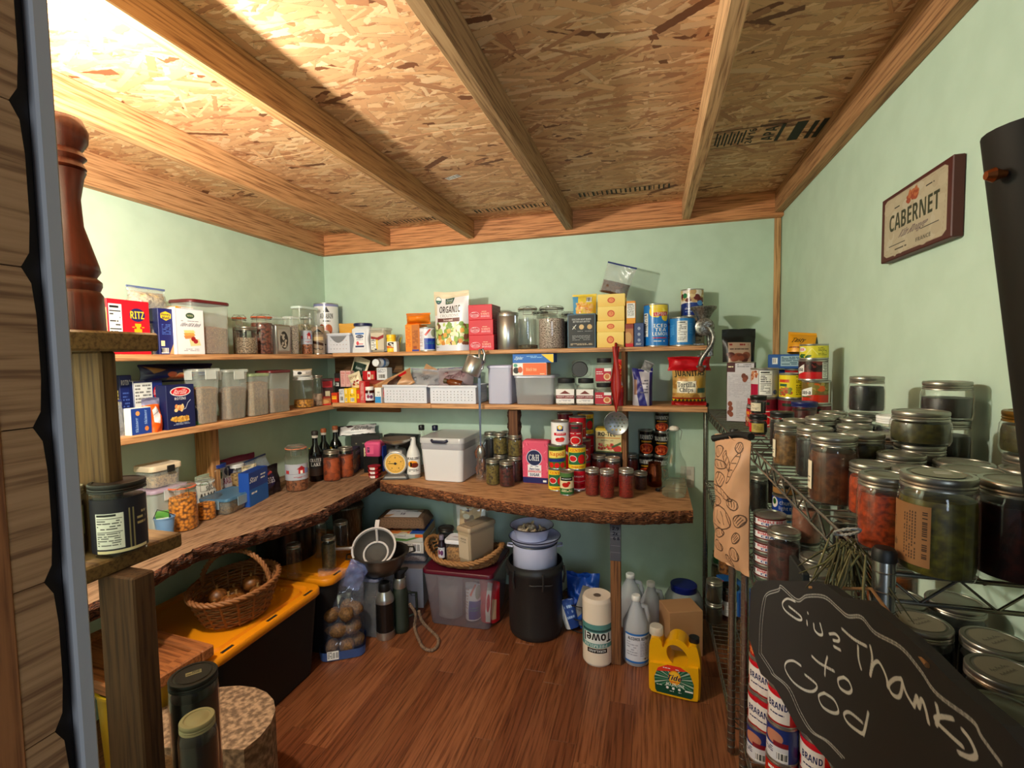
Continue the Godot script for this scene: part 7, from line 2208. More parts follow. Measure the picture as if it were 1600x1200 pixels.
	var pz := carton("flat pizza carton with an orange top in the corner stack", [v3(bx.x - .01, top_of(eb) + .0005, bx.z), .31, .045, tn - .02], .25, "pizza_side", "", "p_kraft", "pizza_top")
	eg.call("brown egg carton with torn white labels on top of the corner stack", top_of(pz) + .0005, rgb(.52, .40, .30), "egg_note")
	# clear box, colander, sieve
	var cf := face_at("F", 550, 594, 993, 95, .17, .0, -1.0, 998)
	var cb := tub("clear square bin of odds and ends on the floor under the colander", cf, .19, milky(rgb(.55, .57, .6), .35, .15), milky(rgb(.45, .47, .58), .7, .3), bits(rgb(.30, .24, .18), 30.0), .75, {"taper": .9})
	var cy := top_of(cb) + .001
	var cc := v3(cf[0].x + .06, cy, cf[0].z + .01)
	lathe_thing("steel_colander", "dark steel colander bowl resting on the clear square bin", "bowl", cc, [[.05, .0], [.09, .012], [.118, .06], [.126, .10], [.14, .104], [.14, .108], [.124, .107], [.115, .06], [.088, .016], [.04, .005]], col(rgb(.42, .40, .37), .3, .85))
	for s in [-1.0, 1.0]:
		part("side_handle", M.new().tube([v3(s * .135, .10, -.04), v3(s * .165, .10, -.03), v3(s * .165, .10, .03), v3(s * .135, .10, .04)], .004, 6), col(rgb(.42, .40, .37), .3, .85), get_child(get_child_count() - 1))
	o = thing("sieve", "white framed mesh sieve lying tilted in the steel colander", "sieve", cc + v3(-.02, .115, .03), .35)
	var T := Transform3D(Basis(Vector3.RIGHT, .75), v3(0, .02, 0))
	var wp := col(rgb(.80, .78, .78), .4)
	part("rim", M.new().lathe([[.098, .0], [.108, .0], [.109, .01], [.1, .012], [.098, .0]], 9, false, false).move(T), wp, o)
	part("mesh_bowl", M.new().lathe([[.03, -.07], [.06, -.062], [.09, -.03], [.1, .002]], 8, true, false).move(T), pat("cells", rgb(.40, .40, .40), Vector3.ONE * 30.0, .5, .1, .3), o)
	part("inner_ring", M.new().tube(range(24).map(func(i): return T * v3(cos(TAU * i / 24.0) * .06, -.058, sin(TAU * i / 24.0) * .06)), .006, 6, true).tube([T * v3(0, -.058, -.06), T * v3(0, .002, -.1)], .007, 6), wp, o)
	part("handle", M.new().loft([[.0, .012, .005, .004], [.05, .009, .005, .004], [.115, .009, .005, .004], [.125, .006, .004, .003]], 3).move(T * Transform3D(Basis(Vector3.BACK, PI / 2), v3(-.1, .006, 0))), wp, o)
	part("rest_tab", M.new().box(v3(0, .006, -.125), v3(.022, .006, .05), .002).move(T), wp, o)
	# potatoes
	var pc := on_y(530, 1014, .0) + v3(.025, 0, 0)
	o = thing("potato_bag", "clear bag of brown potatoes with a blue printed foot", "bag", pc, .55)
	part("film", bag_shape(.20, .40, .16, Rect2(0, 0, 1, 1), 91, .3, .02), glass(rgb(.8, .85, 1.0), .12), o)
	part("blue_printed_foot", M.new().loft([[.0, .088, .07, .03], [.004, .1, .083, .04], [.045, .103, .085, .04]], 5, true, false), milky(rgb(.25, .36, .60), .75, .3), o)
	part("gathered_neck", bag_shape(.10, .13, .03, Rect2(0, 0, 1, 1), 92, .1, .02, false).move(Transform3D(Basis(Vector3.BACK, -.5), v3(.03, .29, -.02))), milky(rgb(.45, .52, .75), .5, .2), o)
	part("barcode_patch", M.new().box(v3(-.04, .03, .086), v3(.05, .04, .001), .0002, {"f": uv("sticker"), "e": edge_of("sticker")}), print_mat, o)
	for i in 15:
		var lv := i / 5
		var a := (i % 5) * TAU / 5.0 + lv * .6
		var d := v3(cos(a) * .055, .045 + lv * .075, sin(a) * .04).rotated(Vector3.UP, .55)
		var po := single("potato", lump(v3(.045, .032, .036), 100 + i, .18), pat("cloud", rgb(.50, .36, .20), Vector3.ONE * 12.0, .7), "brown potato in the clear bag", "potato", pc + d, a * 2.0, "potatoes in the clear bag")
	# flasks
	var fa := round_at("F", 603, 1002, 31, 86)
	r = fa[1]
	h = fa[2]
	o = lathe_thing("steel_flask", "polished steel flask with a black cap on the floor", "flask", fa[0], [[r * .95, 0], [r, .004], [r, h * .14]], tin_mat(), "foot")
	part("body", M.new().lathe([[r * .97, h * .14], [r * .97, h * .66]], 7, false, false), col(rgb(.22, .20, .19), .25, .8), o)
	part("shoulder", M.new().lathe([[r, h * .66], [r, h * .7], [r * .95, h * .74], [r * .6, h * .86]], 7, true, false), tin_mat(), o)
	part("cap", M.new().lathe([[r * .58, h * .84], [r * .62, h * .86], [r * .62, h * .96], [r * .54, h]], 7), col(rgb(.03, .03, .03), .45), o)
	var fg := round_at("F", 627, 991, 27, 97)
	r = fg[1]
	h = fg[2]
	o = lathe_thing("green_flask", "green hammered flask with a side handle behind the steel flask", "flask", fg[0], [[r * .95, 0], [r, .004], [r, h * .1], [r * .97, h * .11], [r * .97, h * .6], [r * .8, h * .68], [r * .7, h * .72]], pat("cells", rgb(.16, .22, .17), Vector3.ONE * 25.0, .4, .08), "body")
	part("steel_cup", M.new().lathe([[r * .74, h * .71], [r * .78, h * .72], [r * .74, h * .86], [r * .7, h * .87]], 7), tin_mat(), o)
	part("stopper", M.new().loft([[h * .87, r * .6, r * .6, r * .6], [h * .93, r * .62, r * .62, r * .6], [h, r * .75, r * .4, r * .3, r * .3]], 5), col(rgb(.03, .035, .035), .45), o)
	part("handle", M.new().tube([v3(r * .9, h * .6, 0), v3(r * 1.9, h * .58, 0), v3(r * 1.95, h * .25, 0), v3(r * .9, h * .2, 0)], .007, 7), col(rgb(.10, .13, .11), .45), o)
	# rope loop
	var rp := []
	for p in [[641, 935], [650, 955], [648, 980], [655, 1000], [662, 1012], [675, 1016], [684, 1008], [684, 996], [672, 984], [660, 968], [655, 948]]:
		rp.append(on_y(p[0], p[1], .008) if p[1] > 975 else on_y(p[0], 985, .0) + v3(0, (985 - p[1]) * .0028, 0))
	o = thing("rope_loop", "frayed tan and black rope loop trailing from the green flask", "rope", rp[5] * v3(1, 0, 1))
	var cv := Curve3D.new()
	for i in rp.size():
		var tg: Vector3 = (rp[mini(i + 1, rp.size() - 1)] - rp[maxi(i - 1, 0)]) * .18
		cv.add_point(rp[i] - o.position, -tg, tg)
	var pts := Array(cv.tessellate_even_length(4, .012))
	braid(o, pts, .0042, .0048, pts.size() / 5.0, pat("chips", rgb(.58, .48, .40), Vector3.ONE * 14.0, .9), false, "twisted_strands")
	# tote with the maroon lid and the tray on it
	var tf := face_at("F", 662, 770, 977, 92, .36, .0, -1.0, 991)
	var mt := tub("clear floor tote packed with bags under a maroon lid", tf, .36, milky(rgb(.60, .56, .60), .45, .2), col(rgb(.33, .045, .13), .35), null, .0, {"taper": .86, "corner": .03, "lid_h": .022, "name": "storage_tote"})
	for k in [[-.10, .14, .2, "p_grey", 1], [.03, .09, .18, "blue_white", 2], [.12, .11, .2, "red_small", 3]]:
		bag(["", "grey packet seen through the clear floor tote", "blue capped white packet seen through the clear floor tote", "orange and red packet seen through the clear floor tote"][k[4]], [tf[0] + v3(k[0] * cos(tf[3]) + .02, .012, -k[0] * sin(tf[3]) + .06), k[1], k[2], tf[3]], .10, k[3], 110 + k[4], {"strip": false, "mat": print_mat})
	var my := top_of(mt)
	var tc0: Vector3 = tf[0] + v3(-.01, 0, .02)
	tc0.y = my + .001
	o = thing("wicker_tray", "oval wicker tray with a braided rim on the maroon lid", "tray", tc0, tf[3] - .1)
	var straw := col(rgb(.60, .42, .24), .65)
	var g := func(u: float, v: float) -> Array:
		var a := TAU * u
		var d := v3(cos(a), 0, sin(a))
		var rise := .055 * pow(absf(cos(a)), 3.0)
		return [v3(d.x * lerpf(.175, .215, v), .006 + v * (.03 + rise), d.z * lerpf(.125, .15, v)), d]
	weave(o, g, 5, 19, .004, .0055, straw)
	part("floor", M.new().loft([[.002, .17, .12, .12], [.008, .175, .125, .125]], 6), straw, o)
	ring = []
	for i in 72:
		ring.append(g.call(i / 72.0, 1.0)[0])
	braid(o, ring, .008, .0075, 16.0, straw)
	var tb := Transform3D(Basis(Vector3.UP, o.rotation.y), tc0 + v3(0, .009, 0))
	var dj := tb * v3(-.115, 0, -.01)
	mason("dark steel lidded canister in the wicker tray", dj, .042, .15, mush(rgb(.12, .09, .07)), {"mouth": .041, "band": col(rgb(.2, .19, .18), .35, .7), "lid": col(rgb(.3, .29, .27), .35, .7)})
	o = thing("spice_bottle", "slim bottle with a white label before the dark canister", "bottle", tb * v3(-.105, 0, .062), tf[3])
	part("glass", M.new().lathe([[.018, .0], [.02, .004], [.02, .08], [.01, .1], [.01, .115]], 6), col(rgb(.16, .12, .16), .12), o)
	part("cap", M.new().lathe([[.0125, .108], [.0125, .13], [.01, .132]], 6), col(rgb(.45, .42, .5), .4), o)
	part("label", M.new().band(.0204, .015, .07, -1.2, 1.2, uv("berry_label")), print_mat, o)
	var cj := tub("clear square jar of cornmeal with a white written lid in the wicker tray", [tb * v3(-.02, 0, .045), .105, .125, tf[3]], .10, glass(rgb(.9, .9, .9), .12), col(rgb(.84, .84, .87), .4), mush(rgb(.80, .60, .36)), .72, {"taper": .98, "lid_h": .02})
	part("lid_writing", M.new().q3(.044, .036, .1252, uv("corn_lid")), print_mat, cj)
	o = thing("cereal_keeper", "beige tall flip-lid cereal keeper in the wicker tray", "container", tb * v3(.085, 0, .03), tf[3] - .45)
	part("body", M.new().loft([[.0, .038, .085, .01], [.004, .04, .088, .012], [.185, .045, .098, .012]], 4), col(rgb(.70, .62, .51), .5), o)
	part("lid", M.new().loft([[.186, .048, .101, .012], [.19, .049, .102, .012], [.204, .048, .101, .012], [.21, .042, .095, .012]], 4), col(rgb(.66, .58, .48), .5), o)
	part("flip_panel", M.new().box(v3(0, .2115, .0), v3(.06, .003, .15), .001), col(rgb(.58, .51, .43), .45), o)
	part("handwriting", M.new().box(v3(0, .11, .0945), v3(.07, .12, .0008), .0001, {"f": uv("masa"), "e": edge_of("masa")}).move(Transform3D(Basis(Vector3.RIGHT, .04), v3(0, 0, -.003))), print_mat, o)
	zip_bag("zip bag holding a tan and white flour packet behind the tray jars", [tb * v3(.0, .0, -.085), .21, .30, tf[3]], .09, null, .0, 95, Vector3.ZERO, rgb(.1, .11, .3), glass(rgb(.8, .85, .9), .12))
	bag("tan and white flour packet inside the zip bag", [tb * v3(.0, .01, -.085), .17, .24, tf[3]], .07, "tan_bag", 96, {"mat": gloss_mat, "strip": false})
	# pots
	var ka := round_at("F", 838, 1007, 88, 112)
	r = ka[1]
	h = ka[2]
	var dk := col(rgb(.17, .165, .165), .45, .3)
	o = lathe_thing("pressure_canner", "large dark metal canner pot with side clamps on the floor", "pot", ka[0], [[r * .9, 0], [r * .97, .01], [r, h * .1], [r, h * .86], [r * 1.05, h * .88], [r * 1.06, h * .93], [r * 1.02, h * .95], [r * 1.02, h], [r * .99, h], [r * .98, h * .88]], dk, "body")
	for i in 6:
		var a := TAU * i / 6.0 + .25
		var d := v3(sin(a), 0, cos(a))
		part("clamp", M.new().tube([d * (r * 1.08) + v3(0, h * .95, 0), d * (r * 1.12) + v3(0, h * .84, 0), d * (r * 1.06) + v3(0, h * .72, 0)], .006, 6).lathe([[.012, h * .66], [.016, h * .69], [.012, h * .73]], 5).move(Transform3D()), dk, o)
	part("grip_bar", M.new().tube([v3(-.03, h * .8, r * 1.02), v3(-.02, h * .8, r * 1.08), v3(.07, h * .8, r * 1.05), v3(.08, h * .8, r * .99)], .004, 6), dk, o)
	part("inner_lid", M.new().lathe([[r * .98, h * .9], [r * .9, h * .905]], 8), dk, o)
	var en := col(rgb(.74, .76, .88), .15)
	var rim := col(rgb(.05, .06, .12), .3)
	var q: Vector3 = ka[0] + v3(0, h * .906, 0)
	var r2 := r * .82
	o = lathe_thing("enamel_pot", "white enamel pot standing in the dark canner", "pot", q, [[r2 * .94, 0], [r2, .006], [r2, .125]], en, "body")
	part("dark_rim", M.new().lathe([[r2, .124], [r2 + .004, .126], [r2 + .002, .13], [r2 - .003, .127]], 8, false, false), rim, o)
	for s in [-1.0, 1.0]:
		part("ear_handle", M.new().tube([v3(s * r2, .105, -.02), v3(s * (r2 + .025), .108, -.015), v3(s * (r2 + .025), .108, .015), v3(s * r2, .105, .02)], .005, 6), en, o)
	q.y += .131
	o = thing("enamel_pot_lid", "white enamel lid upturned on the enamel pot, dark edged", "plate", q)  # a pot lid lying upturned
	part("dish", M.new().lathe([[r2 * .5, .0], [r2 * .8, .008], [r2 * 1.1, .012], [r2 * 1.16, .024], [r2 * 1.1, .016], [r2 * .7, .012]], 9), en, o)
	part("dark_rim", M.new().lathe([[r2 * 1.15, .022], [r2 * 1.18, .024], [r2 * 1.15, .027]], 9, false, false), rim, o)
	q += v3(-.012, .0135, .01)
	var r3 := r2 * .98
	o = thing("enamel_bowl", "white enamel bowl of garlic on top of the pots", "bowl", q)
	part("bowl", M.new().lathe([[r3 * .62, .0], [r3 * .72, .004], [r3 * .86, .055], [r3, .066], [r3 * .99, .068], [r3 * .83, .058], [r3 * .68, .007]], 9), en, o)
	part("dark_rim", M.new().lathe([[r3 * .995, .065], [r3 * 1.015, .067], [r3 * .995, .0695]], 9, false, false), rim, o)
	for i in 6:
		var a := i * 1.05
		var gp: Vector3 = q + v3(cos(a) * .052, .035, sin(a) * .05) if i < 5 else q + v3(0, .05, 0)
		var m := lump(v3(.025, .021, .025), 130 + i, .04)
		for k in m.v.size():
			var b := atan2(m.v[k].z, m.v[k].x)
			m.v[k] *= v3(1.0 + .05 * sin(b * 8.0), 1, 1.0 + .05 * sin(b * 8.0))
		var gl := single("garlic_bulb", m, mush(rgb(.86, .78, .70)), "white garlic bulb in the enamel bowl", "garlic", gp, a, "garlic bulbs in the enamel bowl")
		gl.rotation = v3(.5 * sin(a), a, .4)
		part("neck", M.new().lathe([[.008, .018], [.004, .028], [.0045, .036]], 4), col(rgb(.80, .70, .55), .7), gl)
		part("root_plate", M.new().lathe([[.002, -.023], [.008, -.021], [.009, -.018]], 4), col(rgb(.45, .33, .22), .9), gl)
	floor_right()

func jug(label: String, px: float, foot: float, w: float, h_: float, tagart := "") -> void:
	var a := round_at("F", px, foot, w, h_)
	var r: float = a[1]
	var h: float = a[2]
	var m := milky(rgb(.80, .82, .86), .62, .3)
	var o := thing("gallon_jug", label, "jug", a[0], facing(a[0]) + .2, "clear gallon jugs on the floor")
	part("body", M.new().loft([[.0, r * .9, r * .9, r], [.006, r, r, r], [h * .5, r, r, r], [h * .6, r * .93, r * .93, r], [h * .8, r * .5, r * .5, r * .5], [h * .9, r * .3, r * .3, r * .3], [h * .93, r * .3, r * .3, r * .3]], 5), m, o)
	part("handle", M.new().tube([v3(r * .35, h * .84, 0), v3(r * .75, h * .82, 0), v3(r * .9, h * .7, 0), v3(r * .92, h * .55, 0)], .011, 8), m, o)
	part("screw_cap", M.new().lathe([[r * .32, h * .92], [r * .34, h * .925], [r * .34, h * .99], [r * .3, h]], 7), col(WHITE, .4), o)
	if tagart != "":
		part("label", M.new().band(r + .001, h * .06, h * .5, -1.1, 1.1, uv(tagart)), print_mat, o)

func floor_right() -> void:
	# wire basket with a blue bag and papers
	var bc := on_y(905, 985, .0) + v3(.02, 0, -.08)
	var o := thing("wire_basket", "black wire floor basket stuffed with a blue bag", "basket", bc)
	var ring := func(rad: float, y: float) -> Array: return range(24).map(func(i): return v3(cos(TAU * i / 24.0) * rad, y, sin(TAU * i / 24.0) * rad))
	part("frame", M.new().tube(ring.call(.105, .004), .003, 5, true).tube(ring.call(.115, .07), .003, 5, true).tube(ring.call(.12, .14), .003, 5, true), col(INK, .4, .3), o)
	for i in 12:
		var a := TAU * i / 12.0
		part("wire", M.new().tube([v3(cos(a) * .105, .004, sin(a) * .105), v3(cos(a) * .12, .14, sin(a) * .12)], .002, 5), col(INK, .4, .3), o)
	bag("blue plastic bag bulging from the black wire basket", [bc + v3(-.01, .012, 0), .17, .25, .0], .15, "p_blue", 141, {"crumple": .035, "strip": false})
	bag("grey printed leaflet bag leaning in the wire basket", [bc + v3(-.02, .03, .07), .10, .19, .3], .03, "p_grey", 142, {"lean": v3(.0, 0, -.35), "strip": false})
	bag("white and navy packet leaning out of the wire basket", [bc + v3(-.05, .02, .085), .08, .15, .3], .04, "dog_food", 143, {"lean": v3(.1, 0, .3), "strip": false})
	# paper towels, printed upside down
	var a := round_at("F", 934, 1044, 48, 104)
	var r: float = a[1]
	var h: float = a[2]
	o = thing("paper_towels", "wrapped paper towel roll standing upside down with a teal band", "towel roll", a[0], facing(a[0]))
	part("roll", M.new().lathe([[r * .9, .0], [r, .01], [r, h - .015], [r * .9, h], [r * .26, h - .004], [r * .22, h - .03]], 8), col(rgb(.86, .80, .74), .75), o)
	part("printed_wrap", M.new().band(r + .0006, .012, h - .016, -1.35, 1.35, uv("towels"), 18), gloss_mat, o)
	part("core_hole", M.new().lathe([[r * .21, h - .028], [r * .215, h - .0035]], 6, true), col(rgb(.35, .3, .26), .9), o)
	jug("front gallon jug with a blue edged label beside the post", 994, 1043, 42, 104, "alcohol")
	jug("second gallon jug with a white cap behind the labelled jug", 1017, 1005, 40, 88)
	jug("hindmost gallon jug half hidden by the wooden post", 985, 985, 42, 80)
	var t := round_at("F", 1068, 1000, 62, 75)
	r = t[1]
	h = t[2]
	o = lathe_thing("wide_jar", "wide clear jar with a royal blue lid behind the kraft box", "jar", t[0], [[r * .9, 0], [r, .006], [r, h * .7], [r * .8, h * .84], [r * .66, h * .87]], milky(rgb(.66, .68, .70), .5, .2), "body")
	part("screw_lid", M.new().lathe([[r * .68, h * .86], [r * .7, h * .87], [r * .7, h * .985], [r * .64, h]], 8), col(rgb(.04, .10, .42), .4), o)
	carton("plain kraft carton between the blue-lidded jar and yellow jug", face_at("F", 1046, 1098, 1030, 74, .12, .0, -1.0, 1026), .12, "p_kraft")
	# yellow detergent jug
	var f := face_at("F", 1013, 1094, 1081, 96, .11, .0, -1.0, 1101)
	o = thing("detergent_jug", "yellow laundry detergent jug with a green label and loop handle", "jug", f[0], f[3])
	var w: float = f[1] * .5
	h = f[2]
	var yl := col(rgb(.90, .66, .015), .3)
	var P := PackedVector2Array()
	for v in [[-.95, .0], [.95, .0], [1.0, .06], [1.02, .4], [.98, .68], [.9, .82], [.86, .9], [.6, .9], [.56, .83], [.4, .93], [.12, .97], [-.16, .93], [-.36, .8], [-.46, .76], [-.5, .92], [-.96, .92], [-1.0, .6], [-1.0, .06]]:
		P.append(v2(v[0] * w, v[1] * h))
	for turn in 2:      # round the corners off
		var R := PackedVector2Array()
		for i in P.size():
			R.append(P[i].lerp(P[(i + 1) % P.size()], .25))
			R.append(P[i].lerp(P[(i + 1) % P.size()], .75))
		P = R
	var crown := 0
	for i in P.size():
		if P[i].distance_to(v2(.12 * w, .97 * h)) < P[crown].distance_to(v2(.12 * w, .97 * h)):
			crown = i
	var H := PackedVector2Array()
	for i in 32:
		var b := TAU * i / 32.0
		H.append(v2(.12 * w + cos(b) * w * .42, .68 * h + sin(b) * h * .17 - .05 * h * cos(b)))
	# the outline with a slit cut down to the handle hole, so that it stays one outline
	var Q := PackedVector2Array()
	for i in P.size():
		Q.append(P[i])
		if i == crown:
			for k in 33:
				Q.append(H[(8 - k + 64) % 32])
			Q.append(P[i] + v2(-.0004, 0))
	part("body", M.new().prism(Q, -.04, .04), yl, o)
	var B := PackedVector2Array()
	for p in P:
		if p.y < .62 * h:
			B.append(p * v2(.93, .97) + v2(0, .004))
	part("belly", M.new().prism(B, -.055, .055), yl, o)
	var L := PackedVector2Array()
	for v in [[-.72, .09], [-.66, .05], [.66, .05], [.74, .09], [.76, .3], [.6, .47], [.25, .54], [-.25, .54], [-.62, .46], [-.76, .3]]:
		L.append(v2(v[0] * w, v[1] * h))
	part("label", M.new().prism(L, .054, .0562), gloss_mat, o)
	var lm := get_child(get_child_count() - 1).get_node("label") as MeshInstance3D
	var mm := M.new().prism(L, .054, .0562)
	var u := uv("tide")
	for i in mm.t.size():
		mm.t[i] = u.position + u.size * mm.t[i].clamp(Vector2.ZERO, Vector2.ONE)
	lm.mesh = mm.done()
	lm.set_surface_override_material(0, gloss_mat)
	part("cap_dose", M.new().lathe([[.028, h * .91], [.029, h * .93], [.027, h * 1.03], [.024, h * 1.04]], 7).move(Transform3D(Basis(), v3(-.74 * w, 0, 0))), milky(rgb(.86, .84, .80), .6, .2), o)
	part("black_cap", M.new().lathe([[.02, h * .89], [.021, h * .9], [.02, h * .97], [.014, h * .975]], 7).move(Transform3D(Basis(), v3(.74 * w, 0, 0))), col(INK, .4), o)

# jars of the racks: lid centre in the picture, shelf or jar below, radius, height, food
func lidded(label: String, px: float, py: float, y: float, r: float, h: float, food: Material, o_ := {}) -> Node3D:
	var p := on_y(px, py, y + h)
	p.y = y + .0005
	return mason(label, p, r, h, food, o_)
func rack_top() -> void:
	var y: float = 1.1005
	var amber := mush(rgb(.40, .22, .09))
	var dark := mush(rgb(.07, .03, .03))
	var grn := mush(rgb(.30, .28, .08))
	var org := pat("cloud", rgb(.74, .27, .05), Vector3.ONE * 14.0, .45)
	var gold := {"band": col(rgb(.52, .38, .13), .35, .8)}
	lidded("jar of pale honey at the aisle edge, first of the front row", 1236, 662, y, .034, .103, mush(rgb(.52, .38, .20)), {"tag": "white_tag", "tag_a": -1.3, "tag_w": .35})
	lidded("tall amber jelly jar with a small side label, second of the front row", 1296, 679, y, .039, .125, amber, {"tag": "white_tag", "tag_a": -1.3, "tag_w": .3})
	var s := lidded("lower short jar of olive relish in the front row", 1310, 731, y, .036, .062, grn)
	mason("upper short jar of olive relish stacked in the front row", v3(s.position.x, top_of(s) + .0005, s.position.z), .036, .062, grn)
	lidded("squat jar of orange carrot puree in the front row", 1341, 718, y, .034, .09, org)
	lidded("taller jar of orange puree next to the post cap", 1386, 746, y, .033, .106, org)
	lidded("large jar of green salsa with a kraft label and silver lid", 1458, 740, y, .0405, .125, mush(rgb(.44, .40, .05)), {"tag": "kraft_tag", "tag_a": -.75, "tag_w": .62, "tag_y0": .12, "tag_y1": .72, "note": "lid_tag"})
	lidded("large jar of dark red sauce at the right frame edge", 1575, 766, y, .042, .12, mush(rgb(.28, .08, .05)))
	# second and third rows, most of them seen by their lids
	var R := [["silver lidded dark jar behind the honey jar", 1245, 655, .034, .1], ["plain lidded jar behind the amber jelly jar", 1287, 668, .037, .112], ["ridged lidded jar above the amber jelly jar", 1305, 652, .036, .118], ["flat lidded dark jar right of the amber jelly jar", 1346, 690, .036, .1], ["dull lidded jar behind the squat orange jar", 1378, 704, .037, .1], ["low lidded jar between the two orange jars and the wide jar", 1398, 724, .033, .096], ["dark jar with a broad lid below the white-lidded jar", 1376, 681, .042, .112], ["broad lidded jar under the wide relish jar", 1452, 716, .042, .093], ["empty-looking lidded jar right of the wide relish jar", 1516, 730, .04, .11], ["jar with a thin lid at the far right frame edge", 1592, 730, .034, .11]]
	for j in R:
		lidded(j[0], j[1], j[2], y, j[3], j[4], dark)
	var a := lidded("broad silver lidded jar carrying the gold-lidded jar", 1546, 704, y, .043, .118, dark)
	mason("gold banded wide jar of green relish", v3(a.position.x - .004, top_of(a) + .0005, a.position.z), .042, .066, grn, gold)
	var b := lidded("dark jar hidden under the wide relish jar", 1446, 700, y, .04, .108, dark)
	mason("wide low jar of dark green relish with a silver lid", v3(b.position.x, top_of(b) + .0005, b.position.z), .045, .06, grn)
	a = lidded("jar under the tall brown jar at the wall", 1478, 655, y, .04, .14, dark)
	mason("tall brown sauce jar with a silver lid against the right wall", v3(a.position.x, top_of(a) + .0005, a.position.z), .041, .075, mush(rgb(.12, .055, .03)), {"fill": .75})
	a = lidded("white lidded jar below the dark jelly jar", 1369, 648, y, .038, .13, dark, {"band": col(WHITE, .4), "lid": col(WHITE, .4)})
	mason("square shouldered jar of dark jelly against the right wall", v3(a.position.x - .002, top_of(a) + .0005, a.position.z - .05), .037, .086, mush(rgb(.035, .015, .02)))
	b = lidded("support jar at the wall behind the white-lidded jar", 1362, 656, y, .036, .125, dark)
	b.position = v3(a.position.x - .002, y, a.position.z - .077)
	for j in [["silver lid jar behind the ridged lidded jar", 1302, 643], ["small lidded jar behind the honey and jelly jars", 1268, 651], ["shadowed lidded jar left of the white-lidded jar", 1332, 652], ["half hidden lidded jar near the dark jelly jar", 1326, 664]]:
		lidded(j[0], j[1], j[2], y, .034, .12, dark)
	# cartons and tins at the far end
	SP["RB"] = ["z", y, -2.06]
	var mt := carton("tall pale carton printed with meatballs at the rack corner", face_at("R1", 1135, 1178, 658, 92, .12, .0, y, 660), .12, "meatballs", "", "meat_side", "p_white")
	bag("black jerky bag with a beige panel standing on the meatball carton", [mt.position + v3(-.01, top_of(mt) - y + .001, -.02), .13, .135, mt.rotation.y + .3], .05, "jerky", 151, {"seal": .25})
	bag("red rice pouch standing before the meatball carton", face_at("R1", 1160, 1177, 664, 42, .04, .0, y, 668), .04, "rice_mix", 152, {"strip": false})
	var c := round_at("R1", 1190, 688, 30, 34)
	c[0].y = y
	var oj := mason("black lidded jar with an olive label, lowest of the front pair", c[0], c[1], c[2], mush(rgb(.10, .04, .03)), {"tag": "olive_tag", "tag_w": 1.3, "band": col(INK, .4), "lid": col(INK, .4), "mouth": c[1] * .9})
	mason("dark jam jar with a cream side label on the olive labelled jar", v3(oj.position.x, top_of(oj) + .0005, oj.position.z), c[1] * .9, 31.0 * scale_at(c[0]), mush(rgb(.09, .02, .025)), {"tag": "white_tag", "tag_w": .7, "tag_a": -.4, "band": col(rgb(.04, .07, .05), .4), "lid": col(rgb(.04, .07, .05), .4), "mouth": c[1] * .85})
	var T := func(label: String, px: float, foot: float, w: float, hh: float, art_: String, z: float) -> Node3D:
		var p := on_z(px, foot, z)
		var sc := scale_at(p)
		return can(label, [p, w * sc * narrow(p) * .5, hh * sc], art_)
	var stk := func(lab: String, z: float, px: float, top_y: float, r: float) -> void:     # what a raised tin stands on
		var p := on_z(px, 650, z)
		var hh := top_y - y - .0008
		can(lab, [v3(p.x, y, z), r, hh], "tomato_red")
	var n1: Node3D = T.call("grey tin turned to its nutrition facts", 1197, 620, 45, 45, "facts_can", -1.99)
	stk.call("dark tin below the nutrition facts tin", -1.99, 1197, n1.position.y, .045)
	var n2: Node3D = T.call("bright yellow bean tin right of the nutrition facts tin", 1236, 622, 42, 39, "yellow_tin", -1.95)
	stk.call("dark tin below the yellow bean tin", -1.95, 1236, n2.position.y, .045)
	var n3: Node3D = T.call("vegetable tin with an orange red foot, lowest of three", 1290, 630, 47, 36, "herdez_low", -1.88)
	stk.call("dark tin below the vegetable tin", -1.88, 1290, n3.position.y, .045)
	var n4 := can("dark chilli tin with a red foot in the middle of three", [v3(n3.position.x - .01, top_of(n3) + .0005, n3.position.z), .044, .07], "herdez_top")
	can("yellow pickle tin on top of the three tins", [v3(n3.position.x - .008, top_of(n4) + .0005, n3.position.z), .043, .052], "pickle_can")
	var n5: Node3D = T.call("tall dark red tomato tin behind the vegetable tins", 1262, 618, 34, 42, "tomato_tall", -2.13)
	stk.call("dark tin below the tall tomato tin", -2.13, 1262, n5.position.y, .045)
	var lc := carton("long blue carton laid across the tin tops", [v3(n5.position.x - .03, top_of(n5) + .001, -2.16), .20, .055, -.28], .08, "blue_long", "", "p_blue", "p_blue")
	bag("yellow and black snack bag propped on the long blue carton", [lc.position + v3(.02, .057, -.01), .115, .085, -.2], .05, "tasty_bag", 153, {"lean": v3(-.25, 0, -.1)})
	carton("royal blue carton standing under the long blue carton", [v3(n5.position.x - .085, y, -2.22), .07, n5.position.y + .098 - y, .0], .06, "p_blue")
	mason("gold lidded jar behind the nutrition facts tin", v3(.37, y, -2.42), .042, .27, mush(rgb(.03, .03, .03)), gold)
	lidded("flat jar of red paste with a royal blue lid", 1259, 628, y, .037, .115, mush(rgb(.33, .04, .03)), {"band": col(rgb(.08, .13, .38), .4), "lid": col(rgb(.10, .16, .42), .4), "mouth": .036})
	lidded("black lidded jar left of the red paste jar", 1222, 643, y, .033, .105, mush(rgb(.10, .04, .03)), {"band": col(INK, .4), "lid": col(INK, .4)})

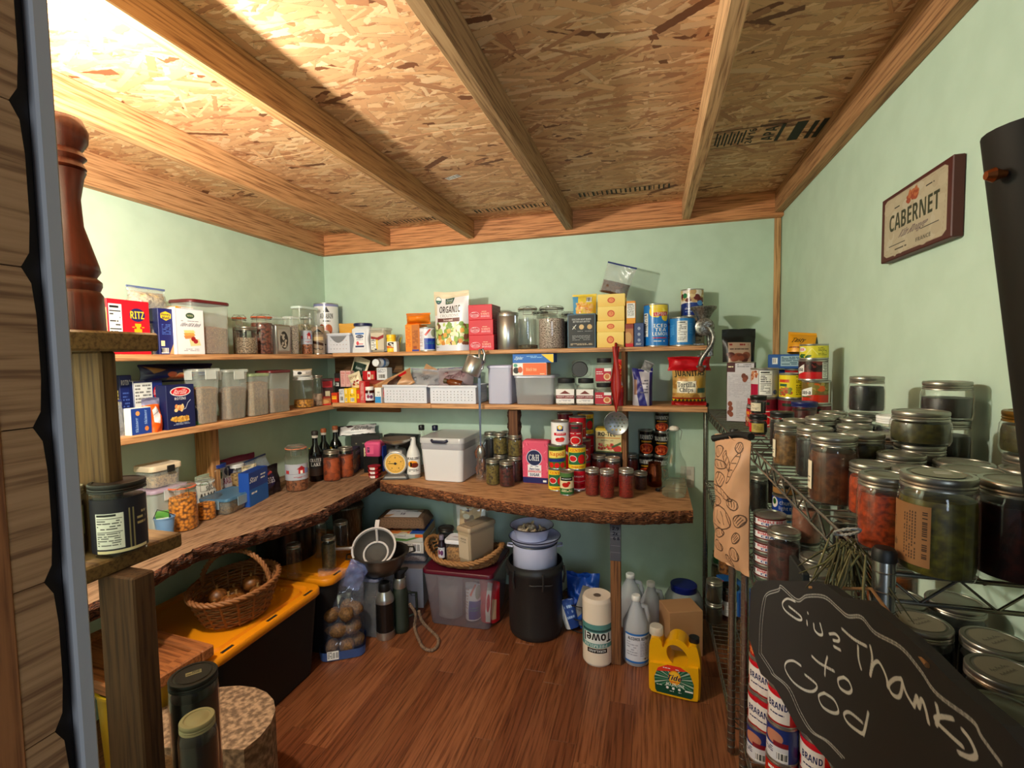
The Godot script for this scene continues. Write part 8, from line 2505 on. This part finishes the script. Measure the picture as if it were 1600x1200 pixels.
func rack_mid() -> void:
	var y: float = .7355
	var pk := mush(rgb(.45, .27, .21))
	var p := on_y(1192, 912, y)
	p += v3(p.x, 0, p.z).normalized() * .043
	p.x += .012
	var cy := y
	for i in 5:
		var c := can("flat crab tin with dark red rims, %s of the five-high stack" % ["lowest", "second from the bottom", "middle", "second from the top", "topmost"][i], [v3(p.x, cy, p.z), .043, .036], "tuna", "flat crab tins", true, "flat_tin", 1.3)
		cy = top_of(c) + .0005
	lidded("jar of coarse ground meat before the crab tins", 1218, 823, y, .0405, .165, bits(rgb(.30, .12, .08), 50.0), {"mouth": .038, "fill": .86})
	var a := lidded("jar of pale chicken pieces stacked behind the ground meat jar", 1250, 780, y + .1215, .036, .12, bits(rgb(.62, .38, .28), 20.0))
	mason("shadowed jar carrying the jar of chicken pieces", v3(a.position.x, y, a.position.z), .037, .121, pk)
	var lt := lidded("jar with a wooden lettered band on the blue tuna tins", 1228, 748, .87, .042, .055, mush(rgb(.05, .04, .03)), {"tag": "g_band", "tag_w": 1.3, "tag_y0": .1, "tag_y1": .5})
	cy = y
	for k in [["white chicken tin with a blue rim under the tuna tin", "chicken_can", .055], ["blue light tuna tin below the wooden-banded jar", "light_tuna", .078]]:
		var c := can(k[0], [v3(lt.position.x, cy, lt.position.z), .043, k[2]], k[1])
		cy = top_of(c) + .0005
	lt.position.y = cy
	for j in [["rear jar of orange mince with a written lid", 1264, 868, .04, .12, mush(rgb(.40, .20, .11))], ["front jar of orange mince by the herb bundle", 1271, 887, .04, .115, mush(rgb(.45, .23, .13))], ["small jar of amber pieces behind the top shelf truss", 1299, 765, .034, .13, bits(rgb(.50, .30, .10), 30.0)], ["large purple beet jar behind the post", 1335, 800, .05, .175, mush(rgb(.14, .03, .035))], ["dark pink lidded jar in the middle of the middle shelf", 1290, 775, .035, .12, mush(rgb(.2, .05, .06))]]:
		lidded(j[0], j[1], j[2], y, j[3], j[4], j[5])
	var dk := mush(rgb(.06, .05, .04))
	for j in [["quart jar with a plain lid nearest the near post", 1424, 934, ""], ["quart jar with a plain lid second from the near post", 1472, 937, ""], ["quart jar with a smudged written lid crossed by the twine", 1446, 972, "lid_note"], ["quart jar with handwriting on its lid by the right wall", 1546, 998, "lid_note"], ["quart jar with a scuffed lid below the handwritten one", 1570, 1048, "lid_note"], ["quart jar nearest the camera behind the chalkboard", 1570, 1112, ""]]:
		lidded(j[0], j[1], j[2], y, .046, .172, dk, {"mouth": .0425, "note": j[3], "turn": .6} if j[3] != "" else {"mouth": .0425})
	mason("tall jar of golden fruit under the green salsa jar", v3(.50, y, -1.22), .046, .2, mush(rgb(.56, .28, .03)))
	# far rack, middle shelf
	for j in [["dark bottle shaped jar behind the bread bag", 1186, 742, .034, .15, dk], ["jar of green paste by the rack corner post", 1172, 728, .03, .17, mush(rgb(.04, .10, .05))], ["jar of maroon jam beside the dark bottle shaped jar", 1205, 735, .03, .14, mush(rgb(.12, .03, .04))]]:
		lidded(j[0], j[1], j[2], y, j[3], j[4], j[5])
	# bread bag of printed kraft paper hung between the posts
	var bp := on_x(1142, 885, .226)
	var o := thing("bread_bag", "kraft paper bag printed with loaves hanging from the rack", "bag", bp, -1.0)
	var hh := (on_x(1146, 688, .226).y - bp.y)
	part("paper", bag_shape(.15, hh, .05, uv("bread_paper"), 161, .02, .012, false), print_mat, o)
	part("black_cuff", M.new().tube([v3(-.082, hh - .012, 0), v3(.0, hh + .012, -.02), v3(.075, hh + .018, 0)], .011, 7), col(rgb(.02, .02, .02), .6), o)
	# herb bundle tied with twine
	o = thing("herb_bundle", "dried herb bundle tied with striped twine on the rack front", "herbs", on_x(1322, 905, .258))
	for i in 70:
		var d := v3(rng.randfn(0, .35), -1.0, rng.randfn(0, .6)).normalized()
		var q := v3(rng.randfn(0, .006), .05, rng.randfn(0, .02))
		part("sprig", M.new().tube([q, q + d * .04, q + d * rng.randf_range(.06, .09) + v3(0, 0, rng.randfn(0, .012))], [.0012, .0018, .0006], 4), col([rgb(.36, .35, .20), rgb(.45, .42, .26), rgb(.28, .26, .14)][i % 3], .8), o)
	var tw := range(20).map(func(i): return v3(cos(TAU * i / 20.0) * .012, .052 + .03 * (.5 + .5 * sin(TAU * i / 20.0)), sin(TAU * i / 20.0) * .03))
	braid(o, tw, .0012, .0014, 12.0, col(rgb(.6, .6, .58), .8), true, "striped_twine", 2)

func rack_low() -> void:
	var y: float = .1355
	var K := [["brand_can", "hamburger"], ["bean_can", "red bean"], ["stew_can", "blue and white stew"], ["brand_can", "white and red"]]
	# stacks of cans, near rack
	var n := 0
	for st in [[1210, 1130, 5, 2], [1222, 1160, 4, 1], [1242, 1150, 5, 0], [1268, 1190, 4, 3], [1300, 1215, 4, 0], [1192, 1120, 4, 2]]:
		var p := on_y(st[0], st[1] + 70, y)
		p.x = clampf(p.x, .335, .55)
		var cy := y
		for i in st[2]:
			var k: Array = K[(st[3] + i) % 4]
			var c := can("%s can, %s in the %s low stack from the doorway" % [k[1], ["bottom", "second up", "third up", "fourth up", "topmost"][i], ["fifth", "fourth", "third", "second", "first", "sixth"][n]], [v3(p.x + .002 * i, cy, p.z), .041, .106], k[0], "", true, "tin_can", 1.2)
			c.rotation.y = -PI / 2 + .5
			cy = top_of(c) + .0005
		n += 1
	# far rack: jars and packs seen from the aisle
	var P := func(px: float, foot: float, x: float) -> Vector3: return on_x(px, foot, x)
	var base: Vector3 = P.call(1128, 1075, .33)
	var white := mush(rgb(.55, .46, .30))
	for j in [["jar of pale grated roots, lowest by the floor", 1124, 1072, .046, .16, .34, white], ["jar of salsa with a white label and black lid", 1136, 1020, .046, .16, .335, mush(rgb(.28, .07, .04))], ["jar of chickpeas under the green bag, left", 1119, 890, .04, .1, .335, grains(rgb(.60, .36, .10), 40.0)], ["jar of chickpeas under the green bag, right", 1136, 895, .04, .1, .34, grains(rgb(.60, .36, .10), 40.0)]]:
		var q: Vector3 = P.call(j[1], j[2], j[5])
		q.y = maxf(q.y, y)
		mason(j[0], q, j[3], j[4], j[6], {"tag": "salsa_label", "tag_w": 1.0, "band": col(INK, .4), "lid": col(INK, .4)} if j[6] != white and j[2] == 1020 else {})
	for j in [["silver lidded jar nearest the detergent jug, upper", 1108, 955, .036, .1], ["silver lidded jar nearest the detergent jug, middle", 1110, 985, .036, .1], ["silver lidded jar nearest the detergent jug, lower", 1113, 1020, .038, .11]]:
		mason(j[0], v3(.262 + j[2] * .00001, y + (1020 - j[2]) / 33 * .1005, -2.36), .037, .1, mush(rgb(.16, .13, .08)))
	var f: Vector3 = P.call(1130, 945, .325)
	carton("blue tuna multipack carton held between the rack posts", [f + v3(.05, 0, 0), .19, .115, -PI / 2 + .4], .08, "tuna_pack", "", "p_blue")
	bag("green topped snack bag squeezed above the chickpea jars", [P.call(1128, 885, .335), .13, .06, -1.0], .07, "p_green", 171, {"stand": false, "strip": false, "crumple": .02})

func doorway_side() -> void:
	# plank stand by the door
	var o := thing("plank_stand", "rough plank stand beside the doorway holding a pepper mill and jars", "stand", v3(-1.0, 0, -.68))
	var w := wood(rgb(.40, .29, .16), 1, .8, 5)
	part("post", M.new().box(v3(.062, .497, .035), v3(.09, .994, .04), .003), wood(rgb(.34, .22, .13), 1, .8, 6), o)
	part("upright_plank", M.new().box(v3(-.02, 1.206, .02), v3(.10, .392, .03), .004), w, o)
	part("top_board", M.new().box(v3(-.01, 1.42, .02), v3(.13, .036, .16), .004), wood(rgb(.46, .35, .20), 0, .8, 7), o)
	part("middle_board", M.new().box(v3(-.03, 1.008, .01), v3(.16, .03, .2), .004), wood(rgb(.44, .33, .18), 0, .8, 8), o)
	part("low_board", M.new().box(v3(.08, .48, .0), v3(.34, .03, .22), .004), w, o)
	var mill := wood(rgb(.36, .13, .07), 1, .3, 2)
	o = lathe_thing("pepper_mill", "tall turned dark red wooden pepper mill on the plank stand", "mill", v3(-1.05, 1.4385, -.66), [[.045, 0], [.046, .006], [.045, .07], [.04, .078], [.044, .088], [.044, .096], [.036, .104], [.043, .116], [.041, .128], [.022, .2], [.02, .25], [.027, .29], [.031, .30]], mill)
	part("head", M.new().lathe([[.024, .301], [.032, .306], [.026, .318], [.033, .326], [.026, .338], [.036, .355], [.038, .375], [.03, .395], [.01, .402]], 7), mill, o)
	var pb := mason("dark jar of nut spread with a black lid on the plank stand", v3(-.975, 1.0235, -.665), .043, .135, mush(rgb(.05, .035, .06)), {"mouth": .042, "tag": "pantry_dark", "tag_w": 1.3, "tag_y0": .06, "tag_y1": .8, "band": col(rgb(.05, .03, .03), .5), "lid": col(rgb(.12, .05, .04), .5)})
	mason("green labelled jar with a cream lid on the plank stand", v3(-1.055, 1.0235, -.615), .038, .13, mush(rgb(.10, .10, .08)), {"mouth": .036, "tag": "green_tag", "tag_w": 1.1, "tag_y0": .3, "tag_y1": .72, "band": col(rgb(.55, .52, .42), .5), "lid": col(rgb(.58, .55, .45), .5)})
	mason("black capped oval jar with a dated sticker low by the door", v3(-.90, .4955, -.735), .044, .25, mush(rgb(.05, .03, .04)), {"mouth": .041, "note": "cap_note", "band": col(rgb(.03, .05, .045), .5), "lid": col(rgb(.04, .06, .05), .5)})
	mason("red brown bottle with a cream cap low by the door", v3(-.795, .4955, -.652), .031, .24, mush(rgb(.12, .04, .03)), {"mouth": .026, "tag": "green_tag", "tag_w": .8, "band": col(rgb(.58, .54, .40), .5), "lid": col(rgb(.58, .54, .40), .5)})
	mason("clear bottle with a black label lowest by the door strip", v3(-1.04, .4955, -.60), .034, .24, mush(rgb(.18, .16, .13)), {"mouth": .022, "tag": "low_label", "tag_w": 1.1})
	# panelled board, bucket and stump below the left counter
	var A := on_y(338, 1004, .44)
	var u := (on_y(146, 953, .44) - A).normalized()
	var v := (on_y(242, 1058, .44) - A).normalized()
	o = thing("panel_board", "brown panelled wooden board lying flat on the yellow bucket", "board", A + u * .24 + v * .13, atan2(-u.z, u.x))
	var pw := wood(rgb(.60, .36, .19), 0, .55, 3)
	part("panel", M.new().box(v3(0, -.03, 0), v3(.40, .02, .18), .004), pw, o)
	for s in [-1.0, 1.0]:
		part("stile", M.new().box(v3(0, -.026, s * .107), v3(.48, .04, .044), .005), pw, o)
		part("rail", M.new().box(v3(s * .218, -.026, 0), v3(.044, .04, .17), .005), pw, o)
	lathe_thing("yellow_bucket", "translucent yellow bucket under the panelled board", "bucket", v3(-1.565, 0, -1.09), [[.08, 0], [.084, .004], [.1, .38], [.105, .382], [.105, .39], [.098, .391], [.08, .01]], milky(rgb(.72, .58, .10), .85, .35))
	var S := PackedVector2Array()
	for i in 15:
		var a := lerpf(-.5, 3.6, i / 14.0)
		S.append(v2(cos(a) * .195, sin(a) * .175))
	o = thing("wood_stump", "pale chopped wood stump with a flat split face on the floor", "stump", v3(-1.265, 0, -1.055), .25)
	var st := M.new().prism(S, .0, .315)
	st.move(Transform3D(Basis(Vector3.RIGHT, -PI / 2), Vector3.ZERO))
	part("log", st, pat("cloud", rgb(.62, .50, .39), Vector3.ONE * 6.0, .85), o)
	# wine sign
	var c := (on_x(1385, 315, .6) + on_x(1503, 370, .6)) * .5
	o = thing("wine_sign", "framed red edged sign reading CABERNET on the right wall", "sign", v3(.607, 1.697, -1.405), -PI / 2)
	part("board", M.new().box(Vector3.ZERO, v3(.325, .168, .022), .002, {"f": uv("cabernet"), "e": edge_of("cabernet")}), print_mat, o)
	# black sleeve standing at the right edge
	o = thing("leather_sleeve", "black leather sleeve with a copper rivet at the right edge", "sleeve", v3(.44, .0, -.60))
	var G := []
	for i in 9:
		var t := i / 8.0
		G.append([1.59 * t, .043, .043, .043, lerpf(.10, -.083, t), lerpf(.05, .0, t)])
	part("tube", M.new().loft(G, 6), col(rgb(.035, .03, .03), .65), o)
	part("copper_rivet", M.new().lathe([[.003, -.004], [.004, .0], [.007, .006], [.004, .012]], 5).move(Transform3D(Basis(Vector3.BACK, PI / 2), v3(-.122, 1.545, .016))), col(rgb(.72, .40, .20), .25, .9), o)
	chalkboard()

func chalkboard() -> void:
	var xx := .232
	var z := func(a: float, b: float) -> Vector2:      # a point of the zoomed photo strip, in the board's plane
		var p := on_x(1080.0 + a / 3.077, 840.0 + b / 3.077, xx)
		return v2(p.z, p.y)
	var L := PackedVector2Array()
	for q in [[312, 250], [345, 212], [430, 207], [520, 214], [610, 212], [700, 232], [785, 292], [830, 305], [885, 305], [950, 350], [1010, 402], [1110, 480], [1200, 560], [1330, 690], [1460, 800], [1600, 912], [1720, 1040], [1720, 1300], [1500, 1330], [1100, 1300], [850, 1210], [740, 1115], [650, 1020], [600, 960], [555, 930], [480, 800], [430, 715], [365, 660], [345, 610], [302, 480]]:
		L.append(z.call(q[0], q[1]))
	var bb := Rect2(L[0], Vector2.ZERO)
	for p in L:
		bb = bb.expand(p)
	var im := Image.create_empty(1024, 768, false, Image.FORMAT_RGBA8)
	var keep := sheet
	sheet = im
	A = Rect2i(0, 0, 1024, 768)
	im.fill(rgb(.10, .095, .10))
	var chalk := func(P: Array, w: float, t: float) -> void:
		var s := PackedVector2Array()
		for i in P.size() - 1:
			for k in (6 if i < P.size() - 2 else 7):
				var g := func(j: int) -> Vector2: return v2(P[clampi(j, 0, P.size() - 1)][0], P[clampi(j, 0, P.size() - 1)][1])
				var c: Vector2 = g.call(i).cubic_interpolate(g.call(i + 1), g.call(i - 1), g.call(i + 2), k / 6.0)
				var p: Vector2 = (z.call(c.x, c.y) - bb.position) / bb.size
				s.append(v2(p.x, 1.0 - p.y))
		stroke(s, w, rgb(t, t, t * .98), .45)
	for d in [0, 12]:
		chalk.call([[355 + d, 560], [360 + d, 420], [375 + d, 310], [400, 268 + d], [455, 250 + d], [470, 235 + d], [550, 300 + d], [600, 280 + d], [690, 285 + d], [760, 340 + d], [810, 378 + d], [880, 385 + d], [950, 460 + d], [1080, 530 + d], [1180, 640 + d], [1270, 760 + d], [1450, 890 + d], [1500, 970 + d], [1600, 1100 + d]], 3.2, .66)
		chalk.call([[355 + d, 560], [410 + d, 640], [425 + d, 665], [500 + d, 730], [560 + d, 850], [620 + d, 940], [700 + d, 990], [780 + d, 1070]], 3.2, .66)
	for s in [[[540, 312], [500, 298], [475, 320], [490, 355], [545, 395], [572, 400], [565, 380], [508, 335]], [[600, 405], [602, 425]], [[604, 366], [606, 370]], [[635, 420], [640, 450], [662, 472], [680, 470], [672, 435], [668, 420]], [[715, 470], [745, 470], [765, 490], [760, 505], [735, 500]], [[738, 530], [772, 548]], [[780, 445], [840, 495], [905, 530]], [[862, 530], [865, 590], [878, 640]], [[925, 530], [935, 590], [925, 672], [940, 620], [965, 605], [990, 640], [1010, 690], [1015, 730]], [[1085, 690], [1050, 690], [1020, 720], [1040, 765], [1075, 775], [1090, 720], [1085, 690], [1110, 760], [1150, 825]], [[1150, 825], [1165, 775], [1175, 830], [1190, 790], [1210, 840], [1225, 905]], [[1265, 815], [1275, 870], [1265, 915]], [[1350, 885], [1290, 875], [1260, 890], [1330, 960], [1400, 1020]], [[1400, 940], [1440, 990], [1470, 1060], [1440, 1075], [1380, 1050]], [[625, 575], [665, 610], [740, 650]], [[705, 580], [695, 620], [692, 670]], [[790, 680], [760, 690], [770, 730], [810, 755], [830, 740], [815, 700], [790, 680]], [[570, 622], [530, 598], [495, 605], [490, 640], [530, 700], [590, 740], [635, 745], [650, 715], [590, 665]], [[690, 755], [660, 770], [680, 820], [730, 850], [762, 845], [740, 790], [690, 755]], [[885, 900], [820, 850], [790, 860], [810, 900], [860, 940], [890, 950], [905, 900], [915, 850]], [[905, 900], [890, 960]]]:
		chalk.call(s, 6.0, .78)
	sheet = keep
	var m := StandardMaterial3D.new()
	m.albedo_texture = ImageTexture.create_from_image(im)
	m.roughness = .75
	var o := thing("chalkboard_sign", "scalloped black chalkboard reading Give Thanks to God hung on the rack", "sign", v3(xx, 0, 0), -PI / 2)
	var M2 := M.new().prism(L, .0, .012, bb)
	part("board", M2, m, o)
	part("edge_block", M.new().box(v3(z.call(480, 190).x, z.call(480, 190).y, -.012), v3(.08, .05, .012), .002), col(rgb(.07, .08, .07), .7), o)
	var tw := col(rgb(.55, .40, .25), .9)
	var pc := v3(-.702, 1.078, -.034)
	for e in [[620, 245], [1230, 628]]:
		var q: Vector2 = z.call(e[0], e[1])
		part("twine", M.new().tube(range(9).map(func(i): return v3(q.x, q.y, .0135).lerp(pc, i / 8.0)), .0022, 6), tw, o)

func _ready() -> void:
	rng.seed = 4
	# camera
	var cam := Camera3D.new()
	cam.name = "camera"
	cam.fov = rad_to_deg(2.0 * atan(600.0 / F))
	cam.near = .02
	cam.far = 40.0
	cam.transform = Transform3D(Basis(cam_r, -cam_d, -cam_f).orthonormalized(), v3(0, EYE, 0))
	add_child(cam)
	cam.current = true
	# air, exposure
	var we := WorldEnvironment.new()
	we.name = "world"
	var env := Environment.new()
	env.background_mode = Environment.BG_COLOR
	env.background_color = rgb(.30, .33, .38)
	env.background_energy_multiplier = .8
	env.tonemap_mode = Environment.TONE_MAPPER_LINEAR
	env.tonemap_exposure = 1.25
	env.sdfgi_enabled = true
	env.ssao_enabled = true
	env.ssil_enabled = true
	we.environment = env
	add_child(we)
	# unseen cool light behind the camera, placed to light the doorway and walls
	var al := AreaLight3D.new()
	al.name = "unseen_doorway_light"
	al.area_size = v2(1.0, 1.3)
	al.light_color = rgb(.86, .93, 1.0)
	al.light_energy = 2.6
	al.shadow_enabled = true
	al.position = v3(.75, 1.5, 1.9)
	al.rotation.y = .35
	add_child(al)
	var panel_glow := StandardMaterial3D.new()
	panel_glow.albedo_color = rgb(.8, .9, 1.0)
	panel_glow.emission_enabled = true
	panel_glow.emission = rgb(.80, .90, 1.0)
	panel_glow.emission_energy_multiplier = .3
	var wn := struct("unseen_light_panel_1", M.new().box(Vector3.ZERO, v3(1.0, 1.3, .04), .005), panel_glow)  # glowing panel out of view, set behind the unseen light
	wn.position = al.position + al.basis.z * .05
	wn.rotation.y = al.rotation.y
	wn.name = "unseen_light_panel_1"
	SP = {
		"B1": ["z", 1.416, -2.47], "B2": ["z", 1.125, -2.45], "L1": ["x", 1.410, -1.82], "L2": ["x", 1.112, -1.82],
		"C": ["y", .71, .0], "CX": ["x", .71, -1.80], "CZ": ["z", .71, -2.30], "F": ["y", .0, .0], "R1": ["y", 1.098, .0], "R2": ["y", .733, .0], "R3": ["y", .133, .0],
	}
	draw_prints()
	finish_sheet()
	build_lamp()
	build_room()
	build_shelving()
	build_rack()
	fill_room()

func build_lamp() -> void:
	var at := v3(-1.20, 1.86, -.68)  # unseen bulb, out of view, placed to light the ceiling and walls
	var o := thing("unseen_bulb_lamp", "unseen warm bulb out of view behind the door post, lighting ceiling and walls", "lamp", at)
	var gl := StandardMaterial3D.new()
	gl.albedo_color = rgb(1, .95, .85)
	gl.emission_enabled = true
	gl.emission = rgb(1.0, .9, .75)
	gl.emission_energy_multiplier = 6.0
	part("bulb", M.new().lathe([[.004, -.045], [.02, -.04], [.03, -.02], [.03, .0], [.022, .02], [.014, .035], [.013, .045]], 6), gl, o)
	part("socket", M.new().lathe([[.016, .04], [.018, .045], [.018, .085], [.006, .095]], 5), col(rgb(.12, .11, .1), .5), o)
	part("cord", M.new().tube([v3(0, .09, 0), v3(0, .2, 0), v3(0, .31, 0)], .003, 6), col(rgb(.1, .1, .1), .6), o)
	var l := OmniLight3D.new()
	l.name = "unseen_bulb_light"
	l.light_color = rgb(1.0, .96, .90)
	l.light_energy = 1.5
	l.light_size = .03
	l.omni_range = 8.0
	l.omni_attenuation = 2.0
	l.shadow_enabled = true
	l.position = v3(0, -.005, 0)
	o.add_child(l)
